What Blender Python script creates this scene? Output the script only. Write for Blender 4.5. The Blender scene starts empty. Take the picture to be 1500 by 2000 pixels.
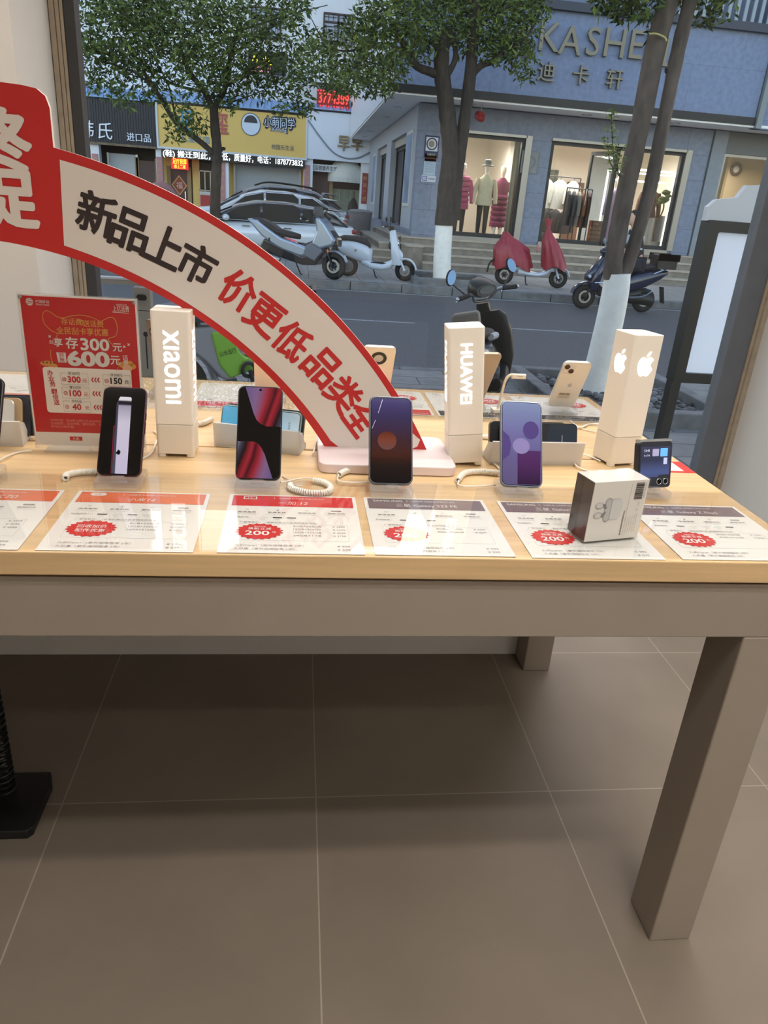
import bpy, math, random
from math import sin, cos, pi, radians, sqrt, atan2, hypot
from mathutils import Matrix, Vector
random.seed(7)
SC = bpy.context.scene
COL = SC.collection
V = Vector

# ------------------------------------------------------------------ camera
CAM_H, FPX = 1.32, 1417.43
YAW, PITCH, ROLL = radians(7.771), radians(23.092), radians(4.375)
_f = V((sin(YAW)*cos(PITCH), cos(YAW)*cos(PITCH), -sin(PITCH)))
_r = V((cos(YAW), -sin(YAW), 0)); _u = _r.cross(_f)
RT = _r*cos(ROLL) + _u*sin(ROLL); UP = -_r*sin(ROLL) + _u*cos(ROLL)
cam = bpy.data.cameras.new('camera'); cam_o = bpy.data.objects.new('camera', cam); COL.objects.link(cam_o)
cam.sensor_fit = 'HORIZONTAL'; cam.sensor_width = 36; cam.lens = 36*FPX/1500
cam.clip_start = 0.02; cam.clip_end = 300
m3 = Matrix((RT, UP, -_f)).transposed()
cam_o.matrix_world = Matrix.Translation((0, 0, CAM_H)) @ m3.to_4x4()
SC.camera = cam_o
# ------------------------------------------------------------------ world, exposure
SC.view_settings.view_transform = 'Standard'; SC.view_settings.look = 'None'
SC.view_settings.gamma = 1; SC.view_settings.use_curve_mapping = False
SC.view_settings.exposure = 0.0
wd = bpy.data.worlds.new('dusk_sky'); SC.world = wd; wd.use_nodes = True
wn = wd.node_tree.nodes; wl = wd.node_tree.links
sky = wn.new('ShaderNodeTexSky'); sky.sky_type = 'NISHITA'; sky.sun_disc = False
sky.sun_elevation = radians(14); sky.sun_rotation = radians(20); sky.dust_density = 1.5
wn['Background'].inputs['Strength'].default_value = SKY_STRENGTH = 0.60
tint = wn.new('ShaderNodeMix'); tint.data_type = 'RGBA'; tint.blend_type = 'MULTIPLY'; tint.inputs[0].default_value = 1; tint.inputs[7].default_value = (1.18, .985, .87, 1)
wl.new(sky.outputs[0], tint.inputs[6]); wl.new(tint.outputs[2], wn['Background'].inputs['Color'])
try:
    SC.cycles.max_bounces = 8; SC.cycles.transparent_max_bounces = 16; SC.cycles.diffuse_bounces = 3
    SC.cycles.glossy_bounces = 3; SC.cycles.caustics_reflective = False; SC.cycles.caustics_refractive = False
    SC.cycles.sample_clamp_indirect = 6
except Exception: pass
# ceiling panels of the shop (each lamp hangs in a fitting built further down)
PANELS = [(x, y) for y in (-5.2, -3.2, -1.35, -.18, .15, 1.5, 2.2) for x in (-1.5, .75)]
PANEL_W = {-5.2: 50, -3.2: 18, -1.35: 9, -.18: 7.5, .15: 8, 1.5: 10, 2.2: 10.5}
CEIL = 3.0
for i, (x, y) in enumerate(PANELS):
    ld = bpy.data.lights.new('ceiling_panel_lamp', 'AREA'); ld.shape = 'RECTANGLE'; ld.size = 1.3; ld.size_y = 0.10
    ld.energy = PANEL_W[y]*((.35 if x < 0 else 1.65) if y < 1 else 1.05); ld.color = (1.0, 0.975, 0.94); ld.spread = radians(125)
    lo = bpy.data.objects.new('ceiling_panel_lamp', ld); lo.location = (x, y, CEIL-.064); COL.objects.link(lo)
# window lamps of the clothes shop across the road
for (x, y, z, e, sx) in ((4.6, 21.3, 3.0, 95, 1.6), (7.9, 21.6, 3.0, 170, 3.0), (11.8, 21.6, 3.0, 60, 1.6)):
    ld = bpy.data.lights.new('shop_window_lamp', 'AREA'); ld.shape = 'RECTANGLE'; ld.size = sx; ld.size_y = 1.2
    ld.energy = e; ld.color = (1.0, 0.94, 0.87)
    lo = bpy.data.objects.new('shop_window_lamp', ld); lo.location = (x, y, z); COL.objects.link(lo)

# ------------------------------------------------------------------ helpers
def ray(px, py): return RT*((px-750)/FPX) - UP*((py-1000)/FPX) + _f
def at(px, py, Y): d = ray(px, py); return V((0, 0, CAM_H)) + d*(Y/d.y)       # picture point -> place at depth Y
def gz(px, py, z): d = ray(px, py); return V((0, 0, CAM_H)) + d*((z-CAM_H)/d.z)

MATS = {}
def srgb(r, g, b):
    return tuple(((c/255)/12.92 if c/255 < .04045 else ((c/255+.055)/1.055)**2.4) for c in (r, g, b)) + (1,)
def P(name, rgb, rough=.5, metal=0., spec=.5, emit=None, es=1., noise=0., nscale=8., coat=0., bump=0., stretch=None, alpha=1.):
    if name in MATS: return MATS[name]
    m = bpy.data.materials.new(name); m.use_nodes = True; MATS[name] = m
    n, l = m.node_tree.nodes, m.node_tree.links; b = n['Principled BSDF']
    c = srgb(*rgb)
    b.inputs['Base Color'].default_value = c; b.inputs['Roughness'].default_value = rough
    b.inputs['Metallic'].default_value = metal; b.inputs['Specular IOR Level'].default_value = spec
    if coat: b.inputs['Coat Weight'].default_value = coat; b.inputs['Coat Roughness'].default_value = .05
    if emit: b.inputs['Emission Color'].default_value = srgb(*emit); b.inputs['Emission Strength'].default_value = es
    if noise or bump:
        tc = n.new('ShaderNodeTexCoord'); mp = n.new('ShaderNodeMapping'); l.new(tc.outputs['Object'], mp.inputs[0])
        if stretch: mp.inputs['Scale'].default_value = stretch
        t = n.new('ShaderNodeTexNoise'); t.inputs['Scale'].default_value = nscale; t.inputs['Detail'].default_value = 4
        l.new(mp.outputs[0], t.inputs['Vector'])
        if noise:
            r = n.new('ShaderNodeValToRGB'); l.new(t.outputs['Fac'], r.inputs[0])
            r.color_ramp.elements[0].position = .3; r.color_ramp.elements[1].position = .7
            r.color_ramp.elements[0].color = tuple(max(0, k*(1-noise)) for k in c[:3])+(1,)
            r.color_ramp.elements[1].color = tuple(min(1, k*(1+noise)) for k in c[:3])+(1,)
            l.new(r.outputs[0], b.inputs['Base Color'])
        if bump:
            bp = n.new('ShaderNodeBump'); bp.inputs['Strength'].default_value = bump; bp.inputs['Distance'].default_value = .02
            l.new(t.outputs['Fac'], bp.inputs['Height']); l.new(bp.outputs[0], b.inputs['Normal'])
    return m
def glass(name, tint=(1, 1, 1), rough=0., diff=0., refl=1.0, ior=1.45):
    """thin clear sheet: see-through with fresnel mirror, optionally slightly milky"""
    if name in MATS: return MATS[name]
    m = bpy.data.materials.new(name); m.use_nodes = True; MATS[name] = m
    n, l = m.node_tree.nodes, m.node_tree.links; n.remove(n['Principled BSDF'])
    tr = n.new('ShaderNodeBsdfTransparent'); tr.inputs[0].default_value = tint+(1,)
    gl = n.new('ShaderNodeBsdfGlossy'); gl.inputs['Roughness'].default_value = rough
    fr = n.new('ShaderNodeFresnel'); ge = n.new('ShaderNodeNewGeometry'); io = n.new('ShaderNodeMapRange'); io.inputs[3].default_value = ior; io.inputs[4].default_value = 1/ior; l.new(ge.outputs['Backfacing'], io.inputs[0]); l.new(io.outputs[0], fr.inputs[0])
    mu = n.new('ShaderNodeMath'); mu.operation = 'MULTIPLY'; mu.inputs[1].default_value = refl; l.new(fr.outputs[0], mu.inputs[0])
    base = tr.outputs[0]
    if diff:
        df = n.new('ShaderNodeBsdfDiffuse'); df.inputs[0].default_value = (.85, .83, .8, 1)
        mx0 = n.new('ShaderNodeMixShader'); mx0.inputs[0].default_value = diff
        l.new(tr.outputs[0], mx0.inputs[1]); l.new(df.outputs[0], mx0.inputs[2]); base = mx0.outputs[0]
    mx = n.new('ShaderNodeMixShader'); l.new(mu.outputs[0], mx.inputs[0]); l.new(base, mx.inputs[1]); l.new(gl.outputs[0], mx.inputs[2])
    l.new(mx.outputs[0], n['Material Output'].inputs[0]); return m
def ramp(name, stops, rough=.15, emit=0., spec=.5):
    """colour running along the per-vertex value g (0..1)"""
    if name in MATS: return MATS[name]
    m = bpy.data.materials.new(name); m.use_nodes = True; MATS[name] = m
    n, l = m.node_tree.nodes, m.node_tree.links; b = n['Principled BSDF']
    a = n.new('ShaderNodeAttribute'); a.attribute_name = 'g'; r = n.new('ShaderNodeValToRGB'); l.new(a.outputs['Fac'], r.inputs[0])
    e = r.color_ramp.elements
    while len(e) < len(stops): e.new(.5)
    for k, (p, c) in enumerate(stops): e[k].position = p; e[k].color = srgb(*c)
    l.new(r.outputs[0], b.inputs['Base Color']); b.inputs['Roughness'].default_value = rough; b.inputs['Specular IOR Level'].default_value = spec
    if emit: l.new(r.outputs[0], b.inputs['Emission Color']); b.inputs['Emission Strength'].default_value = emit
    return m

_tc = {}
def text2d(s, bold=0., ext=0.):
    k = (s, bold, ext)
    if k not in _tc:
        c = bpy.data.curves.new('t', 'FONT'); c.body = s; c.resolution_u = 3; c.offset = bold; c.extrude = ext
        o = bpy.data.objects.new('t', c); COL.objects.link(o)
        dg = bpy.context.evaluated_depsgraph_get(); me = bpy.data.meshes.new_from_object(o.evaluated_get(dg))
        _tc[k] = ([v.co.copy() for v in me.vertices], [tuple(p.vertices) for p in me.polygons])
        bpy.data.objects.remove(o); bpy.data.curves.remove(c); bpy.data.meshes.remove(me)
    return _tc[k]

class MB:
    def __init__(s): s.v = []; s.f = []; s.mi = []; s.mats = []; s.cur = 0; s.sm = []; s.T = None; s.g = []; s.gf = None
    def m(s, mat):
        if mat not in s.mats: s.mats.append(mat)
        s.cur = s.mats.index(mat); return s
    def add(s, vs, fs, smooth=False):
        o = len(s.v)
        for p in vs:
            p = V(p); q = s.T @ p if s.T else p
            s.v.append(q); s.g.append(s.gf(p) if s.gf else 0.)
        for f in fs: s.f.append(tuple(i+o for i in f)); s.mi.append(s.cur); s.sm.append(smooth)
        return s
    def box(s, c, d, R=None):
        x, y, z = d[0]/2, d[1]/2, d[2]/2
        vs = [V((i, j, k)) for i in (-x, x) for j in (-y, y) for k in (-z, z)]
        if R: vs = [R @ p for p in vs]
        c = V(c); return s.add([p+c for p in vs], [(0, 1, 3, 2), (4, 6, 7, 5), (0, 4, 5, 1), (2, 3, 7, 6), (0, 2, 6, 4), (1, 5, 7, 3)])
    def bb(s, a, b): return s.box([(i+j)/2 for i, j in zip(a, b)], [abs(j-i) for i, j in zip(a, b)])
    def rbox(s, c, d, r, axis='z', n=5, R=None):
        """box with four rounded edges running along axis"""
        ax = 'xyz'.index(axis); a, b = [i for i in range(3) if i != ax]
        pl = rrect(d[a], d[b], r, n); h = d[ax]/2
        def mk(p, k):
            q = [0, 0, 0]; q[a], q[b], q[ax] = p[0], p[1], k; q = V(q); q = R @ q if R else q; return q+V(c)
        N = len(pl); vs = [mk(p, -h) for p in pl]+[mk(p, h) for p in pl]
        return s.add(vs, [tuple(range(N))[::-1], tuple(range(N, 2*N))]+[(i, (i+1) % N, (i+1) % N+N, i+N) for i in range(N)])
    def prism(s, poly, o, ux, uy, d):
        """polygon in the plane (o, ux, uy), pushed by vector d"""
        o, ux, uy, d = V(o), V(ux), V(uy), V(d); N = len(poly)
        vs = [o+ux*p[0]+uy*p[1] for p in poly]; vs += [p+d for p in vs]
        return s.add(vs, [tuple(range(N))[::-1], tuple(range(N, 2*N))]+[(i, (i+1) % N, (i+1) % N+N, i+N) for i in range(N)])
    def poly(s, pts): return s.add(pts, [tuple(range(len(pts)))])
    def flat(s, poly, o, ux, uy): o, ux, uy = V(o), V(ux), V(uy); return s.poly([o+ux*p[0]+uy*p[1] for p in poly])
    def ring(s, outer, inner, o, ux, uy, d):
        """band between two outlines with the same number of points, pushed by d"""
        o, ux, uy, d = V(o), V(ux), V(uy), V(d); N = len(outer)
        A = [o+ux*p[0]+uy*p[1] for p in outer]; B = [o+ux*p[0]+uy*p[1] for p in inner]
        vs = A+B+[p+d for p in A]+[p+d for p in B]; fs = []
        for i in range(N):
            j = (i+1) % N
            fs += [(i, j, N+j, N+i), (2*N+i, 3*N+i, 3*N+j, 2*N+j), (i, 2*N+i, 2*N+j, j), (N+i, N+j, 3*N+j, 3*N+i)]
        return s.add(vs, fs)
    def tube(s, pts, r, n=8, cap=True, closed=False):
        pts = [V(p) for p in pts]; N = len(pts); rr = r if isinstance(r, (list, tuple)) else [r]*N
        vs = []; pu = None
        for i, p in enumerate(pts):
            a = pts[(i-1) % N] if (closed or i > 0) else p; b = pts[(i+1) % N] if (closed or i < N-1) else p
            t = (b-a).normalized() if (b-a).length > 1e-9 else V((0, 0, 1))
            if pu is None: pu = t.orthogonal().normalized()
            pu = (pu-t*pu.dot(t)); pu = pu.normalized() if pu.length > 1e-6 else t.orthogonal().normalized()
            w = t.cross(pu)
            for k in range(n): th = 2*pi*k/n; vs.append(p+(pu*cos(th)+w*sin(th))*rr[i])
        fs = []
        for i in range(N if closed else N-1):
            j = (i+1) % N
            for k in range(n): fs.append((i*n+k, i*n+(k+1) % n, j*n+(k+1) % n, j*n+k))
        s.add(vs, fs, True)
        if cap and not closed:
            o = len(s.v)-len(vs)
            for base, rev in ((0, True), ((N-1)*n, False)):
                q = tuple(o+base+k for k in range(n)); s.f.append(q[::-1] if rev else q); s.mi.append(s.cur); s.sm.append(False)
        return s
    def loft(s, rings, cap=True, smooth=True):
        n = len(rings[0]); vs = [p for r in rings for p in r]; fs = []
        for i in range(len(rings)-1):
            for k in range(n): fs.append((i*n+k, i*n+(k+1) % n, (i+1)*n+(k+1) % n, (i+1)*n+k))
        s.add(vs, fs, smooth)
        if cap:
            o = len(s.v)-len(vs)
            for base, rev in ((0, True), ((len(rings)-1)*n, False)):
                q = tuple(o+base+k for k in range(n)); s.f.append(q[::-1] if rev else q); s.mi.append(s.cur); s.sm.append(False)
        return s
    def lathe(s, prof, c, ax=(0, 0, 1), n=24):
        ax = V(ax).normalized(); u = ax.orthogonal().normalized(); w = ax.cross(u); c = V(c)
        return s.loft([[c+ax*h+(u*cos(2*pi*k/n)+w*sin(2*pi*k/n))*max(r, 1e-4) for k in range(n)] for r, h in prof])
    def torus(s, c, ax, R, r, n=28, k=8, flatk=1.):
        ax = V(ax).normalized(); u = ax.orthogonal().normalized(); w = ax.cross(u); c = V(c); vs = []; fs = []
        for i in range(n):
            a = 2*pi*i/n; d = u*cos(a)+w*sin(a)
            for j in range(k): b = 2*pi*j/k; vs.append(c+d*(R+r*cos(b))+ax*(r*flatk*sin(b)))
        for i in range(n):
            for j in range(k): fs.append((i*k+j, ((i+1) % n)*k+j, ((i+1) % n)*k+(j+1) % k, i*k+(j+1) % k))
        return s.add(vs, fs, True)
    def ball(s, c, rad, n=14, m=8, R=None):
        c = V(c); rad = (rad,)*3 if not isinstance(rad, (tuple, list)) else rad; rings = []
        for i in range(m+1):
            a = -pi/2+pi*i/m; ring = []
            for k in range(n):
                p = V((cos(a)*cos(2*pi*k/n)*rad[0], cos(a)*sin(2*pi*k/n)*rad[1], sin(a)*rad[2])); p = R @ p if R else p; ring.append(c+p)
            rings.append(ring)
        return s.loft(rings, cap=False)
    def text(s, t, c, ux=(1, 0, 0), uy=(0, 1, 0), h=None, w=None, al='c', bold=0., shear=0., depth=0., rot=0.):
        c, ux, uy = V(c), V(ux).normalized(), V(uy).normalized()
        if rot: ux, uy = ux*cos(rot)+uy*sin(rot), uy*cos(rot)-ux*sin(rot)
        vs, fs = text2d(t, 0., .5 if depth else 0.)
        if not vs: return s
        x0, x1 = min(p.x for p in vs), max(p.x for p in vs); y0, y1 = min(p.y for p in vs), max(p.y for p in vs)
        kx = w/(x1-x0) if w else None; ky = h/(y1-y0) if h else None
        kx = kx or ky; ky = ky or kx
        ox = {'c': (x0+x1)/2, 'l': x0, 'r': x1}[al]; oy = (y0+y1)/2; nz = ux.cross(uy)
        if bold >= .03: sh = [(.55*bold*cos(pi*k/7), .55*bold*sin(pi*k/7)) for k in range(14)]
        elif bold: sh = [(.5*bold, 0), (-.5*bold, 0)]
        else: sh = [(0, 0)]
        for kk, (dx, dy) in enumerate(sh):                       # heavier strokes: the same outline laid down several times, slightly shifted
            s.add([c+ux*((p.x+dx-ox)*kx+shear*(p.y-oy)*ky)+uy*((p.y+dy-oy)*ky)+nz*(p.z*depth+.0004*ky*kk) for p in vs], fs)
        return s
    def build(s, name, parent=None, bevel=0., seg=2, sub=0, sharp=40, loc=None, rotz=0.):
        me = bpy.data.meshes.new(name); me.from_pydata([tuple(p) for p in s.v], [], s.f)
        for m in s.mats: me.materials.append(m)
        me.polygons.foreach_set('material_index', s.mi); me.polygons.foreach_set('use_smooth', s.sm)
        if any(s.g): a = me.attributes.new('g', 'FLOAT', 'POINT'); a.data.foreach_set('value', s.g)
        me.update()
        if any(s.sm): me.set_sharp_from_angle(angle=radians(sharp))
        o = bpy.data.objects.new(name, me); COL.objects.link(o)
        if parent: o.parent = parent
        if loc is not None: o.location = loc
        if rotz: o.rotation_euler.z = rotz
        if bevel:
            b = o.modifiers.new('b', 'BEVEL'); b.width = bevel; b.segments = seg; b.limit_method = 'ANGLE'; b.angle_limit = radians(40)
        if sub: u = o.modifiers.new('s', 'SUBSURF'); u.levels = u.render_levels = sub
        return o
def rrect(w, h, r, n=5, cx=0., cy=0.):
    out = []
    for sx, sy, a0 in ((1, -1, -90), (1, 1, 0), (-1, 1, 90), (-1, -1, 180)):
        for k in range(n+1):
            a = radians(a0+90*k/n); out.append((cx+sx*(w/2-r)+r*cos(a), cy+sy*(h/2-r)+r*sin(a)))
    return out
def circ(r, n=24, cx=0., cy=0., ry=None): return [(cx+r*cos(2*pi*k/n), cy+(ry or r)*sin(2*pi*k/n)) for k in range(n)]
def burst(r, n=22, k=.87, cx=0., cy=0., sy=1.):
    return [(cx+(r if i % 2 else r*k)*cos(pi*i/n), cy+sy*(r if i % 2 else r*k)*sin(pi*i/n)) for i in range(2*n)]
def oval(c, a, b, u, v, n=16, p=2.4):
    """one loft ring: superellipse round c with half sizes a along u, b along v"""
    c, u, v = V(c), V(u), V(v); out = []
    for k in range(n):
        t = 2*pi*k/n; x, y = cos(t), sin(t)
        out.append(c+u*(a*math.copysign(abs(x)**(2/p), x))+v*(b*math.copysign(abs(y)**(2/p), y)))
    return out
def tag(o, label=None, cat=None, group=None, kind=None):
    for k, x in (('label', label), ('category', cat), ('group', group), ('kind', kind)):
        if x: o[k] = x
    return o
def thing(name, label, cat, loc=(0, 0, 0), rotz=0., group=None):
    o = bpy.data.objects.new(name, None); COL.objects.link(o); o.location = loc; o.rotation_euler.z = rotz; o.empty_display_size = .1
    return tag(o, label, cat, group)
def struct(o): o['kind'] = 'structure'; return o
def bez(pts, n=12):
    """smooth curve through points (Catmull-Rom)"""
    pts = [V(p) for p in pts]; q = [pts[0]*2-pts[1]]+pts+[pts[-1]*2-pts[-2]]; out = []
    for i in range(1, len(q)-2):
        a, b, c, d = q[i-1], q[i], q[i+1], q[i+2]
        for k in range(n):
            t = k/n; out.append(.5*((2*b)+(c-a)*t+(2*a-5*b+4*c-d)*t*t+(3*b-a-3*c+d)*t**3))
    out.append(pts[-1]); return out
def coil_pts(path, R, turns, per=10):
    path = [V(p) for p in path]; L = [0.]
    for a, b in zip(path, path[1:]): L.append(L[-1]+(b-a).length)
    out = []; N = turns*per; j = 0; pu = None
    for i in range(N+1):
        d = L[-1]*i/N
        while j < len(path)-2 and L[j+1] < d: j += 1
        t = (d-L[j])/max(1e-9, L[j+1]-L[j]); p = path[j].lerp(path[j+1], t); tg = (path[j+1]-path[j]).normalized()
        if pu is None: pu = tg.orthogonal().normalized()
        pu = (pu-tg*pu.dot(tg)).normalized(); w = tg.cross(pu); a = 2*pi*i/per
        out.append(p+(pu*cos(a)+w*sin(a))*R)
    return out

# ------------------------------------------------------------------ shared materials
WHITE = P('white_print', (222, 218, 212), .6); BLACKP = P('black_print', (35, 30, 30), .6); REDP = P('red_print', (205, 42, 38), .5)
GREYP = P('grey_print', (150, 146, 142), .6); PALEP = P('pale_print', (196, 192, 186), .6)
PLASTIC_W = P('white_plastic', (228, 222, 212), .42, noise=.02, nscale=20); CABLE = P('white_cable', (236, 230, 218), .4)
BLACKPL = P('black_plastic', (24, 24, 26), .4, noise=.08, nscale=30); RUBBER = P('black_rubber', (22, 22, 23), .75, noise=.1, nscale=40)
CHROME = P('chrome', (205, 208, 214), .15, 1.); STEEL = P('steel', (150, 152, 156), .35, 1.)
DARKGLASS = P('dark_glass', (12, 14, 18), .12, 0, .12); GLASS = glass('window_glass', (.96, .98, .98), refl=.55)
ACRYL = glass('clear_acrylic', (.985, .985, .98), refl=.9); ACRYL_BLOCK = glass('acrylic_block', (.96, .96, .96), .03, .12, 1.0)
FROST = glass('frosted_acrylic', (.9, .88, .84), .3, .55, .6)
# ================================================================== THE SHOP ROOM
T = 0.855                       # table top height
def tile_floor():
    m = bpy.data.materials.new('floor_tiles'); m.use_nodes = True; n, l = m.node_tree.nodes, m.node_tree.links; b = n['Principled BSDF']
    tc = n.new('ShaderNodeTexCoord'); mp = n.new('ShaderNodeMapping'); mp.inputs['Location'].default_value = (-.07+5.8, -1.33+6, 0)
    l.new(tc.outputs['Object'], mp.inputs[0]); br = n.new('ShaderNodeTexBrick'); br.offset = 0; br.inputs['Scale'].default_value = 1
    br.inputs['Brick Width'].default_value = .58; br.inputs['Row Height'].default_value = .6; br.inputs['Mortar Size'].default_value = .0016
    br.inputs['Color1'].default_value = srgb(133, 120, 105); br.inputs['Color2'].default_value = srgb(129, 116, 102); br.inputs['Mortar'].default_value = srgb(166, 153, 136)
    l.new(mp.outputs[0], br.inputs['Vector'])
    ns = n.new('ShaderNodeTexNoise'); ns.inputs['Scale'].default_value = 3.5; ns.inputs['Detail'].default_value = 6; l.new(tc.outputs['Object'], ns.inputs['Vector'])
    mx = n.new('ShaderNodeMix'); mx.data_type = 'RGBA'; mx.blend_type = 'MULTIPLY'; mx.inputs[0].default_value = .35
    l.new(br.outputs['Color'], mx.inputs[6]); l.new(ns.outputs['Fac'], mx.inputs[7])
    hs = n.new('ShaderNodeHueSaturation'); hs.inputs['Value'].default_value = 1.22; l.new(mx.outputs[2], hs.inputs['Color'])
    l.new(hs.outputs[0], b.inputs['Base Color']); b.inputs['Roughness'].default_value = .42; b.inputs['Specular IOR Level'].default_value = .45
    return m
WALLM = P('wall_paint', (222, 218, 212), .75, noise=.015, nscale=5)
struct(MB().m(tile_floor()).bb((-4, -7, -.1), (1.98, 3.0, 0)).build('floor'))
struct(MB().m(P('ceiling_paint', (225, 222, 216), .85, noise=.01)).bb((-4.1, -7.1, CEIL), (2.12, 3.06, CEIL+.15)).build('ceiling'))
struct(MB().m(WALLM).bb((1.98, -7, 0), (2.12, 2.99, CEIL)).build('wall_right'))
struct(MB().m(WALLM).bb((-4.1, -7, 0), (-4, 2.6, CEIL)).build('wall_left'))
struct(MB().m(WALLM).bb((-4.1, -7.1, 0), (2.12, -7, CEIL)).build('wall_back'))
struct(MB().m(WALLM).bb((-4.1, 2.6, 0), (-.845, 3.06, CEIL)).build('wall_front'))
FRM = P('dark_frame', (108, 112, 120), .5, .0, noise=.06, nscale=12); BRASS = P('bronze_trim', (178, 164, 144), .5, .0, noise=.1, nscale=25)
win = thing('window_1', None, None); win['kind'] = 'structure'
MB().m(GLASS).bb((-.77, 3.012, .03), (1.85, 3.020, CEIL)).build('pane', win)
for x0, x1 in ((-.80, -.762), (1.847, 1.945)): MB().m(FRM if x0 > 0 else P('black_frame', (62, 62, 64), .5)).bb((x0, 2.985, 0), (x1, 3.05, CEIL)).build('frame_post', win, .003)
MB().m(FRM).bb((-.762, 2.99, -.02), (1.847, 3.045, .03)).build('sill_bar', win)
t1 = MB()
for k, (a, b_, y) in enumerate(((-.842, -.826, 2.972), (-.824, -.812, 2.978), (-.810, -.800, 2.982))): t1.m(BRASS).bb((a, y, 0), (b_, 3.03, CEIL))
struct(t1.build('trim_1'))
t1 = MB()
for a, b_, y in ((1.946, 1.957, 2.978), (1.959, 1.979, 2.968)): t1.m(BRASS).bb((a, y, 0), (b_, 3.03, CEIL))
struct(t1.build('trim_2'))
LAMPM = P('lamp_diffuser', (250, 245, 235), .5, emit=(255, 236, 210), es=.5)
for i, (x, y) in enumerate(PANELS):
    r = thing('ceiling_lamp', 'slim recessed linear ceiling lamp of the phone shop', 'ceiling light', (x, y, CEIL), 0, 'linear ceiling lamps')
    MB().m(PLASTIC_W).ring(rrect(1.40, .16, .01, 1), rrect(1.32, .11, .01, 1), (0, 0, 0), (1, 0, 0), (0, 1, 0), (0, 0, -.06)).build('frame', r)
    MB().m(LAMPM).bb((-.65, -.05, -.012), (.65, .05, -.004)).build('diffuser', r)

# ------------------------------------------------------------------ display table
def wood(name, rgb):
    m = P(name, rgb, .38, noise=.11, nscale=3.0, stretch=(1.2, 26, 26)); return m
OAK = wood('light_oak', (219, 184, 136))
TAUPE = P('taupe_lacquer', (154, 142, 129), .45, noise=.03, nscale=9); TAUPE2 = P('dark_recess', (58, 48, 44), .6)
table = thing('display_table', 'long light oak topped phone display table with taupe frame', 'table', (0, 0, 0))
TX0, TX1 = -2.0, .818
top = MB().m(OAK)
top.bb((TX0, .918, .819), (TX1, 1.383, T)).build('tabletop', table, .002)
MB().m(OAK).bb((TX0, 1.390, .819), (TX1, 1.935, T)).build('tabletop', table, .002)
MB().m(TAUPE2).bb((TX0+.012, .934, .812), (TX1-.012, 1.92, .819)).build('shadow_gap', table)
MB().m(TAUPE).bb((TX0, .926, .716), (TX1, .96, .813)).build('apron', table, .0015)
MB().m(TAUPE).bb((TX0, 1.89, .716), (TX1, 1.926, .813)).build('apron', table, .0015)
MB().m(TAUPE).bb((TX1-.03, .96, .716), (TX1, 1.89, .813)).build('apron', table, .0015)
MB().m(TAUPE).bb((TX0, .96, .716), (TX0+.03, 1.89, .813)).build('apron', table, .0015)
for x in (.727, TX0):
    for y in (.926, 1.832): MB().m(TAUPE).bb((x, y, 0), (x+.085, y+.094, .716)).build('leg', table, .003)
MB().m(P('plinth_white', (240, 237, 232), .5, noise=.02)).bb((TX0+.09, 1.925, 0), (.73, 1.945, .716)).build('modesty_panel', table)

# ------------------------------------------------------------------ acrylic cover sheets
ZP = T+.0008; ZA = T+.0022; ZS = ZA+.003          # papers lie on the wood, the clear sheets over them
for k, (y0, y1, lb) in enumerate(((.921, 1.205, 'clear acrylic sheet covering the price sheets along the front edge'), (1.63, 1.93, 'clear acrylic sheet covering the price sheets along the window side'))):
    tag(MB().m(ACRYL).bb((TX0+.02, y0, ZA), (TX1-.004, y1, ZS)).build('acrylic_sheet'), lb, 'acrylic sheet', 'clear table covers')

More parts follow.
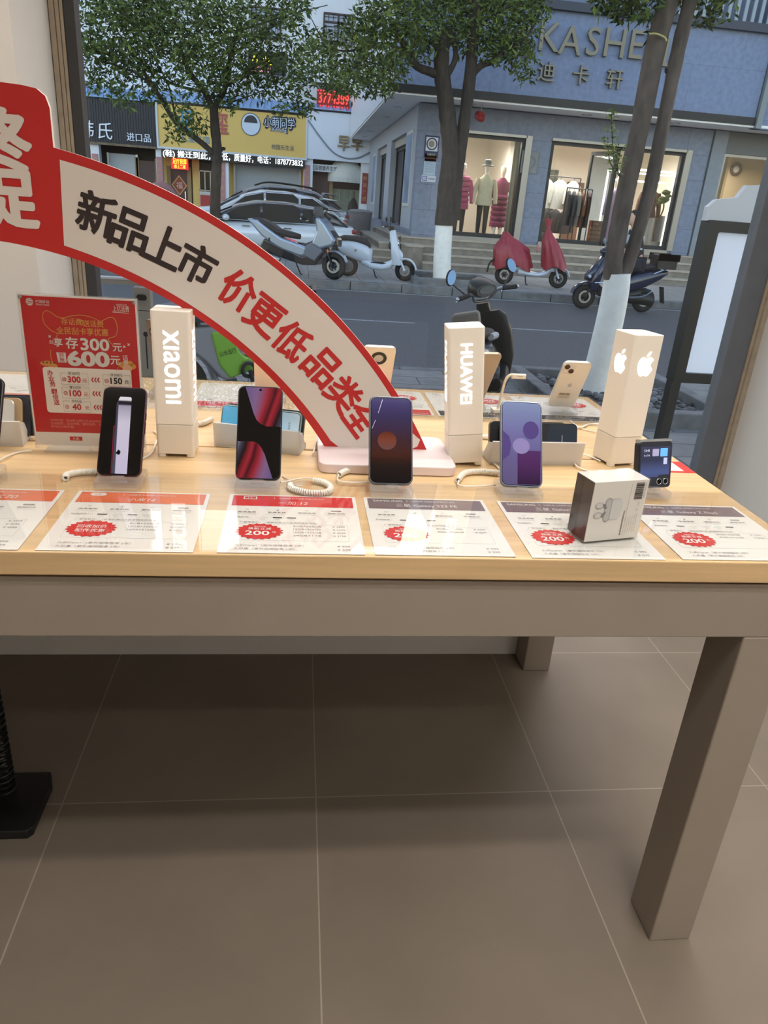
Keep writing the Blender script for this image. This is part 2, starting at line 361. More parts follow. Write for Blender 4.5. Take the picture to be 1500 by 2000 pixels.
# ------------------------------------------------------------------ price sheets
PAPER = P('price_paper', (230, 226, 219), .7, noise=.01, nscale=30)
def price_card(cx, cy, label, head, title, brand, badge, w=.208, h=.216, rot=0., swatch=((70, 66, 70), (214, 210, 206), (70, 66, 70)), sub='全国联保 以旧换新 价格公示 2023', shear=0., logo=None, prices=()):
    b = MB(); b.m(PAPER).bb((-w/2, -h/2, 0), (w/2, h/2, .0006)); z = .0009
    H = P('sheet_head_%d_%d_%d' % head, head, .6)
    b.m(H).poly([(-w/2+.006, h/2-.048, z), (w/2-.006, h/2-.048, z), (w/2-.006, h/2-.005, z), (-w/2+.006, h/2-.005, z)]); z2 = .0012
    b.m(WHITE)
    if logo == 'mi':
        b.flat(rrect(.024, .012, .005, 3, -w/2+.034, h/2-.015), (0, 0, z2), (1, 0, 0), (0, 1, 0)); b.m(H).text('mi', (-w/2+.034, h/2-.015, .0015), h=.006, bold=.02); b.m(WHITE)
    elif logo == '1+':
        b.ring(rrect(.022, .012, .0005, 1, -w/2+.034, h/2-.015), rrect(.018, .008, .0005, 1, -w/2+.034, h/2-.015), (0, 0, z2), (1, 0, 0), (0, 1, 0), (0, 0, .0001)); b.text('1+', (-w/2+.034, h/2-.015, .0013), h=.006, bold=.02)
    else: b.text(brand, (-w/2+.040, h/2-.015, z2), h=.0075, w=.05, bold=.03)
    b.text('|', (-w/2+.073, h/2-.015, z2), h=.008); b.text(sub, (-w/2+.080, h/2-.015, z2), al='l', h=.006, w=.075)
    b.text(title, (0, h/2-.034, z2), h=.0135, bold=.005, shear=shear)
    b.m(GREYP)
    for i, (ic, s1) in enumerate((('▽', '高清直屏'), ('◢', '影像系统'), ('○', '超级快充'), ('▬', '旗舰芯片'))):
        x = -w/2+.032+i*.047
        b.m(GREYP).text(ic, (x, h/2-.063, z), h=.005); b.m(P('dark_grey_print', (92, 88, 88), .6)).text(s1, (x, h/2-.073, z), h=.0055, w=.028); b.m(PALEP).text('徕卡光学镜头', (x, h/2-.080, z), h=.0035, w=.03)
    b.m(GREYP).text('可选颜色：', (-w/2+.025, h/2-.093, z), h=.0058, al='c', w=.026)
    for i, c in enumerate(swatch):
        x = -w/2+.058+i*.022
        b.m(P('swatch_%d_%d_%d' % c, c, .6)).poly([(x-.007, h/2-.095, z), (x+.007, h/2-.095, z), (x+.007, h/2-.0915, z), (x-.007, h/2-.0915, z)])
        b.m(PALEP).text('颜色', (x, h/2-.100, z), h=.0035)
    b.m(GREYP).text('厂家零售价：（最新价格以九机官网实价为准）', (-w/2+.024, h/2-.112, z), al='l', h=.0062, w=.118)
    for i, (s1, s2) in enumerate(prices):
        b.text(s1, (.005-w*.02, h/2-.124-i*.011, z), al='l', h=.0055, w=.042); b.text(s2, (w/2-.034, h/2-.124-i*.011, z), h=.0055, w=.019)
    b.m(PALEP).ring(rrect(w-.04, .058, .001, 1, 0, -h/2+.070), rrect(w-.0408, .0572, .001, 1, 0, -h/2+.070), (0, 0, z-.0002), (1, 0, 0), (0, 1, 0), (0, 0, .0001))
    cxb, cyb = -w/2+.055, -h/2+.071
    b.m(REDP).flat(burst(.036, 20, .87, cxb, cyb, .8), (0, 0, z2), (1, 0, 0), (0, 1, 0)); b.m(WHITE)
    if badge == '200':
        b.text('限时补贴', (cxb, cyb+.0165, .0015), h=.0042); b.text('换新立减', (cxb, cyb+.009, .0015), h=.0085, w=.034, bold=.01); b.text('200', (cxb-.003, cyb-.0065, .0015), h=.0145, w=.035, bold=.03); b.text('元', (cxb+.0215, cyb-.003, .0015), h=.006)
    else: b.text('回收加价', (cxb, cyb+.007, .0015), h=.0105, w=.041, bold=.01); b.text('配件优惠', (cxb, cyb-.007, .0015), h=.0105, w=.041, bold=.01)
    b.m(GREYP).text('九机Care+（意外保障服务 2年）', (-w/2+.022, -h/2+.024, z), al='l', h=.0068, w=.098); b.text('九机盾（意外保障服务 2年）', (-w/2+.022, -h/2+.013, z), al='l', h=.0068, w=.085)
    b.text('¥ 999', (w/2-.03, -h/2+.024, z), h=.006); b.text('¥ 599', (w/2-.03, -h/2+.013, z), h=.006)
    o = b.build('price_sheet', loc=(cx, cy, ZP), rotz=rot); tag(o, label, 'price sheet', 'price sheets under the acrylic'); return o
ORANGE, REDH, MAUVE = (220, 108, 66), (206, 44, 46), (118, 98, 102)
PR = (('8GB+256GB', '¥ 3999'), ('12GB+256GB', '¥ 4299'), ('16GB+512GB', '¥ 4599'))
price_card(-.470, 1.029, 'orange headed price sheet cut off at the far left table edge', ORANGE, 'Redmi K70', '', 'old', shear=.25, logo='mi', prices=PR)
price_card(-.240, 1.029, 'orange headed price sheet in front of the first standing phone', ORANGE, '小米14', '', 'old', shear=.25, logo='mi', prices=PR, swatch=((60, 58, 60), (222, 220, 216), (90, 86, 84), (200, 210, 200)))
price_card(0., 1.030, 'red headed price sheet in front of the black and red screen phone', REDH, '一加 12', '', '200', logo='1+', prices=PR+(('24GB+1TB', '¥ 5799'),), shear=.15, swatch=((222, 220, 218), (40, 40, 42), (70, 66, 64)))
price_card(.222, 1.031, 'grey headed price sheet in front of the dark orange planet phone', MAUVE, '三星 Galaxy S23 FE', 'SAMSUNG', '200', prices=(('8GB+128GB', '¥ 4399'), ('8GB+256GB', '¥ 4899')))
price_card(.454, 1.029, 'grey headed price sheet half covered by the earphone box', MAUVE, '三星 Galaxy S23', 'SAMSUNG', '200', prices=PR[:2])
price_card(.690, 1.031, 'grey headed price sheet at the right table corner', MAUVE, '三星 Galaxy Z Flip5', 'SAMSUNG', '200', prices=(('8GB+256GB', '¥ 7499'), ('8GB+512GB', '¥ 8499')), swatch=((50, 48, 50), (224, 216, 200), (214, 208, 222), (206, 222, 212), (60, 60, 58)))
for cx, head, ti, lb in ((-.665, ORANGE, '小米13', 'upside-down price sheet by the window at the left edge of the table'),
                         (-.135, REDH, 'HUAWEI Mate 60', 'upside-down price sheet between the two light-box towers left of the arch'),
                         (.225, REDH, 'HUAWEI P60', 'upside-down red headed price sheet just right of the arch foot'),
                         (.450, (60, 54, 54), 'HUAWEI nova 12', 'upside-down black headed price sheet behind the middle light-box tower'),
                         (.685, (48, 44, 46), 'iPhone 15', 'upside-down black headed price sheet under the white twin-camera phone')):
    price_card(cx, 1.785, lb, head, ti, 'APPLE' if 'iPh' in ti else 'HUAWEI', '200' if cx > -.6 else '200', rot=pi, h=.23, w=.215)
qr = MB().m(REDP).bb((-.066, -.034, 0), (.034, .034, .0008)); qr.m(WHITE).poly([(-.05, -.026, .0011), (.012, -.026, .0011), (.012, .026, .0011), (-.05, .026, .0011)])
tag(qr.build('red_card', loc=(.782, 1.352, T), rotz=0), 'small red card with pale square lying at the right table edge', 'card')

# ------------------------------------------------------------------ phones on their stands
def stand(x, y, label, tilt, w=.074):
    r = thing('acrylic_stand', label, 'phone stand', (x, y, ZS), 0, 'clear phone stands')
    b = MB().m(ACRYL_BLOCK); b.rbox((0, .006, .006), (w, .07, .012), .006); b.build('base', r, .0008)
    b = MB().m(ACRYL_BLOCK); b.box((0, -.0165, .0155), (.02, .004, .007)); b.build('lip', r)
    R = Matrix.Rotation(-tilt, 3, 'X'); b = MB().m(ACRYL_BLOCK); b.box(V((0, .0065, .012))+R @ V((0, .0035, .036)), (.03, .003, .07), R); b.build('back_rest', r)
    return r
def phone_body(r, w, h, t, rgb, rc=.011, metal=.6):
    body = MB().m(P('phone_frame_%d_%d_%d' % rgb, rgb, .3, metal)); body.rbox((0, 0, h/2), (w, t, h), rc, 'y'); return body.build('body', r, .0016)
def phone_at(name, label, x, y, z, w, h, t, tilt, yaw, rgb, rc=.011, group='upright phones along the front'):
    r = thing(name, label, 'phone', (x, y, z), 0, group); r.rotation_euler = (-tilt, 0, yaw); r.rotation_mode = 'XYZ'
    r.rotation_euler = (Matrix.Rotation(yaw, 3, 'Z') @ Matrix.Rotation(-tilt, 3, 'X')).to_euler()
    phone_body(r, w, h, t, rgb, rc); return r
def screen_mb(w, h, t, mat, rc=.009, rim=.0022):
    b = MB().m(mat); y = -t/2-.0004
    b.flat(rrect(w-2*rim, h-2*rim, rc, 5, 0, h/2), (0, y, 0), (1, 0, 0), (0, 0, 1)); return b
GLOSSB = P('screen_black', (6, 6, 8), .06, 0, .6)
def uvp(w, h, t, pts, k=0): return [(w*(u-.5), -t/2-.0006-.0002*k, h*v) for u, v in pts]
TILT = radians(33); ZB = ZS+.0125; YB = 1.164
# black phone showing a silver phone edge
w, h, t = .0715, .1528, .0082
stand(-.285, YB, 'clear stand under the black phone with silver picture', TILT)
r = phone_at('smartphone', 'upright black phone showing a silver phone edge, leftmost on the table front', -.287, YB, ZB, w, h, t, TILT, radians(-2), (60, 34, 40))
s = screen_mb(w, h, t, GLOSSB)
s.gf = lambda p: (p.z/h-.0)
SIL = ramp('silver_picture', ((.0, (163, 159, 184)), (.6, (168, 165, 185)), (.78, (129, 127, 147)), (.80, (22, 20, 34)), (.835, (25, 24, 37)), (.85, (184, 182, 192)), (1., (194, 192, 199))), .08, .5)
s.m(SIL).poly(uvp(w, h, t, [(.42, .02), (.69, .02), (.66, .87), (.64, .885), (.40, .885), (.37, .86)]))
s.m(ramp('grey_edge_picture', ((0, (60, 60, 74)), (1, (44, 44, 60))), .08, .6)).poly(uvp(w, h, t, [(.35, .02), (.42, .02), (.37, .86), (.33, .80)], 1))
s.m(P('red_edge_picture', (96, 18, 40), .1, emit=(96, 18, 40), es=.7)).poly(uvp(w, h, t, [(.325, .02), (.345, .02), (.325, .56), (.30, .55)], 1))
s.m(GLOSSB).poly(uvp(w, h, t, [(.40, .25), (.46, .29), (.51, .265), (.49, .23), (.43, .235)], 2))
s.build('screen', r)
b = MB().m(P('phone_key', (70, 30, 40), .3, .5)); b.box((w/2+.0004, 0, h*.68), (.0012, .002, .012)); b.box((w/2+.0004, 0, h*.55), (.0012, .002, .02)); b.build('side_keys', r)
# black and red wallpaper
w, h, t = .0758, .1643, .0092
stand(-.060, YB, 'clear stand under the phone with red and black screen', TILT)
r = phone_at('smartphone', 'upright phone with black screen and two red and violet curved shapes', -.060, YB, ZB, w, h, t, TILT, 0, (46, 44, 48))
s = screen_mb(w, h, t, GLOSSB, .010)
REDW = ramp('red_wave', ((0., (82, 69, 111)), (.22, (103, 81, 116)), (.40, (124, 29, 42)), (.52, (51, 10, 19)), (.60, (127, 29, 41)), (.74, (17, 8, 13)), (.84, (51, 48, 62)), (1., (125, 124, 158))), .08, .4)
s.gf = lambda p: max(.001, min(1, ((p.x/w+.5)*.80-(p.z/h)*.55+.40)*1.15-.12))
s.m(REDW).poly(uvp(w, h, t, [(.16, .985), (.97, .985), (.975, .565), (.66, .565), (.52, .59), (.43, .63), (.36, .70)]))
s.gf = lambda p: max(.001, min(1, 1-(((p.x/w+.5)*.80-(p.z/h)*.55+.26)*1.2)))
s.poly(uvp(w, h, t, [(.03, .012), (.82, .012), (.63, .27), (.55, .34), (.47, .385), (.38, .398), (.03, .398)]))
s.gf = None; s.m(GLOSSB).flat(circ(.0022, 12, 0, h*.957), (0, -t/2-.0012, 0), (1, 0, 0), (0, 0, 1)); s.build('screen', r)
# dark orange planet
w, h, t = .0765, .158, .0082
stand(.166, YB-.006, 'clear stand under the dark phone with orange planet', TILT)
r = phone_at('smartphone', 'upright dark phone with dim orange planet wallpaper before the arch foot', .166, YB-.006, ZB, w, h, t, TILT, 0, (96, 100, 108), .012)
s = screen_mb(w, h, t, GLOSSB, .0105); s.gf = lambda p: max(.001, p.z/h)
s.m(ramp('planet_sky', ((0., (6, 6, 10)), (.22, (25, 15, 15)), (.34, (56, 25, 18)), (.5, (49, 28, 37)), (.75, (44, 37, 71)), (.95, (49, 44, 93)), (1., (34, 34, 51))), .06, .4)).flat(rrect(w-.0075, h-.0075, .008, 5, 0, h/2), (0, -t/2-.0006, 0), (1, 0, 0), (0, 0, 1))
s.gf = lambda p: max(.001, (p.z/h-.36)/.24)
s.m(ramp('planet_orb', ((0., (81, 56, 56)), (.6, (93, 47, 34)), (1., (71, 28, 20))), .06, .6)).flat(circ(.0165, 28, -.007, h*.49), (0, -t/2-.0008, 0), (1, 0, 0), (0, 0, 1)); s.gf = None
s.m(P('comet_streak', (170, 160, 190), .2, emit=(170, 160, 190), es=.5)).poly(uvp(w, h, t, [(.20, .80), (.21, .80), (.31, .955), (.30, .96)], 2)).poly(uvp(w, h, t, [(.06, .62), (.07, .62), (.15, .72), (.14, .72)], 2)); s.build('screen', r)
# violet screen
w, h, t = .0762, .158, .0078
stand(.397, YB, 'clear stand under the violet screen phone', TILT)
r = phone_at('smartphone', 'upright phone with misty violet and blue screen, left of the earphone box', .400, YB, ZB, w, h, t, TILT, radians(-3), (120, 128, 140), .012)
s = screen_mb(w, h, t, GLOSSB, .0105); s.gf = lambda p: max(.001, p.z/h)
s.m(ramp('violet_mist', ((0., (77, 68, 104)), (.3, (84, 77, 119)), (.6, (94, 92, 139)), (1., (105, 119, 154))), .06, .38)).flat(rrect(w-.0066, h-.0066, .009, 5, 0, h/2), (0, -t/2-.0006, 0), (1, 0, 0), (0, 0, 1))
s.gf = lambda p: max(.001, p.z/h*2)
s.m(ramp('violet_reflection', ((0., (34, 17, 45)), (.5, (64, 32, 78)), (1., (71, 40, 91))), .06, .35)).poly(uvp(w, h, t, [(.40, .03), (.93, .03), (.95, .42), (.40, .42)], 1))  # dark purple rectangle: a reflection painted onto the screen
s.gf = None; s.m(P('violet_blot', (72, 58, 114), .08, emit=(72, 58, 114), es=.3)).flat(circ(.0145, 24, w*.22, h*.66, .0165), (0, -t/2-.0010, 0), (1, 0, 0), (0, 0, 1))
s.flat([(-w/2+.004, h*.30), (-w/2+.016, h*.36), (-w/2+.019, h*.48), (-w/2+.015, h*.58), (-w/2+.004, h*.64)], (0, -t/2-.0010, 0), (1, 0, 0), (0, 0, 1))
s.m(P('violet_orb', (126, 117, 164), .08, emit=(126, 117, 164), es=.3)).flat(circ(.0155, 24, -.001, h*.47, .0145), (0, -t/2-.0012, 0), (1, 0, 0), (0, 0, 1)); s.build('screen', r)
# folded flip phone
w, h, t = .0719, .0851, .0151
fy = radians(12)
stand(.652, 1.185, 'clear stand under the folded phone', radians(12), .06)
r = phone_at('flip_phone', 'small folded phone with widget cover screen and twin lenses behind the earphone box', .652, 1.182, ZB, w, h, t, radians(14), fy, (52, 56, 66), .007)
b = MB().m(P('hinge_silver', (200, 204, 206), .25, .9)); b.rbox((0, 0, h+.0005), (w-.003, t*.9, .006), .0022, 'x'); b.build('hinge', r)
s = screen_mb(w, h, t, P('flip_cover', (38, 42, 56), .06, 0, .6), .006, .0016)
s.gf = lambda p: max(.001, p.z/h); s.m(ramp('flip_screen', ((0., (30, 40, 70)), (.35, (58, 72, 120)), (.6, (34, 40, 66)), (1., (46, 50, 78))), .08, .6)).flat([(-.032, .02), (.006, .02), (.010, .024), (.031, .024), (.031, .076), (-.032, .076)], (0, -t/2-.0006, 0), (1, 0, 0), (0, 0, 1)); s.gf = None
for c, x, z, ww, hh in (((96, 166, 240), .017, .065, .016, .015), ((150, 146, 176), -.001, .065, .014, .013), ((170, 176, 210), .021, .049, .008, .012)):
    s.m(P('widget_%d' % c[0], c, .1, emit=c, es=.7)).flat(rrect(ww, hh, .001, 2, x, z), (0, -t/2-.0009, 0), (1, 0, 0), (0, 0, 1))
s.m(P('widget_text', (220, 224, 236), .2, emit=(220, 224, 236), es=.7))
s.text('12:45', (-.020, -t/2-.0009, .069), (1, 0, 0), (0, 0, 1), h=.004); s.text('5 6 7 8', (-.020, -t/2-.0009, .060), (1, 0, 0), (0, 0, 1), h=.003); s.build('cover_screen', r)
for x in (.010, .024):
    b = MB().m(CHROME).torus((x, -t/2-.0006, .0115), (0, 1, 0), .0052, .0007, 20, 6); b.m(DARKGLASS).flat(circ(.005, 18, x, .0115), (0, -t/2-.001, 0), (1, 0, 0), (0, 0, 1)); b.build('lens', r)

# coiled security cords
def cord(label, path, coil, R=.0042, turns=34):
    r = thing('coiled_cord', label, 'cord', (0, 0, 0), 0, 'white security cords')
    MB().m(CABLE).tube(coil_pts(bez(coil, 10), R, turns, 8), .0019, 5).build('coil', r)
    if path: MB().m(CABLE).tube(bez(path, 8), .0014, 6).build('lead', r)
    return r
zc = T+.0065; zc2 = ZS+.0065
def gp(*q): return [gz(x, y, zc) for x, y in q]
cord('white coiled cord curling out left of the black silver-picture phone', gp((124, 935), (118, 928), (100, 930)) if 0 else None, gp((196, 921), (160, 922), (132, 927), (128, 934)), turns=24)
cord('white coiled cord looping right of the red and black screen phone', gp((612, 935), (590, 934), (560, 940), (548, 942)), gp((612, 938), (632, 942), (646, 952), (636, 962), (600, 962), (570, 954), (566, 946)), turns=40)
cord('white coiled cord left of the orange planet phone', gp((662, 926), (660, 938), (680, 942), (722, 942)), gp((726, 914), (700, 914), (676, 920), (662, 927)), turns=26)
cord('white coiled cord left of the violet screen phone', gp((896, 938), (896, 947), (920, 950), (968, 947)), gp((976, 924), (940, 921), (908, 924), (894, 938)), turns=32)
cord('white coiled cord by the left trays', None, [gz(12, 803, zc), gz(40, 782, zc), gz(44, 794, zc), gz(36, 800, zc)], turns=14)
cord('white coiled cord right of the left light-box tower', None, gp((386, 828), (398, 826), (414, 818)), turns=14)
cord('white coiled cord behind the blue screen tray phone', None, gp((584, 820), (600, 806), (614, 796)), turns=14)
cord('white coiled cord between middle tower and dark tray phones', None, gp((938, 852), (948, 853), (962, 853)), turns=10)
for lb, q, rr in (('thin white cable hanging behind the centre tray', [(586, 812), (612, 822), (620, 845), (612, 886)], .0016), ('pair of thin white cables tangled beside the left tower', [(276, 897), (296, 884), (304, 866), (310, 850), (300, 842)], .0017),
                  ('thin white cable running from the right tray to the right tower', [(1120, 892), (1140, 888), (1160, 895), (1172, 900)], .0018), ('thin white cable curling down from the right tray', [(1118, 898), (1126, 910), (1142, 918), (1160, 922)], .0018),
                  ('thick white cable lying behind the twin-camera phone', [(1112, 836), (1135, 834), (1150, 829), (1172, 828)], .0024), ('thin white cable behind the twin-camera phone', [(1114, 822), (1124, 830), (1138, 838), (1168, 844)], .0016),
                  ('thin white cable between middle tower and violet phone', [(942, 884), (952, 894), (966, 906), (976, 915)], .0018), ('thin white cable at the left table edge', [(-10, 905), (10, 893), (34, 884), (62, 880)], .0016),
                  ('thin white cable right of the red and black screen phone', [(552, 930), (566, 938), (570, 946), (590, 950)], .0012)):
    tag(MB().m(CABLE).tube(bez([gz(x, y, T+rr+.0002 + (.003 if i % 2 else 0)) for i, (x, y) in enumerate(q)], 8), rr, 6).build('cable'), lb, 'cable')
r = stand(-.512, 1.166, 'clear stand cut off by the left picture edge', TILT, .07)
r2 = phone_at('smartphone', 'upright black phone just outside the left picture edge', -.516, YB, ZB, .0749, .16, .008, TILT, 0, (50, 50, 54)); screen_mb(.0749, .16, .008, GLOSSB).build('screen', r2)

# ------------------------------------------------------------------ frosted trays with dummy phones
def tray(label, p0, p1, h=.05):
    p0, p1 = V(p0), V(p1); d = p1-p0; L = d.length; r = thing('frosted_tray', label, 'tray', (p0+p1)/2, atan2(d.y, d.x), 'frosted phone trays')
    prof = [(-.004, 0), (.052, 0), (.052, .012), (.048, .012), (.046, .004), (.006, .004), (-.004, h), (-.010, h)]
    b = MB().m(FROST); b.prism([(y, z) for y, z in prof], (-L/2, 0, 0), (0, 1, 0), (0, 0, 1), (L, 0, 0)); b.build('channel', r, .001)
    b = MB().m(FROST); b.prism([(.006, .004), (.046, .004), (.02, h*.8), (-.003, h*.9)], (L/2-.003, 0, 0), (0, 1, 0), (0, 0, 1), (.003, 0, 0)); b.build('end_plate', r)
    b = MB().m(FROST); b.prism([(.006, .004), (.046, .004), (.02, h*.8), (-.003, h*.9)], (-L/2, 0, 0), (0, 1, 0), (0, 0, 1), (.003, 0, 0)); b.build('end_plate', r)
    return r
def tray_phone(tr, label, dx, dy, rgb, front, lean=20, w=.074, h=.162, t=.0085):
    """a phone lying on its long edge inside tray tr"""
    r = thing('dummy_phone', label, 'phone', (0, 0, 0), 0, 'phones lying in the frosted trays')
    M_ = Matrix.Rotation(tr.rotation_euler.z, 4, 'Z'); off = M_ @ V((dx, dy, .006))
    R = (M_.to_3x3() @ Matrix.Rotation(radians(-lean), 3, 'X') @ Matrix.Rotation(radians(90), 3, 'Y'))
    r.location = tr.location+off+ (M_.to_3x3() @ Matrix.Rotation(radians(-lean), 3, 'X')) @ V((-h/2, 0, w/2)); r.rotation_euler = R.to_euler()
    phone_body(r, w, h, t, rgb, .010); front(r, w, h, t); return r
def scr_blue(r, w, h, t):
    s = screen_mb(w, h, t, GLOSSB); s.gf = lambda p: max(.001, p.z/h)
    s.m(ramp('tray_blue', ((0., (70, 150, 190)), (.3, (88, 150, 184)), (.6, (120, 160, 186)), (1., (176, 196, 206))), .1, .35)).flat(rrect(w-.006, h-.006, .007, 4, 0, h/2), (0, -t/2-.0006, 0), (1, 0, 0), (0, 0, 1)); s.gf = None
    s.m(P('tray_text', (90, 100, 112), .5)).text('大字体显示 更轻松', (.004, -t/2-.0009, h*.86), (1, 0, 0), (0, 0, 1), w=.04, h=.005); s.build('screen', r)
def back_two(r, w, h, t):
    b = MB().m(P('back_black', (38, 40, 44), .35)).flat(rrect(w-.003, h-.003, .009, 4, 0, h/2), (0, -t/2-.0004, 0), (1, 0, 0), (0, 0, 1))
    b.m(P('back_navy', (40, 52, 66), .3)).flat([(-.034, h-.008), (-.028, h-.003), (.028, h-.003), (.034, h-.008), (.034, h*.64), (.016, h*.60), (-.016, h*.60), (-.034, h*.64)], (0, -t/2-.0007, 0), (1, 0, 0), (0, 0, 1))
    b.m(PALEP).text('motorola', (-.002, -t/2-.0010, h*.80), (1, 0, 0), (0, 0, 1), h=.004); b.build('back_cover', r)
def back_cam(rgb):
    def f(r, w, h, t):
        b = MB().m(P('back_%d_%d' % rgb[:2], rgb, .3)).flat(rrect(w-.003, h-.003, .009, 4, 0, h/2), (0, -t/2-.0004, 0), (1, 0, 0), (0, 0, 1)); b.build('back_cover', r)
        for z in (.018, .038): MB().m(CHROME).torus((.012, -t/2-.0008, z), (0, 1, 0), .0075, .001, 20, 6).m(DARKGLASS).flat(circ(.007, 18, .012, z), (0, -t/2-.0012, 0), (1, 0, 0), (0, 0, 1)).build('lens', r)
    return f
tr = tray('frosted tray behind the red and black screen phone', (-.156, 1.394, T), (.010, 1.350, T))
tray_phone(tr, 'phone lying sideways with pale blue screen, in the middle tray', 0, .010, (150, 170, 172), scr_blue)
tray_phone(tr, 'dark phone lying hidden behind the blue screen one', .004, .022, (70, 80, 84), back_cam((64, 72, 76)))
tr = tray('frosted tray behind the violet screen phone', (.385, 1.335, T), (.578, 1.345, T))
tray_phone(tr, 'black and navy phone lying sideways, front one in the right tray', .010, .012, (40, 44, 48), back_two, h=.164, w=.0745)
tray_phone(tr, 'black phone with round lenses sticking out left in the right tray', -.010, .023, (110, 100, 90), back_cam((26, 28, 32)), h=.164)
tr = tray('frosted tray cut off by the left picture edge', (-.640, 1.340, T), (-.500, 1.352, T))
for k, (c, lb) in enumerate((((206, 200, 190), 'cream phone, nearest in the left tray'), ((190, 160, 120), 'gold edged phone, second in the left tray'), ((52, 52, 60), 'dark phone, third in the left tray'), ((40, 42, 52), 'navy phone, rearmost in the left tray'))):
    tray_phone(tr, lb, -.028+.011*k, .010+.0115*k, c, back_cam(c), lean=24, w=.078)
# ------------------------------------------------------------------ upright poster in its acrylic holder
def poster():
    W, Hh = .198, .272; r = thing('poster_stand', 'red mobile top-up poster in a clear upright holder left on the table', 'poster', (-.375, 1.338, T+.001), radians(1.5))
    X, Z = (1, 0, 0), (0, 0, 1)
    b = MB().m(ACRYL_BLOCK); b.bb((-W/2, -.0012, .002), (W/2, .0012, .010)); b.bb((-W/2+.02, -.016, 0), (W/2-.02, .030, .003)); b.build('foot', r)
    b = MB().m(glass('poster_acrylic', (.97, .97, .96), refl=.55)); b.bb((-W/2, -.0034, .008), (W/2, -.0026, Hh+.008)); b.build('front_sheet', r)
    b = MB().m(ACRYL_BLOCK); b.bb((-W/2, .0012, .008), (W/2, .0024, Hh+.008)); b.build('back_sheet', r)
    for x in (-W/2+.006, W/2-.006): MB().m(CHROME).lathe([(0, -.0016), (.003, -.0012), (.0032, 0)], (x, -.0036, Hh+.001), (0, 1, 0), 12).build('screw', r)
    b = MB(); b.m(P('poster_white', (236, 228, 224), .6)); b.bb((-W/2+.002, -.0010, .010), (W/2-.002, .0010, Hh+.006)); y = -.0013
    PR_ = P('poster_red', (196, 36, 40), .55); YEL = P('poster_gold', (214, 150, 72), .55); CREAM = P('poster_cream', (240, 230, 220), .6)
    b.m(PR_).poly([(-W/2+.005, y, .034), (W/2-.005, y, .034), (W/2-.005, y, Hh+.003), (-W/2+.005, y, Hh+.003)])
    def tx(s, u, v, h=None, w=None, mat=WHITE, bold=0., lay=1, rot=0., al='c'):          # u, v in 0..1 of the sheet
        b.m(mat).text(s, (-W/2+W*u, y-.0003*lay, .008+Hh*v), X, Z, h=h, w=w, bold=bold, rot=rot, al=al)
    def pl(pts, mat, lay=1): b.m(mat).poly([(-W/2+W*u, y-.0003*lay, .008+Hh*v) for u, v in pts])
    b.m(WHITE).flat(circ(.0062, 20, -W/2+W*.10, .008+Hh*.945), (0, y-.0003, 0), X, Z)
    b.m(PR_)
    for k in (-1, 0, 1): b.m(PR_).tube([(-W/2+W*.07, y-.0005, .008+Hh*.945+.0028*k-.001), (-W/2+W*.10, y-.0005, .008+Hh*.945+.0028*k+.0008), (-W/2+W*.13, y-.0005, .008+Hh*.945+.0028*k+.001)], .0005, 4)
    tx('中国移动', .205, .950, w=.022, h=.0055); tx('China Mobile', .205, .932, w=.022, h=.0032)
    tx('上亿话费', .855, .930, w=.027, h=.010, bold=.02); tx('全民刮卡送', .86, .955, w=.018, h=.0035); b.m(WHITE).tube([(-W/2+W*.78, y-.0003, .008+Hh*.907), (-W/2+W*.92, y-.0003, .008+Hh*.905)], .0005, 4)
    ear = [(.28, .72), (.30, .755), (.25, .775), (.20, .82), (.20, .875), (.23, .895), (.27, .885), (.31, .863), (.36, .855), (.42, .868), (.50, .878), (.57, .873), (.63, .86), (.67, .845), (.71, .858), (.75, .872), (.79, .868), (.81, .83), (.81, .79), (.79, .755), (.73, .735), (.77, .69)]
    b.m(YEL).tube([(-W/2+W*u, y-.0004, .008+Hh*v) for u, v in bez([(u, v, 0) for u, v in ear], 4) and [(p.x, p.y) for p in bez([(u, v, 0) for u, v in ear], 4)]], .0007, 4)
    for pts in ([(.23, .65), (.225, .60), (.24, .56), (.25, .53)], [(.80, .61), (.80, .56), (.78, .53)]): b.m(YEL).tube([(-W/2+W*u, y-.0004, .008+Hh*v) for u, v in pts], .0006, 4)
    tx('存话费', .43, .835, w=.034, h=.0115, mat=YEL, bold=.03); tx('0', .515, .832, h=.009, mat=YEL, bold=.03); tx('送话费', .61, .828, w=.034, h=.0115, mat=YEL, bold=.03)
    tx('全民刮卡享优惠', .515, .776, w=.086, h=.0125, mat=YEL, bold=.03)
    tx('享', .300, .700, h=.0145, bold=.03); tx('最高', .245, .700, h=.007, w=.007); tx('存', .415, .700, h=.020, bold=.03); tx('300', .61, .695, h=.020, w=.047, bold=.05); tx('元', .80, .683, h=.014, bold=.03)
    pl([(.275, .635), (.355, .635), (.355, .570), (.285, .570)], WHITE); tx('到', .315, .620, h=.0078, mat=PR_, bold=.02, lay=2); tx('账', .320, .588, h=.0078, mat=PR_, bold=.02, lay=2)
    tx('600', .545, .600, h=.0245, w=.068, bold=.08); tx('元', .775, .598, h=.0155, bold=.03); tx('话', .862, .618, h=.009, bold=.02); tx('费', .865, .585, h=.009, bold=.02)
    for u, v in ((.235, .735), (.86, .69), (.90, .705)): b.m(WHITE).flat([(-W/2+W*u+p[0], .008+Hh*v+p[1]) for p in burst(.0035, 4, .35)], (0, y-.0003, 0), X, Z)
    b.m(YEL).flat([(p[0]-W/2+W*.19, p[1]+.008+Hh*.560) for p in circ(.012, 18, 0, 0, .0048)], (0, y-.0003, 0), X, Z)
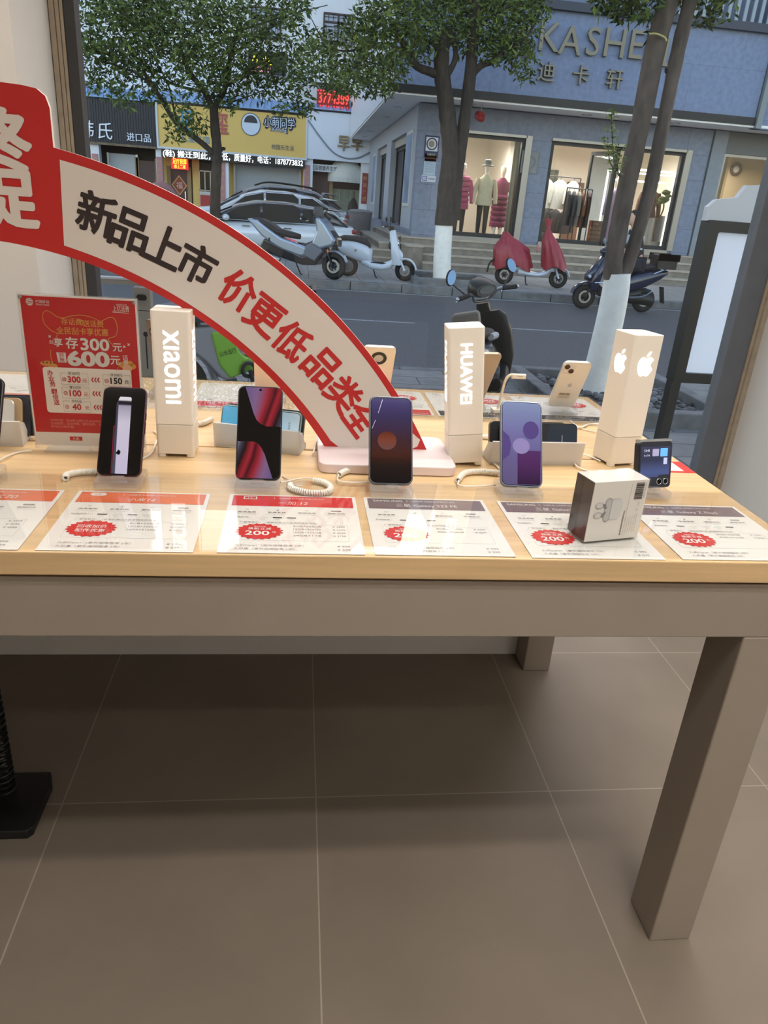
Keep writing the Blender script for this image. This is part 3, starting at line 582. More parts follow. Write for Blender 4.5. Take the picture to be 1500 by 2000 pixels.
    b.flat([(p[0]-W/2+W*.235, p[1]+.008+Hh*.545) for p in circ(.008, 18, 0, 0, .0045)], (0, y-.0004, 0), X, Z)
    for du in (.15, .18, .21, .24): pl([(du, .572), (du+.012, .572), (du+.016, .560), (du+.006, .560)], P('paw_stripe', (60, 40, 30), .6), 2)
    for du, dv in ((.83, .570), (.86, .583), (.90, .580), (.925, .562)): b.m(YEL).flat(circ(.0052, 14, -W/2+W*du, .008+Hh*dv), (0, y-.0003, 0), X, Z)
    b.m(P('paw_peach', (228, 176, 140), .6)).flat(circ(.0085, 18, -W/2+W*.875, .008+Hh*.548, .0065), (0, y-.0005, 0), X, Z)
    b.m(CREAM).flat(rrect(W*.76, Hh*.305, .005, 4, -W/2+W*.525, .008+Hh*.385), (0, y-.0006, 0), X, Z)
    for k, ch in enumerate('办业务翻倍送'): tx(ch, .205+.006*k, .500-.037*k-(.012 if k > 2 else 0), h=.0095, mat=PR_, bold=.03, lay=3)
    FR = P('poster_line', (140, 130, 124), .6)
    for k, (lo, a, c) in enumerate((('300', '300', '150'), ('100', '100', '50'), ('50', '40', '20'))):
        v = .468-.093*k
        for j, (u, val, mt) in enumerate(((.41, a, PR_), (.775, c, BLACKP))):
            cx, cz = -W/2+W*u, .008+Hh*v
            b.m(FR).ring(rrect(.047, .0205, .001, 1, cx, cz-.001), rrect(.0464, .0199, .001, 1, cx, cz-.001), (0, y-.0009, 0), X, Z, (0, -.0001, 0))
            b.m(CREAM).poly([(cx-.013, y-.0011, cz+.006), (cx+.013, y-.0011, cz+.006), (cx+.013, y-.0011, cz+.012), (cx-.013, y-.0011, cz+.012)])
            tx('存%s元' % lo, u, v+.034, h=.0055, mat=BLACKP, lay=5); b.m(PR_).ring(circ(.0036, 14, cx-.0175, cz-.002), circ(.0028, 14, cx-.0175, cz-.002), (0, y-.001, 0), X, Z, (0, -.0001, 0)); tx('送', u-.088, v-.007, h=.004, mat=PR_, lay=4)
            tx(val, u-.004, v-.006, h=.0108, mat=mt, bold=.05, lay=4); tx('元', u+.086, v-.012, h=.0072, mat=mt, lay=4)
        tx('‹‹‹', .590, v-.004, h=.008, w=.014, mat=PR_, bold=.04, lay=4)
    for k, s in enumerate(('活动时间：2023年12月01日-2024年03月31日', '活动规则：活动详情、面对全网、以当地运营商官方公示为准', '移动公司所有')): tx(s, .16, .180-.022*k, h=.0050, w=(.105, .150, .04)[k], mat=P('poster_pink', (230, 150, 140), .6), al='l')
    pl([(.315, .068), (.425, .068), (.425, .040), (.315, .040)], PR_); tx('九机', .37, .054, h=.0055, bold=.02, lay=2); tx('|', .52, .054, h=.006, mat=PALEP); tx('一个手机 一个生活圈', .61, .053, h=.0062, w=.06, mat=P('poster_orange', (206, 120, 96), .6), al='l')
    b.build('printed_sheet', r)
poster()

# ------------------------------------------------------------------ light-box towers with glowing logos
GLOW = P('logo_glow', (255, 255, 255), .4, emit=(246, 249, 255), es=2.2)
TOWER = P('tower_cream', (240, 231, 217), .45, noise=.012, nscale=14)
APPLE = [(0, .30), (.10, .36), (.22, .38), (.33, .335), (.40, .25), (.32, .18), (.275, .07), (.30, -.06), (.41, -.15), (.36, -.28), (.27, -.42), (.17, -.49), (.08, -.475), (0, -.45), (-.08, -.475), (-.17, -.49), (-.28, -.42), (-.37, -.26), (-.42, -.06), (-.42, .10), (-.37, .26), (-.27, .36), (-.15, .38), (-.06, .34)]
LEAFP = [(-.01, .40), (.0, .50), (.07, .60), (.18, .65), (.18, .56), (.11, .46)]
def smooth2(pl, n=4): q = bez([(x, y, 0) for x, y in pl+[pl[0]]], n)[:-1]; return [(p.x, p.y) for p in q]
def tower(label, x, y, text, yaw=0., lean=0., w=.068, d=.066, h=.266, th=.022, zt=.092, L=.125):
    r = thing('light_box_tower', label, 'light box', (x, y, T), yaw, 'light-box towers on the table'); r.rotation_euler.y = lean
    if lean: r.location.z += .0005
    zs = .062
    b = MB().m(P('tower_light_box', (240, 231, 217), .45, emit=(240, 226, 206), es=.10)); b.rbox((0, 0, (h+zs)/2+.0006), (w, d, h-zs-.0006), .006, 'z', 4); b.build('light_box', r, .0012)
    b = MB().m(TOWER); b.rbox((0, 0, (zs+.006)/2), (w, d, zs-.006), .006, 'z', 4)
    for sx in (-1, 1):
        for sy in (-1, 1): b.rbox((sx*(w/2-.008), sy*(d/2-.008), .004), (.015, .015, .008), .005, 'z', 3)
    b.build('base', r, .001)
    for o, ux in (((0, -d/2-.0005, 0), V((1, 0, 0))), ((-w/2-.0005, 0, 0), V((0, -1, 0))), ((w/2+.0005, 0, 0), V((0, 1, 0)))):
        o = V(o); b = MB().m(GLOW)
        if text == 'apple':
            for pl in (smooth2(APPLE), smooth2(LEAFP)): b.flat([(p[0]*.042, p[1]*.042) for p in pl], o+V((0, 0, h-.058))+ux*.002, ux, (0, 0, 1))
        else: b.text(text, o+V((0, 0, h-zt)), V((0, 0, -1)), ux, h=th, w=L, bold=.03 if text == 'HUAWEI' else .012)
        b.build('logo', r)
tower('left cream light-box tower with small-letter logo, behind the silver-picture phone', -.219, 1.350, 'xıaomı', 0, 0, L=.130, th=.027, zt=.098)
tower('middle cream light-box tower with capital letters, leaning beside the arch base', .336, 1.352, 'HUAWEI', radians(-3.5), radians(-6.0), L=.112, th=.021, zt=.085)
tower('right cream light-box tower with glowing bitten apple', .664, 1.378, 'apple', radians(13), 0)

# ------------------------------------------------------------------ promotional arch
def arch():
    k = 1.36/1.345; S = lambda x, z: (x*k, (z-CAM_H)*k+CAM_H)
    Y = 1.36; TH = .008; zb = T+.0185
    r = thing('promotion_arch', 'large red and white promotional arch sign standing on a pale pink base', 'sign', (-.567*k, Y, T)); X, Z = V((1, 0, 0)), V((0, 0, 1)); o0 = V((0, 0, 0))
    def arc(cx, cz, R, x_from, z_to, n=40):
        a0 = math.acos((x_from-cx)/R); a1 = math.asin((z_to-cz)/R); return [(cx+R*cos(a0+(a1-a0)*i/n), cz+R*sin(a0+(a1-a0)*i/n)) for i in range(n+1)]
    ox = -.567*k; loc = lambda p, sg=1: (sg*(p[0]*k-ox), (p[1]-CAM_H)*k+CAM_H-T)
    RED = P('arch_red', (198, 42, 40), .5); WHT = P('arch_white', (228, 220, 210), .55); EDGE = P('arch_edge', (236, 226, 214), .5)
    b = MB(); red_out = arc(-.567, .449, .93, -.40, .8775); red_in = arc(-.561, .488, .731, -.40, .8775)
    wo = arc(-.551, .467, .894, -.384, .8785); wi = arc(-.596, .438, .804, -.390, .8785)
    e = wo[-1]; i_ = wi[-1]; wht = wo[:-2]+[(e[0]+.0005, e[1]+.020), (e[0]-.004, e[1]+.006), (e[0]-.016, e[1]), (i_[0]+.008, i_[1])]+wi[:-1][::-1]
    for sg in (1, -1):
        band = [loc(p, sg) for p in red_out+red_in[::-1]]
        b.m(EDGE).prism(band, (0, -TH/2, 0), X, Z, (0, TH, 0)); b.m(RED).flat(band, (0, -TH/2-.0004, 0), X, Z)
        b.m(WHT).flat([loc(p, sg) for p in wht], (0, -TH/2-.0009, 0), X, Z)
    bx = lambda x: x
    blk = [loc(p) for p in ((-.392, 1.205), (-.392, 1.418), (-.397, 1.434), (-.409, 1.443), (-.43, 1.446), (-.567, 1.452))]; inn = [loc((-.561+.731*cos(a), .488+.731*sin(a))) for a in [radians(76.5+13.5*t/6) for t in range(7)]]
    half = [blk[0]]+blk[1:]; full = half+[(-p[0], p[1]) for p in half[::-1]][1:]+[(-p[0], p[1]) for p in inn][0:]+inn[::-1][1:]
    b.m(EDGE).prism(full, (0, -TH/2-.0002, 0), X, Z, (0, TH+.0004, 0)); b.m(RED).flat(full, (0, -TH/2-.0006, 0), X, Z)
    b.build('board', r)
    b = MB(); BK = P('arch_black', (52, 40, 40), .5)
    C0 = V((-.575, 0, .455)); ch = (('新', -.333, 1.268, BK), ('品', -.281, 1.246, BK), ('上', -.226, 1.225, BK), ('市', -.173, 1.199, BK), ('价', -.103, 1.159, RED), ('更', -.058, 1.118, RED), ('低', -.009, 1.077, RED), ('品', .047, 1.032, RED), ('类', .090, .982, RED), ('全', .127, .936, RED))
    for c, x, z, mt in ch:
        a = atan2(x-C0.x, z-C0.z); p = loc((x, z)); b.m(mt).text(c, (p[0], -TH/2-.0013, p[1]), X, Z, h=.063, w=.060, bold=.05, rot=-a*.93)
    for c, z, in (('终', 1.367), ('促', 1.283)):
        p = loc((-.476, z)); b.m(WHT).text(c, (p[0], -TH/2-.0013, p[1]), X, Z, h=.088, w=.098, bold=.07)
        b.m(WHT).text('年' if c == '终' else '大', (-p[0], -TH/2-.0013, p[1]), X, Z, h=.088, w=.098, bold=.07)
    b.build('lettering', r)
    PINK = P('base_pink', (233, 215, 214), .45, noise=.01)
    for sg in (1, -1):
        b = MB().m(PINK); b.rbox((sg*(.172*k-ox), -.012, .0095), (.258, .19, .018), .018, 'z', 6); b.build('base', r, .002)
arch()

# ------------------------------------------------------------------ earphone box
def earbox():
    w, d, h = .0985, .048, .0985
    r = thing('earphone_box', 'white shrink-wrapped earphone box standing on the clear sheet', 'box', (.488, 1.002, ZS+.0004), radians(13)); X, Z = V((1, 0, 0)), V((0, 0, 1))
    BW = P('box_white', (232, 226, 216), .25, 0, .5, coat=.6); b = MB().m(BW); b.bb((-w/2, -d/2, 0), (w/2, d/2, h)); b.build('carton', r, .0006)
    b = MB(); b.m(P('box_brown', (74, 66, 61), .4)).poly([(-w/2-.0003, d/2-.001, .001), (-w/2-.0003, -d/2+.001, .001), (-w/2-.0003, -d/2+.001, h-.001), (-w/2-.0003, d/2-.001, h-.001)])
    b.m(P('box_dark', (50, 43, 41), .4)).poly([(-w/2-.0005, d/2-.001, .001), (-w/2-.0005, .002, .001), (-w/2-.0005, .002, h-.001), (-w/2-.0005, d/2-.001, h-.001)]); b.build('printed_side', r)
    b = MB(); y = -d/2-.0004; G1, G2, G3, W2 = [P('case_%d' % c, (c, c-2, c-6), .4) for c in (196, 170, 140, 214)]
    b.m(G1).flat(rrect(.026, .036, .008, 5, -.006, .052), (0, y, 0), X, Z); b.m(W2).flat(rrect(.022, .033, .008, 5, -.003, .052), (0, y-.0001, 0), X, Z)
    b.m(G2).flat(rrect(.012, .040, .006, 5, -.018, .052), (0, y-.0002, 0), X, Z); b.m(G1).flat(rrect(.009, .036, .0045, 5, -.0185, .052), (0, y-.0003, 0), X, Z)
    for z, s in ((.064, 1), (.040, -1)):
        b.m(G2).flat(circ(.0075, 18, -.034, z-.004*s, .0055), (0, y-.0004, 0), X, Z); b.m(W2).flat(circ(.0062, 18, -.034, z-.0035*s, .0043), (0, y-.0005, 0), X, Z); b.m(G3).flat([(-.030, z-.002*s), (-.024, z-.001*s), (-.020, z-.010*s), (-.026, z-.008*s)], (0, y-.0006, 0), X, Z)
    rn = random.Random(3)
    z = .094
    while z > .066:                                            # bar code lines, code runs up the box
        t = rn.choice((.0004, .0007, .0012)); b.m(BLACKP).poly([(.026, y-.0002, z-t), (.041, y-.0002, z-t), (.041, y-.0002, z), (.026, y-.0002, z)]); z -= t+rn.choice((.0005, .0009))
    b.m(BLACKP).text('6 971408 155842', (.0435, y-.0002, .080), -Z, X, h=.0016, w=.024)
    b.m(BLACKP).text('真无线蓝牙降噪耳机', (.0135, y-.0002, .028), Z, -X, h=.0032, w=.042, bold=.02)
    for k in range(6): b.m(GREYP).text('产品名称：蓝牙耳机 执行标准', (.0185+.004*k, y-.0002, .022+.001*k), Z, -X, h=.0016, w=.026+.002*(k % 3))
    b.m(GREYP).text('✉', (.037, y-.0002, .058), Z, -X, h=.004); b.text('♻', (.036, y-.0002, .049), Z, -X, h=.004)
    b.m(PALEP).tube([(.018, y-.0002, .03), (.018, y-.0002, .092)], .0002, 4); b.build('printed_front', r)
    b = MB().m(PALEP); b.text('airpods', (.03, .004, h+.0004), (.8, .6, 0), (-.6, .8, 0), h=.004); b.build('printed_top', r)
    b = MB().m(glass('shrink_wrap', (.995, .995, .995), .06, refl=.9)); b.bb((-w/2-.0012, -d/2-.0014, 0), (w/2+.0012, d/2+.0010, h+.0012)); b.build('shrink_wrap', r)
earbox()

# ------------------------------------------------------------------ phones on the window side, seen from behind
def far_phone(label, x, w, h, rgb, back, slabel, yaw=0., y=1.755, t=.0085, rc=.011, tilt=30, metal=.3):
    r = phone_at('display_phone', label, x, y, ZB, w, h, t, radians(tilt), pi+yaw, rgb, rc, 'phones facing the window')
    b = MB().m(P('far_back_%d_%d_%d' % back, back, .35, noise=.01)); b.flat(rrect(w-.003, h-.003, rc-.001, 5, 0, h/2), (0, t/2+.0004, 0), (-1, 0, 0), (0, 0, 1)); b.build('back_cover', r)
    s = screen_mb(w, h, t, GLOSSB); s.build('screen', r)
    stand(x, y, slabel, radians(tilt)); bpy.context.view_layer.update(); st = COL.objects[-1]
    return r
def fix_far_stands():
    far = [o for o in COL.objects if o.get('category') == 'phone stand' and o.location.y > 1.5]
    for o in far: o.rotation_euler.z = pi
    for k in [k for o in far for k in o.children if k.name.startswith('back_rest')]: bpy.data.objects.remove(k)
def label_sticker(r, t, x, z, w, h):
    b = MB().m(P('sticker_cream', (224, 212, 190), .6)); y = t/2+.0008; b.poly([(x+w/2, y, z-h/2), (x-w/2, y, z-h/2), (x-w/2, y, z+h/2), (x+w/2, y, z+h/2)])
    rn = random.Random(1); q = -w/2+.003
    while q < w/2-.004: d = rn.choice((.0006, .001)); b.m(BLACKP).poly([(x-q, y+.0002, z+h*.1), (x-q-d, y+.0002, z+h*.1), (x-q-d, y+.0002, z+h*.42), (x-q, y+.0002, z+h*.42)]); q += d+rn.choice((.0008, .0012))
    b.m(GREYP).text('SN:866021043318', (x, y+.0002, z-.1*h), (-1, 0, 0), (0, 0, 1), w=w*.8, h=h*.12); b.text('IMEI:8600 演示机', (x, y+.0002, z-.3*h), (-1, 0, 0), (0, 0, 1), w=w*.8, h=h*.12); b.build('sticker', r)
def ring_camera(r, t, x, z, R, rgb=(24, 24, 24)):
    b = MB(); b.m(P('ring_black', rgb, .2)); b.lathe([(R, 0), (R, .002), (R*.62, .0024), (R*.62, .0008)], (x, t/2, z), (0, 1, 0), 32); b.m(P('ring_inner', (196, 192, 186), .3)).lathe([(R*.6, .001), (R*.3, .0018), (0, .0018)], (x, t/2, z), (0, 1, 0), 24); b.build('camera_ring', r)
CRM, CRB = (232, 220, 202), (242, 232, 216)
r = far_phone('cream phone with black camera ring, left of the arch leg', -.060, .076, .164, CRM, CRB, 'clear stand holding the cream phone left of the arch leg'); ring_camera(r, .0085, 0, .132, .0185); label_sticker(r, .0085, -.001, .082, .030, .014)
r = far_phone('cream phone with black camera ring, half hidden behind the arch leg', .190, .076, .164, CRM, CRB, 'clear stand hidden behind the arch base, holding a cream phone'); ring_camera(r, .0085, 0, .132, .0185); label_sticker(r, .0085, -.001, .082, .030, .014)
r = far_phone('grey bronze phone peeking out behind the middle light-box tower', .432, .074, .160, (186, 168, 146), (176, 160, 142), 'clear stand behind the middle tower, holding the grey bronze phone', radians(10))
r = far_phone('white phone with two round cameras, left of the right tower', .672, .0715, .1475, (226, 222, 212), (233, 228, 218), 'clear stand holding the white twin-camera phone', 0, rc=.013)
t = .0085
b = MB().m(P('camera_bump', (226, 222, 216), .25)); b.rbox((.0185, t/2+.0005, .1285), (.031, .002, .031), .008, 'y'); b.build('camera_bump', r)
for x, z in ((.0255, .1355), (.0125, .1225)):
    b = MB().m(P('lens_brown', (84, 60, 48), .15, .4)).lathe([(.0066, 0), (.0066, .0022), (.0052, .0024), (.005, .0012), (0, .0012)], (x, t/2+.001, z), (0, 1, 0), 20); b.build('lens', r)
MB().m(P('flash_white', (244, 240, 232), .3)).lathe([(.0028, 0), (.0026, .001), (0, .001)], (.0265, t/2+.0012, .1215), (0, 1, 0), 14).build('flash', r)
b = MB().m(P('back_logo', (216, 214, 210), .15, .5)); [b.flat([(p[0]*.012, p[1]*.012) for p in pl], (0, t/2+.0008, .076), (-1, 0, 0), (0, 0, 1)) for pl in (smooth2(APPLE), smooth2(LEAFP))]; b.build('logo', r); label_sticker(r, t, .004, .040, .032, .020)
r = far_phone('bronze phone seen edge-on just left of the left tower', -.305, .075, .163, (120, 104, 88), (110, 96, 82), 'clear stand behind the left tower, holding the bronze phone', radians(-52), tilt=9); ring_camera(r, .0085, .012, .135, .010, (80, 70, 60)); ring_camera(r, .0085, .012, .110, .010, (80, 70, 60))
fix_far_stands()
# white alarm bracket
r = thing('alarm_bracket', 'white hooked alarm bracket standing right of the middle tower', 'bracket', (.500, 1.70, T+.004))
BRK = P('bracket_white', (232, 222, 206), .4)
b = MB().m(BRK); b.tube(bez([(0, .02, .006), (.002, .01, .05), (.004, 0, .085), (.012, -.004, .098), (.022, -.004, .099)], 8), .0034, 8); b.build('stem', r)
b = MB().m(BRK); b.rbox((.034, -.004, .0965), (.034, .010, .012), .003, 'x'); b.m(GREYP).box((.036, -.0094, .0975), (.014, .0006, .001)); b.build('hook', r, .0008)
b = MB().m(BRK); b.rbox((0, .02, .004), (.03, .03, .009), .004); b.build('base', r, .001)

# ------------------------------------------------------------------ black coil column on the floor
r = thing('coil_column', 'black coil column on a black square base under the table', 'spring column', (-.652, 1.343, 0))
b = MB().m(BLACKPL); b.prism([(-.19, -.112), (.098, -.112), (.108, -.10), (.108, .03), (.095, .066), (-.19, .066)], (0, 0, 0), (1, 0, 0), (0, 1, 0), (0, 0, .024)); b.build('base', r, .003)
b = MB().m(P('coil_black', (20, 20, 22), .3, .2)); b.tube(coil_pts([(.020, 0, .027), (.020, 0, .712)], .0185, 42, 14), .0040, 8); b.build('coil', r)
# ================================================================== THE STREET
def slab_mat(name, c1, c2, mort, bw, rh, off=.5, rough=.8, ms=.006, frq=2, loc=(40.3, 40.2, 0)):
    m = bpy.data.materials.new(name); m.use_nodes = True; n, l = m.node_tree.nodes, m.node_tree.links; b = n['Principled BSDF']
    tc = n.new('ShaderNodeTexCoord'); mp = n.new('ShaderNodeMapping'); mp.inputs['Location'].default_value = loc; l.new(tc.outputs['Object'], mp.inputs[0])
    br = n.new('ShaderNodeTexBrick'); br.offset = off; br.offset_frequency = frq; br.inputs['Scale'].default_value = 1; br.inputs['Brick Width'].default_value = bw; br.inputs['Row Height'].default_value = rh; br.inputs['Mortar Size'].default_value = ms
    for k, c in (('Color1', c1), ('Color2', c2), ('Mortar', mort)): br.inputs[k].default_value = srgb(*c)
    l.new(mp.outputs[0], br.inputs['Vector'])
    ns = n.new('ShaderNodeTexNoise'); ns.inputs['Scale'].default_value = 9; ns.inputs['Detail'].default_value = 6; l.new(tc.outputs['Object'], ns.inputs['Vector'])
    mx = n.new('ShaderNodeMix'); mx.data_type = 'RGBA'; mx.blend_type = 'MULTIPLY'; mx.inputs[0].default_value = .5; l.new(br.outputs['Color'], mx.inputs[6]); l.new(ns.outputs['Fac'], mx.inputs[7])
    hs = n.new('ShaderNodeHueSaturation'); hs.inputs['Value'].default_value = 1.33; l.new(mx.outputs[2], hs.inputs['Color']); l.new(hs.outputs[0], b.inputs['Base Color'])
    b.inputs['Roughness'].default_value = rough; return m
def facade_mat(name, c1, c2, mort, bw, rh):
    """stone panels on a wall: the pattern runs over x+y and z"""
    m = slab_mat(name, c1, c2, mort, bw, rh, .5, .6, .008); n, l = m.node_tree.nodes, m.node_tree.links
    tc = [k for k in n if k.type == 'TEX_COORD'][0]; mp = [k for k in n if k.type == 'MAPPING'][0]
    sx = n.new('ShaderNodeSeparateXYZ'); ad = n.new('ShaderNodeMath'); cb = n.new('ShaderNodeCombineXYZ'); l.new(tc.outputs['Object'], sx.inputs[0])
    l.new(sx.outputs[0], ad.inputs[0]); l.new(sx.outputs[1], ad.inputs[1]); l.new(ad.outputs[0], cb.inputs[0]); l.new(sx.outputs[2], cb.inputs[1]); l.new(cb.outputs[0], mp.inputs[0]); return m
ZN, ZR, ZF = -.15, -.28, -.13                 # near pavement, road, far pavement
PAVE = slab_mat('pavement_slabs', (134, 134, 134), (120, 121, 122), (66, 66, 68), .6, .3)
struct(MB().m(PAVE).bb((-30, 3.06, -.6), (30, 6.9, ZN)).build('pavement'))
KERB = P('kerb_stone', (112, 114, 116), .85, noise=.25, nscale=7, bump=.2)
def kerb_row(y0, y1, z, x0=-14, x1=16):
    b = MB().m(KERB); x = x0
    while x < x1: b.bb((x, y0, z-.3), (x+.985, y1, z)); x += 1.0
    o = b.build('kerb', None, .012, 1); return struct(o)
kerb_row(6.9, 7.05, ZN)
ROAD = P('asphalt', (88, 88, 91), .85, noise=.22, nscale=55, bump=.3)
struct(MB().m(ROAD).bb((-60, 7.05, -.6), (60, 14.5, ZR)).build('road'))
ln = MB().m(P('road_paint', (150, 154, 160), .7, noise=.2, nscale=20))
for x in range(-18, 20, 3): ln.bb((x, 10.70, ZR), (x+1.7, 10.76, ZR+.004))
struct(ln.build('road_line')); struct(MB().m(MATS['road_paint']).bb((-40, 14.28, ZR), (40, 14.36, ZR+.004)).build('road_edge_line'))
kerb_row(14.5, 14.68, ZF)
struct(MB().m(slab_mat('far_pavement_slabs', (158, 154, 150), (144, 142, 141), (72, 72, 74), .5, .5, 0)).bb((-60, 14.68, -.7), (60, 60, ZF)).build('far_pavement'))
# planter square of the near tree
pk = MB().m(KERB)
X0, X1, Y0, Y1 = 2.03, 3.5, 5.2, 6.78
for a, c in (((X0, Y0), (X0+.12, Y1)), ((X1-.12, Y0), (X1, Y1)), ((X0+.12, Y0), (X1-.12, Y0+.12)), ((X0+.12, Y1-.12), (X1-.12, Y1))): pk.bb((a[0], a[1], ZN-.02), (c[0], c[1], ZN+.12))
tag(pk.build('planter_kerb', None, .008, 1), 'square stone kerb round the near whitewashed tree', 'kerb')
pb = MB(); rn = random.Random(5); shades = [P('pebble_%d' % c, (c, c, c+2), .85, noise=.2, nscale=20) for c in (70, 96, 128)]
pb.m(P('planter_soil', (64, 58, 52), .9, noise=.3)).bb((X0+.12, Y0+.12, ZN-.05), (X1-.12, Y1-.12, ZN+.04))
for k in range(520):
    x, y = rn.uniform(X0+.15, X1-.15), rn.uniform(Y0+.15, Y1-.15); s = rn.uniform(.02, .05)
    pb.m(rn.choice(shades)).ball((x, y, ZN+.045+s*.2), (s, s*rn.uniform(.6, 1), s*rn.uniform(.4, .7)), 7, 4, Matrix.Rotation(rn.uniform(0, 6), 3, 'Z'))
tag(pb.build('pebbles'), 'grey pebbles filling the square round the near tree', 'pebbles', kind='stuff')

r = thing('tree_pit', 'raised stone kerb round the whitewashed centre tree across the road', 'kerb', (3.1, 15.55, ZF))
pk = MB().m(KERB)
for a, c in (((-.85, -.80), (.85, -.66)), ((-.85, .66), (.85, .80)), ((-.85, -.66), (-.71, .66)), ((.71, -.66), (.85, .66))): pk.bb((a[0], a[1], -.05), (c[0], c[1], .13))
pk.build('kerb_ring', r, .012, 1); MB().m(P('planter_soil', (64, 58, 52), .9, noise=.3)).bb((-.71, -.66, -.05), (.71, .66, .06)).build('soil', r)

# ------------------------------------------------------------------ clothes shop across the road
STONE = facade_mat('blue_grey_stone', (128, 138, 160), (122, 132, 154), (106, 114, 134), 1.2, .6)
FASC = facade_mat('fascia_stone', (122, 138, 172), (117, 133, 167), (108, 122, 154), 2.4, 1.0)
TRIMB = P('black_metal_trim', (30, 32, 36), .5); SOFF = P('soffit_white', (244, 244, 244), .7, noise=.02); ALU = P('window_aluminium', (150, 148, 146), .35, .7)
ZS0, ZSF, YF, YC = .55, 3.60, 20.0, 19.0
W1 = (3.70, 5.62); W2 = (6.28, 9.90); W3 = (10.95, 16.0); ZW0, ZW1 = .64, 3.05
fb = MB().m(STONE)
for x0, x1 in ((2.87, W1[0]), (W1[1], W2[0]), (W2[1], 10.52)): fb.bb((x0, YF, ZF), (x1, YF+.35, ZSF))
for x0, x1 in (W1, W2): fb.bb((x0, YF, ZF), (x1, YF+.35, ZW0)); fb.bb((x0, YF, ZW1), (x1, YF+.35, ZSF))
struct(fb.build('shop_wall_front'))
fb = MB().m(P('grey_stone_pilaster', (134, 142, 152), .6, noise=.06)).bb((10.55, YF-.05, ZF), (10.92, YF+.35, ZSF)); fb.m(P('grey_lintel', (112, 114, 116), .7, noise=.05)).bb((10.92, YF, 3.1), (18, YF+.35, ZSF)); fb.m(STONE).bb((10.92, YF, ZF), (18, YF+.35, .55)); fb.bb((16, YF, .55), (18, YF+.35, 3.1))
struct(fb.build('neighbour_wall_front'))
# side wall with openings towards the alley
SIDE = P('side_panel_grey', (172, 178, 192), .6, noise=.03); sb = MB()
ops = ((22.3, 25.9), (27.3, 30.5))
sb.m(STONE).bb((2.87, 20.35, ZF), (3.2, 34, .70)); sb.m(SIDE).bb((2.87, 20.35, 3.12), (3.2, 34, ZSF))
for y0, y1 in ((20.35, 22.3), (25.9, 27.3), (30.5, 34)): sb.bb((2.87, y0, .70), (3.2, y1, 3.12))
struct(sb.build('shop_wall_side'))
for (y0, y1), lb in zip(ops, ('dark glass side door of the grey-blue clothes shop, nearer the corner', 'dark recess in the shop side wall, further from the corner')):
    r = thing('side_door', lb, 'door', (3.10, (y0+y1)/2, .70)); d = y1-y0
    MB().m(DARKGLASS).bb((-.02, -d/2+.1, .05), (.02, d/2-.1, 2.1)).build('pane', r)
    f = MB().m(TRIMB); [f.bb((-.05, a, 0), (.05, a+.1, 2.4)) for a in (-d/2, d/2-.1, -.05)]; f.bb((-.05, -d/2, 2.1), (.05, d/2, 2.42)); f.build('frame', r)
    MB().m(P('roller_box', (176, 172, 164), .5)).bb((-.12, -d/2+.02, 2.2), (.10, d/2-.02, 2.42)).build('roller_box', r)
for y0, y1, z0, z1, lb in ((20.75, 22.0, 1.25, 3.08, 'tall pale mountain poster panel on the shop side wall by the corner'), (30.7, 31.9, 1.2, 3.0, 'pale poster panel at the far end of the shop side wall')):
    b = MB().m(P('panel_edge', (206, 208, 212), .5)).bb((2.835, y0, z0), (2.868, y1, z1)); b.m(P('mountain_print', (128, 148, 184), .5, noise=.35, nscale=1.6)).bb((2.828, y0+.08, z0+.08), (2.834, y1-.08, z1-.08)); tag(b.build('wall_poster'), lb, 'poster')
# interior of the shop: floor, back wall, side walls, ceiling
IN = P('shop_inside_white', (232, 224, 212), .7); FLO = P('shop_inside_floor', (176, 162, 140), .4)
for nm, m_, a, c in (('shop_interior_wall_back', IN, (3.3, 24.4, ZS0), (16, 24.6, 3.4)), ('shop_interior_ceiling', IN, (3.2, 20.4, 3.42), (16, 24.5, 3.55)), ('shop_interior_partition', IN, (10.45, 20.36, ZS0), (10.55, 24.4, 3.4)), ('shop_interior_partition', IN, (5.72, 21.9, ZS0), (6.10, 24.4, 3.4)),
                     ('shop_interior_wall_left', IN, (3.22, 20.4, ZS0), (3.3, 24.4, 3.4)), ('shop_interior_wall_right', IN, (16, 20.4, ZS0), (16.1, 24.4, 3.4)), ('shop_interior_partition', P('shop_inside_beige', (190, 164, 130), .7), (12.6, 22.6, ZS0), (16, 22.75, 3.4)), ('shop_interior_floor', FLO, (3.22, 20.36, ZS0-.1), (16, 24.5, ZS0))):
    struct(MB().m(m_).bb(a, c).build(nm))
tag(MB().m(P('dark_mirror', (64, 66, 70), .1, .6)).bb((7.62, 24.33, .6), (8.0, 24.39, 2.6)).build('standing_mirror', None, .005), 'tall dark mirror on the back wall of the clothes shop', 'mirror')
tag(MB().m(P('wardrobe_brown', (112, 84, 66), .6)).bb((8.35, 24.2, ZS0), (8.85, 24.39, 2.3)).build('wardrobe', None, .01), 'brown wardrobe at the back wall of the clothes shop', 'wardrobe')
def shop_window(name, x0, x1, lb, mull=()):
    r = thing(name, lb, 'window', ((x0+x1)/2, YF+.1, ZW0)); w = x1-x0; h = ZW1-ZW0
    b = MB().m(TRIMB); b.ring(rrect(w, h, .01, 1, 0, h/2), rrect(w-.18, h-.2, .01, 1, 0, h/2), (0, -.06, 0), (1, 0, 0), (0, 0, 1), (0, .12, 0))
    for m_ in mull: b.bb((m_-.05, -.06, 0), (m_+.05, .06, h))
    b.build('frame', r)
    b = MB().m(ALU); b.bb((-w/2, -.16, h-.02), (w/2, -.07, h+.04)); b.bb((w/2-.02, -.16, 0), (w/2+.14, -.07, h+.04)); b.bb((-w/2, -.16, -.10), (w/2, -.07, 0)); b.build('trim', r)
    return r, w, h
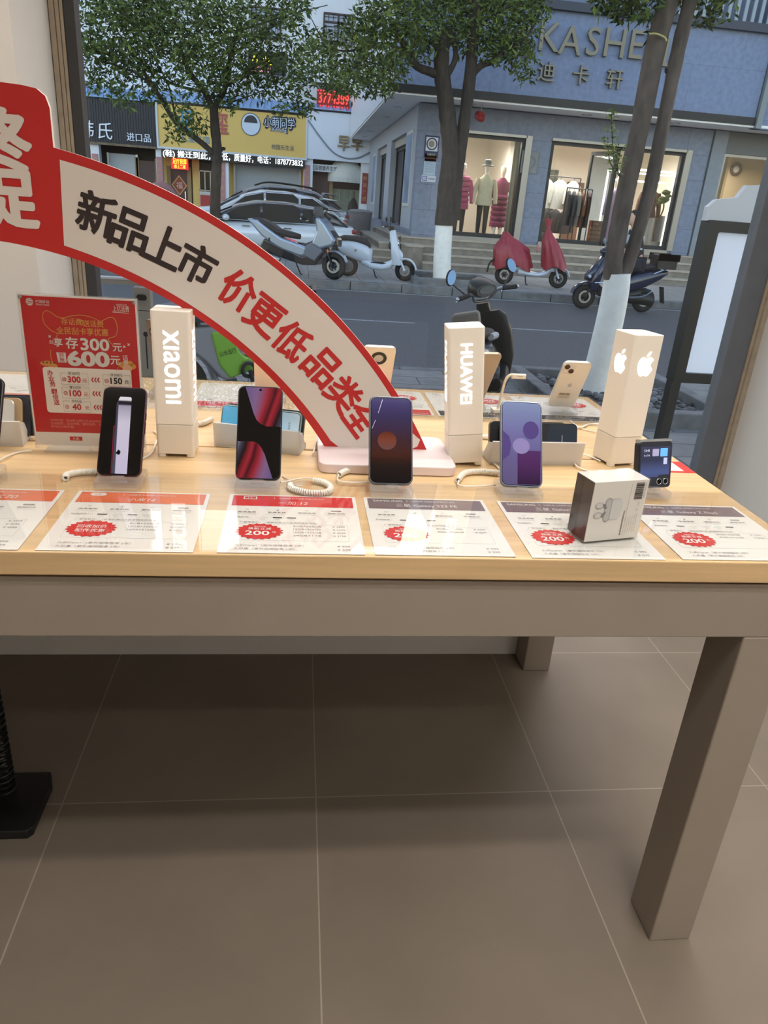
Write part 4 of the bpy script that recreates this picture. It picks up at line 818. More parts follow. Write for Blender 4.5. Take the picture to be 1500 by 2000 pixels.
r, w, h = shop_window('shop_window', *W1, 'left shop window with the hat mannequin and magenta coat'); MB().m(glass('shop_glass', (.96, .97, .97), refl=.45)).bb((-w/2+.09, -.01, .1), (w/2-.09, .01, h-.1)).build('pane', r)
r, w, h = shop_window('shop_window', *W2, 'wide shop opening with open glass door and light strips', (.0,)); MB().m(MATS['shop_glass']).bb((.05, -.01, .1), (w/2-.09, .01, h-.1)).build('pane', r)
b = MB().m(MATS['shop_glass']); b.bb((-w/2+.09, -.01, .1), (-w/2+.22, .01, h-.1)); b.build('pane', r)
r = thing('glass_door', 'open dark framed glass door leaf of the clothes shop', 'door', (8.06, 20.0, .62), radians(-68))
b = MB().m(TRIMB).ring(rrect(.95, 2.3, .01, 1, -.48, 1.16), rrect(.83, 2.14, .01, 1, -.48, 1.16), (0, -.03, 0), (1, 0, 0), (0, 0, 1), (0, .06, 0)); b.build('frame', r); MB().m(glass('door_glass', (.70, .78, .86), refl=1.)).bb((-.89, -.006, .1), (-.07, .006, 2.23)).build('pane', r); MB().m(CHROME).tube([(-.85, -.06, .9), (-.85, -.06, 1.4)], .015, 6).build('handle', r)
rw = thing('shop_window', 'shop window at the far right behind the light-box stand', 'window', (13.4, YF+.1, .60))
b = MB().m(ALU).ring(rrect(4.9, 2.5, .01, 1, 0, 1.25), rrect(4.76, 2.36, .01, 1, 0, 1.25), (0, -.05, 0), (1, 0, 0), (0, 0, 1), (0, .1, 0)); b.bb((.2, -.05, 0), (.3, .05, 2.5)); b.build('frame', rw); MB().m(MATS['shop_glass']).bb((-2.38, -.01, .07), (2.38, .01, 2.43)).build('pane', rw)
# canopy
cb = MB().m(SOFF).bb((2.03, YC, ZSF+.02), (20, YF+.3, ZSF+.08)); cb.bb((2.03, YF+.3, ZSF+.02), (2.95, 33.9, ZSF+.08)); struct(cb.build('canopy_soffit'))
cb = MB().m(FASC).bb((2.08, YC, 3.82), (10.95, YC+.25, 5.55)); cb.bb((11.0, YC+.02, 3.60), (20, YC+.25, 7.5)); struct(cb.build('fascia_wall'))
struct(MB().m(TRIMB).bb((2.0, YC-.03, 3.66), (10.98, YC+.2, 3.83)).build('canopy_edge'))
struct(MB().m(P('neighbour_fascia_frame', (130, 140, 146), .5)).bb((10.98, YC-.10, 3.6), (11.12, YC+.2, 7.5)).build('fascia_frame'))
WR = P('white_ribbed_panel', (214, 220, 232), .5, noise=.02)
cb = MB().m(WR); y = YC+.05
while y < 33.8: cb.bb((2.0, y, 3.66), (2.06, y+.16, 5.6)); cb.bb((2.02, y+.16, 3.66), (2.06, y+.2, 5.6)); y += .2
struct(cb.build('canopy_side_panel'))
struct(MB().m(P('upper_wall_blue_grey', (112, 124, 150), .7, noise=.05)).bb((4.8, YC+1.0, 5.75), (20, 35, 11)).build('shop_upper_wall'))
struct(MB().m(P('ledge_dark', (70, 76, 90), .7)).bb((2.0, YC-.12, 5.55), (20, YC+1.1, 5.72)).build('roof_ledge'))
r = thing('roof_railing', 'pale bar railing on the ledge above the large shop sign', 'railing', (9.6, YC+.05, 5.72)); b = MB().m(P('railing_pale', (150, 166, 180), .5))
for k in range(14): MB().m(MATS['railing_pale']).bb((-1.3+.2*k, -.02, 0), (-1.22+.2*k, .02, .9)).build('baluster', r)
b.bb((-1.4, -.03, .9), (1.5, .03, .98)); b.build('rail', r)
GOLD = P('bronze_letters', (126, 122, 110), .45, .4)
def sign_letters(name, lb, s, c, h, w=None, depth=.08, gap=None, mat=GOLD, cat='sign letters', bold=0.):
    r = thing(name, lb, cat, c)
    b = MB().m(mat)
    if gap:
        for i, ch in enumerate(s): b.text(ch, (gap*(i-(len(s)-1)/2), -depth/2, 0), (1, 0, 0), (0, 0, 1), h=h, depth=depth, bold=bold)
    else: b.text(s, (0, -depth/2, 0), (1, 0, 0), (0, 0, 1), h=h, w=w, depth=depth, bold=bold)
    b.build('lettering', r); return r
for ch, px, py in (('E', 1020, 80), ('K', 1073, 73), ('A', 1113, 80), ('S', 1157, 82), ('H', 1199, 85), ('E', 1242, 88), ('E', 1272, 97), ('L', 1308, 104)):
    if 'lt' not in globals(): lt = thing('sign_letters', 'large bronze capital letters on the blue-grey shop fascia', 'sign letters', (7, YC, 5))
    p = at(px, py, YC-.005); MB().m(GOLD).text(ch, (p.x-7, -.045, p.z-5), (1, 0, 0), (0, 0, 1), h=.56, depth=.09).build('letter', lt)
lc = thing('sign_letters', 'three bronze characters below the capital letters on the shop fascia', 'sign letters', (6.4, YC, 4.34))
for ch, px, py in (('迪', 1066, 140), ('卡', 1133, 147), ('轩', 1199, 155)): p = at(px, py, YC-.005); MB().m(GOLD).text(ch, (p.x-6.4, -.045, p.z-4.34), (1, 0, 0), (0, 0, 1), h=.40, depth=.09, bold=.01).build('letter', lc)
DL = P('downlight_glass', (236, 236, 230), .4)
for x, y in [(4.0, 19.5), (6.9, 19.5), (9.2, 19.5)]+[(2.45, 21.5+2.6*k) for k in range(5)]:
    r = thing('soffit_downlight', 'round downlight set in the white canopy soffit', 'downlight', (x, y, ZSF+.02), 0, 'canopy downlights'); b = MB().m(CHROME).torus((0, 0, -.004), (0, 0, 1), .11, .012, 20, 6); b.m(DL).flat(circ(.10, 18), (0, 0, -.006), (1, 0, 0), (0, 1, 0)); b.build('lens', r)
r = thing('pompom', 'red paper pompom hanging under the canopy by the left shop window', 'decoration', tuple(at(938, 226, 19.5)))
b = MB().m(P('pompom_red', (150, 40, 44), .7)); rn = random.Random(2); [b.ball((rn.uniform(-.07, .07), rn.uniform(-.07, .07), rn.uniform(-.07, .07)), .07, 8, 6) for _ in range(9)]; b.build('flower', r); MB().m(PALEP).tube([(0, 0, .05), (.02, 0, ZSF-at(938, 226, 19.5).z+.02)], .008, 5).build('string', r)
# notices by the corner
def notice(lb, px, py, w, h, fill, fn=None, Y=YF):
    p = at(px, py, Y); b = MB().m(fill).bb((-w/2, -.012, -h/2), (w/2, 0, h/2))
    if fn: fn(b, w, h)
    o = b.build('notice', loc=(p.x, Y-.001, p.z)); tag(o, lb, 'notice'); return o
NAVY = P('notice_navy', (42, 48, 92), .5)
def n1(b, w, h):
    b.m(P('notice_white', (214, 218, 228), .5)).flat(rrect(w*.84, h*.62, .01, 2, 0, .12*h), (0, -.014, 0), (1, 0, 0), (0, 0, 1)); b.m(NAVY).ring(circ(.14, 24, 0, h*.13), circ(.11, 24, 0, h*.13), (0, -.016, 0), (1, 0, 0), (0, 0, 1), (0, -.002, 0)); b.m(P('emblem_tan', (150, 140, 120), .5)).flat(circ(.075, 18, -.01, h*.13), (0, -.018, 0), (1, 0, 0), (0, 0, 1)); b.m(WHITE).text('全国示范', (0, -.015, -h*.34), (1, 0, 0), (0, 0, 1), h=.05)
notice('navy framed notice with a round emblem on the corner wall', 843, 287, .36, .50, NAVY, n1)
notice('small brick-red notice under the round emblem notice', 841, 308, .30, .17, P('notice_red', (140, 70, 58), .6))
notice('pale blue paper notice on the corner wall', 839, 326, .30, .38, P('notice_blue', (176, 196, 220), .6), lambda b, w, h: [b.m(GREYP).text('文明公约 爱护环境', (0, -.014, h*.3-.055*k), (1, 0, 0), (0, 0, 1), w=w*.8, h=.03) for k in range(5)])
notice('white sign with blue wheelchair mark, lowest on the corner wall', 837, 349, .36, .15, P('notice_pale', (206, 212, 226), .6), lambda b, w, h: (b.m(P('notice_mid_blue', (60, 90, 170), .5)).flat(rrect(.12, .11, .01, 2, -.10, 0), (0, -.014, 0), (1, 0, 0), (0, 0, 1)), b.m(WHITE).text('♿', (-.10, -.016, 0), (1, 0, 0), (0, 0, 1), h=.08), b.m(NAVY).text('无障碍通道', (.07, -.014, 0), (1, 0, 0), (0, 0, 1), w=.17, h=.05)))
notice('square grey relief plaque between the two shop windows', 1035, 317, .46, .52, P('plaque_grey', (134, 138, 142), .6), lambda b, w, h: b.m(P('plaque_ring', (122, 126, 130), .6)).ring(circ(.15, 20), circ(.12, 20), (0, -.016, 0), (1, 0, 0), (0, 0, 1), (0, -.006, 0)).ring(rrect(w, h, .01, 1), rrect(w-.05, h-.05, .01, 1), (0, -.018, 0), (1, 0, 0), (0, 0, 1), (0, .006, 0)))
# steps
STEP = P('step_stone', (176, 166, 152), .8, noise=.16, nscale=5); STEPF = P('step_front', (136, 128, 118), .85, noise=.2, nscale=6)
r = thing('stone_steps', 'wide stone steps along the front and side of the clothes shop', 'steps', (0, 0, 0))
for k in range(4):
    y, x, z = 18.35+.41*k, 1.15+.43*k, ZF+.17*k
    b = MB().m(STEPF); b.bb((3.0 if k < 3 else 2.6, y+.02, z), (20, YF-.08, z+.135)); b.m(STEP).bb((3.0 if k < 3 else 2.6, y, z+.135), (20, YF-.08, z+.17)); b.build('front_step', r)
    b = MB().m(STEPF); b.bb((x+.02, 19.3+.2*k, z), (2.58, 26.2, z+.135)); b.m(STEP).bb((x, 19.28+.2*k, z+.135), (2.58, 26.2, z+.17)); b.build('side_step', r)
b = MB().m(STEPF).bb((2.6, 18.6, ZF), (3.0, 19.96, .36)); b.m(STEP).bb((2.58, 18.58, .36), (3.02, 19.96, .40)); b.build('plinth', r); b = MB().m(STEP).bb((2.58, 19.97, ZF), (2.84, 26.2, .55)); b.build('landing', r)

# ------------------------------------------------------------------ what hangs and stands in the shop windows
MANN = P('mannequin_skin', (236, 224, 208), .4)
def rings_body(prof, ux=V((1, 0, 0)), n=14): return [oval((x, y, z), a, b, ux, V((0, 1, 0)), n, 2.2) for x, y, z, a, b in prof]
def mannequin(lb, x, y, z, s=1., coat=(226, 214, 186), legs=(30, 28, 30), boots=None, hat=None, coat_len=.62, skirt=None, yaw=0., puffy=False, head=True):
    r = thing('mannequin', lb, 'mannequin', (x, y, z), yaw, 'shop mannequins'); r.scale = (s, s, s)
    L = P('mann_legs_%d_%d_%d' % legs, legs, .7); C = P('mann_coat_%d_%d_%d' % coat, coat, .7, noise=.08, nscale=14)
    b = MB().m(L)
    for sx in (-1, 1): b.loft(rings_body([(sx*.09, 0, .06, .045, .05), (sx*.09, 0, .28, .06, .06), (sx*.09, 0, .48, .065, .065), (sx*.085, 0, .86, .09, .09)]))
    b.build('legs', r)
    b = MB().m(P('mann_boot_%d' % (boots or (40, 34, 30))[0], boots or (40, 34, 30), .5))
    for sx in (-1, 1): b.loft(rings_body([(sx*.09, -.05, 0, .045, .12), (sx*.09, -.04, .06, .042, .10), (sx*.09, 0, .11, .05, .055)]+([(sx*.09, 0, .36, .062, .065)] if boots else [])))
    b.build('footwear', r)
    z0 = 1.46-coat_len-.24
    b = MB().m(C); b.loft(rings_body([(0, 0, z0, .23, .15), (0, 0, z0+.10, .225, .15), (0, 0, 1.04, .19, .13), (0, 0, 1.22, .20, .14), (0, 0, 1.38, .205, .12), (0, 0, 1.45, .12, .09), (0, 0, 1.50, .075, .07)]))
    for sx in (-1, 1): b.loft([oval(c, a, a, V((1, 0, 0)), V((0, 1, 0)), 10, 2) for c, a in (((sx*.30, -.03, .82), .05), ((sx*.285, -.01, 1.02), .058), ((sx*.255, 0, 1.22), .065), ((sx*.20, 0, 1.40), .07))])
    if puffy:
        for k in range(6): b.torus((0, 0, z0+.1+k*.13), (0, 0, 1), .17, .06, 16, 8)
    b.build('coat', r)
    if skirt: b = MB().m(P('mann_skirt_%d' % skirt[0], skirt, .7)); b.loft(rings_body([(0, 0, .42, .20, .14), (0, 0, .95, .17, .12)])); b.build('skirt', r)
    if head:
        b = MB().m(MANN); b.loft(rings_body([(0, 0, 1.46, .05, .05), (0, 0, 1.56, .05, .05), (0, -.02, 1.60, .06, .075), (0, -.015, 1.68, .078, .095), (0, -.005, 1.76, .075, .09), (0, 0, 1.80, .03, .035)])); b.build('head', r)
    if hat: b = MB().m(P('mann_hat_%d' % hat[0], hat, .6)); b.lathe([(.17, 1.70), (.165, 1.715), (.10, 1.74), (.095, 1.84), (.06, 1.86), (0, 1.86)], (0, 0, 0)); b.build('hat', r)
    return r
Zs = ZS0+.08
def mat_at(px, Y): return at(px, 455, Y).x
mannequin('mannequin in cream jacket and black trousers with a bucket hat', mat_at(938, 20.7), 20.7, Zs, 1.02, (206, 196, 166), hat=(90, 92, 94), coat_len=.45)
mannequin('mannequin in long magenta padded coat with white boots', mat_at(969, 21.0), 21.0, Zs, 1.0, (128, 34, 84), boots=(226, 222, 214), coat_len=.95, puffy=True)
mannequin('mannequin in pink padded jacket half hidden by the street tree', mat_at(893, 20.7), 20.7, Zs, .98, (180, 60, 116), coat_len=.55, puffy=True)
mannequin('mannequin in long lavender coat with white boots', mat_at(1193, 20.9), 20.9, ZS0, 1.04, (176, 142, 170), boots=(232, 226, 212), coat_len=.98, skirt=(40, 34, 38))
mannequin('mannequin in brown top and pale trousers with white hat', mat_at(1256, 21.0), 21.0, ZS0, 1.08, (92, 56, 44), legs=(186, 182, 168), hat=(232, 228, 220), coat_len=.4)
mannequin('mannequin in dark coat in the far right shop window', at(1494, 470, 21).x, 21, ZS0, 1.08, (40, 36, 36), legs=(60, 54, 50), coat_len=.7)
for px, Y, lb in ((1015, 20.45, 'grey gathered curtain at the right of the left shop window'), (873, 20.45, 'grey gathered curtain at the left of the left shop window')):
    x = at(px, 400, Y).x-.12; b = MB().m(P('curtain_grey', (168, 158, 142), .8)); n = 9
    pts = [(x-.22+.055*i, Y+(.03 if i % 2 else -.03)) for i in range(n)]; vs = [(p[0], p[1], z) for z in (ZS0+.005, 1.6, 3.0) for p in pts]; b.add(vs, [(j*n+i, j*n+i+1, (j+1)*n+i+1, (j+1)*n+i) for j in range(2) for i in range(n-1)], True)
    o = b.build('curtain'); s = o.modifiers.new('t', 'SOLIDIFY'); s.thickness = .012; tag(o, lb, 'curtain')
r = thing('sales_counter', 'low light display plinth at the foot of the left shop window', 'plinth', (4.66, 20.75, ZS0)); MB().m(IN).bb((-.9, -.28, 0), (.9, .35, .075)).build('top', r)
def rack(lb, x, y, z, L, h, coats, yaw=0.):
    r = thing('clothes_rack', lb, 'clothes rack', (x, y, z), yaw); b = MB().m(TRIMB)
    for s in (-1, 1): b.tube([(s*L/2, 0, 0), (s*L/2, 0, h)], .015, 6); b.tube([(s*L/2, -.22, .01), (s*L/2, .22, .01)], .015, 6)
    b.tube([(-L/2, 0, h), (L/2, 0, h)], .015, 6); b.build('frame', r)
    for i, (c, ln_, yw) in enumerate(coats):
        cx = x+(-L/2+L*(i+.5)/len(coats))*cos(yaw); cy = y+(-L/2+L*(i+.5)/len(coats))*sin(yaw)
        yield_coat(cx, cy, z+h-.03, c, ln_, yaw+yw)
_coatn = {}
def yield_coat(x, y, z, c, ln_, yaw):
    nm = {(230, 226, 214): 'white', (44, 42, 44): 'black', (60, 60, 66): 'charcoal', (126, 122, 116): 'grey', (122, 76, 46): 'brown', (104, 62, 40): 'rust'}.get(c, 'dark')
    _coatn[nm] = _coatn.get(nm, 0)+1; where = {1: 'first', 2: 'second', 3: 'third', 4: 'fourth'}[_coatn[nm]]
    o = thing('hanging_jacket', '%s %s garment from the left on the clothes shop rails' % (where, nm), 'jacket', (x, y, z), yaw, 'jackets on the shop racks')
    C = P('jacket_%d_%d' % c[:2], c, .75, noise=.1, nscale=12)
    b = MB().m(C); b.loft(rings_body([(0, 0, -ln_, .21, .07), (0, 0, -ln_*.5, .20, .075), (0, 0, -.16, .215, .06), (0, 0, -.09, .13, .05), (0, 0, -.05, .05, .04)], n=12))
    for s in (-1, 1): b.loft([oval(q, a, a, V((1, 0, 0)), V((0, 1, 0)), 8, 2) for q, a in (((s*.25, 0, -.66), .045), ((s*.235, 0, -.4), .055), ((s*.19, 0, -.15), .055))])
    b.build('body', o); MB().m(TRIMB).tube([(0, 0, -.05), (0, 0, .0), (.02, 0, .03)], .006, 5).build('hanger', o)
WJ, BJ, CJ, GJ, BR, RU = (230, 226, 214), (44, 42, 44), (60, 60, 66), (126, 122, 116), (122, 76, 46), (104, 62, 40)
rack('black rail with white jackets near the left of the shop opening', at(1088, 400, 21.6).x, 21.6, ZS0, 1.15, 1.75, [(WJ, .80, .2), (WJ, .80, .1), (WJ, .80, .4)])
rack('black rail with dark grey and brown coats beside the open glass door', at(1128, 400, 21.0).x, 21.0, ZS0+.02, .8, 1.45, [(BJ, .92, 1.2), (CJ, .92, 1.2), (GJ, .92, 1.2), (BR, .95, 1.2), (RU, .95, 1.15)], radians(12))
rack('low rail with black garments under the white jackets in the shop', at(1080, 440, 22.2).x, 22.2, ZS0, 1.0, 1.0, [(BJ, .7, .3), (BJ, .7, .2), (BJ, .7, .2)])
LED = P('led_strip', (255, 250, 236), .4, emit=(255, 244, 222), es=5)
for lb, px, Y, a, c in (('glowing light strip frame standing left of the lavender coat', 1176, 21.4, 1176, 1), ('glowing light strip frame behind the right mannequin', 1306, 21.0, 1306, 1)):
    x0 = at(px, 400, Y).x; b = MB().m(LED)
    if px < 1200:
        for dx in (0, .22): b.bb((x0+dx, Y, .64), (x0+dx+.045, Y+.03, 2.55-.2*(dx > 0)))
        b.bb((x0, Y, 2.52), (x0+1.9, Y+.03, 2.56)); b.bb((x0+.22, Y, 2.32), (x0+1.7, Y+.03, 2.36))
    else: b.bb((x0, Y, .66), (x0+.06, Y+.03, 2.62)); b.bb((x0-1.2, Y, 2.58), (x0, Y+.03, 2.63))
    tag(b.build('strip_light'), lb, 'light')
p = at(1160, 460, 20.5); b = MB().m(P('board_red', (140, 62, 36), .6)).bb((-.19, -.015, -.32), (.19, .015, .30))
for k in range(5): b.m(P('board_yellow', (226, 170, 70), .5)).text(('冬装', '新品上市', '全场特惠', '欢迎光临', '折扣')[k], (0, -.018, .22-.11*k), (1, 0, 0), (0, 0, 1), h=.075)
tag(b.build('notice_board', loc=(p.x, 20.5, ZS0+.40)), 'red board with yellow writing standing at the shop door', 'sign board')
p = at(1290, 455, 21.2); tag(MB().m(P('grey_cube', (104, 106, 112), .6)).bb((-.25, -.2, 0), (.25, .2, .95)).build('display_plinth', None, .01, loc=(p.x-.05, 21.25, ZS0)), 'tall grey display block at the right of the shop window', 'plinth')
r = thing('potted_plant', 'tall plant with a round green head right of the pale trousers mannequin', 'plant', (at(1287, 430, 20.7).x, 20.7, ZS0)); b = MB().m(P('twig_brown', (98, 70, 48), .8)); b.tube(bez([(0, 0, .2), (-.08, 0, .6), (.06, 0, 1.1), (0, 0, 1.4)], 6), .02, 6); b.build('stem', r); b = MB().m(P('leaf_shop', (84, 104, 56), .7)); rn = random.Random(4); [b.ball((rn.uniform(-.12, .12), rn.uniform(-.1, .1), 1.42+rn.uniform(-.16, .16)), (.09, .09, .05), 8, 5) for _ in range(16)]; b.build('foliage', r); MB().m(P('pot_grey', (150, 146, 140), .6)).lathe([(0, 0), (.12, 0), (.16, .28), (.13, .28), (.12, .2), (0, .2)], (0, 0, 0)).build('pot', r)
for px, lb in ((1012, 'left'), (1305, 'right')):
    p = at(px, 300 if px > 1100 else 270, 20.9); r = thing('track_spotlight', 'small grey spotlight inside the %s shop window' % lb, 'spotlight', (min(p.x, 9.6) if px > 1100 else 5.2, 20.9, 3.40)); MB().m(ALU).tube([(0, 0, 0), (0, 0, -.08)], .012, 6).build('stem', r); MB().m(ALU).tube([(-.02, 0, -.06), (-.10, -.05, -.26)], .055, 10).build('head', r)
# neighbour window goods
p = at(1432, 330, 22.55); b = MB().m(P('clock_brown', (86, 60, 50), .6)).torus((0, 0, 0), (0, 1, 0), .14, .045, 20, 8, 1.); b.m(IN).flat(circ(.12, 18), (0, .01, 0), (1, 0, 0), (0, 0, 1)); tag(b.build('wall_clock', loc=(max(p.x, 12.8), 22.55, p.z)), 'round brown wall clock in the far right shop', 'clock')
b = MB()
for k, (c, dx, hh) in enumerate((((70, 90, 160), 0, .7), ((190, 170, 190), .22, .75), ((120, 150, 210), .42, .8), ((226, 200, 180), .6, .7))): tag(MB().m(P('goods_%d' % k, c, .7, noise=.1)).loft([oval((0, 0, z), a, .06, V((1, 0, 0)), V((0, 1, 0)), 10) for z, a in ((-.7, .13), (-.3, .12), (-.06, .13), (0, .05))]).build('hanging_dress', loc=(at(1385, 400, 21.6).x+dx, 21.6, 2.0)), '%s dress hanging in the far right shop window' % ('navy', 'lilac', 'sky blue', 'peach')[k], 'dress', 'dresses in the far right window')
tag(MB().m(P('easel_wood', (128, 84, 54), .6)).prism([(-.2, 0), (.2, 0), (.12, 1.1), (-.05, 1.1)], (0, 0, 0), (1, 0, 0), (0, 0, 1), (0, .05, 0)).build('wooden_panel', loc=(at(1375, 480, 20.6).x, 20.6, ZS0)), 'tapered brown wooden panel at the far right shop door', 'panel')
# ================================================================== SHOPS ON THE LEFT, ACROSS THE CAR PARK
YL = 34.0; UX, UZ = (1, 0, 0), (0, 0, 1)
WALLW = P('white_render', (228, 234, 244), .8, noise=.03, nscale=3); TIN = P('blue_tin', (138, 172, 214), .5, .1, noise=.05, stretch=(6, 1, 1))
wb = MB().m(WALLW); wb.bb((-24, YL+2, ZF), (16, YL+8, 16)); struct(wb.build('building_wall_white'))
wb = MB().m(WALLW)
for x0, x1 in ((-14, -9.1), (-8.62, -8.20), (2.55, 2.95), (-5.95, -5.70), (-3.35, -3.0), (0.12, .5)): wb.bb((x0, YL+.12, ZF), (x1, YL+.5, 2.8))
struct(wb.build('shopfront_pillars'))
wb = MB().m(P('shopfront_dark', (34, 30, 32), .7)).bb((-14, YL+1.2, ZF), (4, YL+1.6, 2.9)); struct(wb.build('shopfront_wall_back'))
# black sign
r = thing('shop_sign', 'black ribbed shop sign with white characters at the far left', 'shop sign', (-8, YL, 3.5)); b = MB().m(P('sign_black', (44, 48, 62), .5)); b.bb((-4, 0, -.78), (2.12, .3, .78)); b.m(P('sign_rib', (34, 38, 50), .5))
for k in range(60): b.bb((-4+.102*k, -.03, -.78), (-3.95+.102*k, 0, .78))
b.m(P('sign_rust', (120, 104, 84), .7, noise=.3)).bb((-4, -.06, -.86), (2.12, .2, -.78)); b.build('board', r)
b = MB().m(P('sign_white_letters', (210, 220, 236), .5, emit=(200, 214, 236), es=.15))
for ch, px, py, h in (('韩', 170, 252, .62), ('氏', 207, 256, .60)): p = at(px, py, YL); b.text(ch, (p.x+8, -.08, p.z-3.5), UX, UZ, h=h, w=h*.9, depth=.05, shear=.1)
p = at(272, 269, YL); b.text('进口品', (p.x+8, -.08, p.z-3.5), UX, UZ, h=.30, w=.94, depth=.05, bold=.02); b.build('lettering', r)
# yellow sign
r = thing('shop_sign', 'wide yellow shop sign with blue and white lettering', 'shop sign', (-2.8, YL, 3.52)); YEL2 = P('sign_yellow', (226, 192, 110), .6, noise=.02)
b = MB().m(YEL2); b.bb((-3.02, 0, -.76), (3.0, .3, .80)); b.m(P('sign_yellow_frame', (206, 214, 226), .5)); b.bb((-3.06, -.04, -.84), (3.04, .3, -.76)); b.bb((2.98, -.04, -.76), (3.04, .3, .82)); b.bb((-3.06, -.04, -.76), (-2.98, .3, .82)); b.build('board', r)
def yl(px, py): p = at(px, py, YL); return V((p.x+2.8, -.03, p.z-3.52))
b = MB(); NV = P('sign_navy_text', (60, 76, 110), .5); WB = P('sign_white_blue', (206, 220, 240), .5); CY = P('sign_cyan', (70, 150, 196), .5)
c = yl(546, 240)
for dx, dy in ((-.03, 0), (.03, 0), (0, .03), (0, -.03), (.025, .025), (-.025, -.025)): b.m(NV).text('小萌同学', c+V((dx, .0, dy)), UX, UZ, h=.44, w=1.28, bold=.03)
b.m(WB).text('小萌同学', c+V((0, -.03, 0)), UX, UZ, h=.40, w=1.24, bold=.01); c = yl(545, 255); b.m(NV).text('X-Mong', c, UX, UZ, h=.20, bold=.05); b.m(WB).text('X-Mong', c+V((0, -.05, 0)), UX, UZ, h=.17)
b.m(NV).text('校园乐生活', yl(552, 288), UX, UZ, h=.19, w=.92); b.m(CY).text('儿童王国', yl(381, 272), UX, UZ, h=.26, w=1.15, bold=.01); b.m(P('sign_faded_red', (176, 92, 84), .5)).text('玺', yl(434, 240), UX, UZ, h=.80, w=.48, bold=.03); b.m(CY).text('亚', yl(360, 235), UX, UZ, h=.7, w=.6, bold=.03); b.build('lettering', r)
b = MB(); c = yl(490, 243); b.m(NV).flat(circ(.40, 28, c.x, c.z, .42), (0, -.02, 0), UX, UZ); b.m(WB).flat(circ(.37, 28, c.x, c.z, .39), (0, -.03, 0), UX, UZ); b.m(P('emblem_dark', (44, 46, 56), .5)).flat([(c.x+.27*cos(a), c.z+.06+.27*sin(a)) for a in [pi*k/14 for k in range(15)]], (0, -.04, 0), UX, UZ); b.build('emblem', r)
# white sign
r = thing('shop_sign', 'white shop sign with two gold characters beside the canopy', 'shop sign', (1.6, YL, 3.6)); b = MB().m(P('sign_plain_white', (222, 230, 244), .6, noise=.01)); b.bb((-1.36, 0, -.84), (3.5, .3, .94)); b.build('board', r)
b = MB().m(P('sign_grey_line', (130, 140, 156), .6)); b.tube(bez([tuple(at(px, py, YL)-V((1.6, YL+.03, 3.6))) for px, py in ((602, 235), (625, 268), (650, 297), (675, 309), (700, 308), (725, 296))], 8), .03, 5); b.build('curve_line', r)
b = MB().m(P('sign_gold_letters', (150, 128, 90), .4, .4))
for px in (671, 697): p = at(px, 280, YL); b.text('早', (p.x-1.6, -.06, p.z-3.6), UX, UZ, h=.56, w=.50, depth=.08, bold=.02)
b.build('lettering', r)
# tin roofs over the signs
for x0, x1, z, lb in ((-12, -5.9, 4.34, 'blue tin roof strip above the black sign'), (-5.85, .25, 4.42, 'blue tin roof strip above the yellow sign'), (.3, 5, 4.62, 'blue tin roof strip above the white sign')):
    b = MB().m(TIN); x = x0
    while x < x1: b.prism([(0, 0), (.02, .06), (.08, .06), (.10, 0)], (x, YL-.15, z), UX, UZ, (0, 2.1, .55)); x += .28
    b.prism([(0, -.02), (x1-x0, -.02), (x1-x0, 0), (0, 0)], (x0, YL-.15, z), UX, UZ, (0, 2.1, .55)); tag(b.build('tin_roof'), lb, 'roof')
# LED display lines
r = thing('led_display', 'long black LED display with running white characters', 'LED display', (-2.7, YL-.02, 2.56)); b = MB().m(P('led_black', (10, 10, 12), .4)).bb((-3.0, 0, -.19), (2.86, .1, .14)); b.build('panel', r)
LW = P('led_white', (255, 255, 255), .5, emit=(246, 248, 255), es=2.2); b = MB().m(LW); b.text('(鞋) 搬迁到此，', at(365, 303, YL)-V((-2.7, YL+.02, 2.56)), UX, UZ, h=.30, w=1.9, bold=.02); b.text('价低，质量好，电话：1878773832', at(508, 312, YL)-V((-2.7, YL+.02, 2.56)), UX, UZ, h=.28, w=3.55, bold=.02); b.build('characters', r)
p = at(350, 318, YL); r = thing('neon_sign', 'small red and yellow neon sign above the dark door', 'neon sign', (p.x, YL+.15, p.z)); MB().m(P('neon_red', (200, 20, 24), .5, emit=(220, 20, 26), es=.9)).bb((-.34, 0, -.24), (.34, .08, .22)).build('panel', r); b = MB().m(P('neon_yellow', (255, 220, 60), .5, emit=(255, 214, 60), es=1.8)); b.text('足疗按摩', (0, -.02, .06), UX, UZ, h=.22, w=.56, bold=.02); b.text('楼上二楼', (0, -.02, -.14), UX, UZ, h=.14, w=.46, bold=.02); b.build('lettering', r)
# under the signs
SHUT = P('shutter_grey', (168, 176, 186), .5, .2)
def shutter(lb, x0, x1, z1):
    r = thing('roller_shutter', lb, 'shutter', ((x0+x1)/2, YL+.9, ZF)); b = MB().m(SHUT); z = 0
    while z < z1-ZF-.1: b.bb((-(x1-x0)/2, 0, z), ((x1-x0)/2, .03, z+.105)); b.bb((-(x1-x0)/2, .01, z+.105), ((x1-x0)/2, .03, z+.12)); z += .12
    b.build('curtain', r); b = MB().m(STEEL); [b.bb((s*(x1-x0)/2-.04, -.03, 0), (s*(x1-x0)/2+.04, .05, z1-ZF)) for s in (-1, 1)]; b.build('guide_rail', r)
shutter('pale roller shutter below the black sign', at(212, 320, YL+.9).x, at(268, 320, YL+.9).x, at(240, 300, YL+.9).z)
shutter('wide pale roller shutter below the LED display', at(458, 350, YL+.9).x, at(586, 350, YL+.9).x, 2.4)
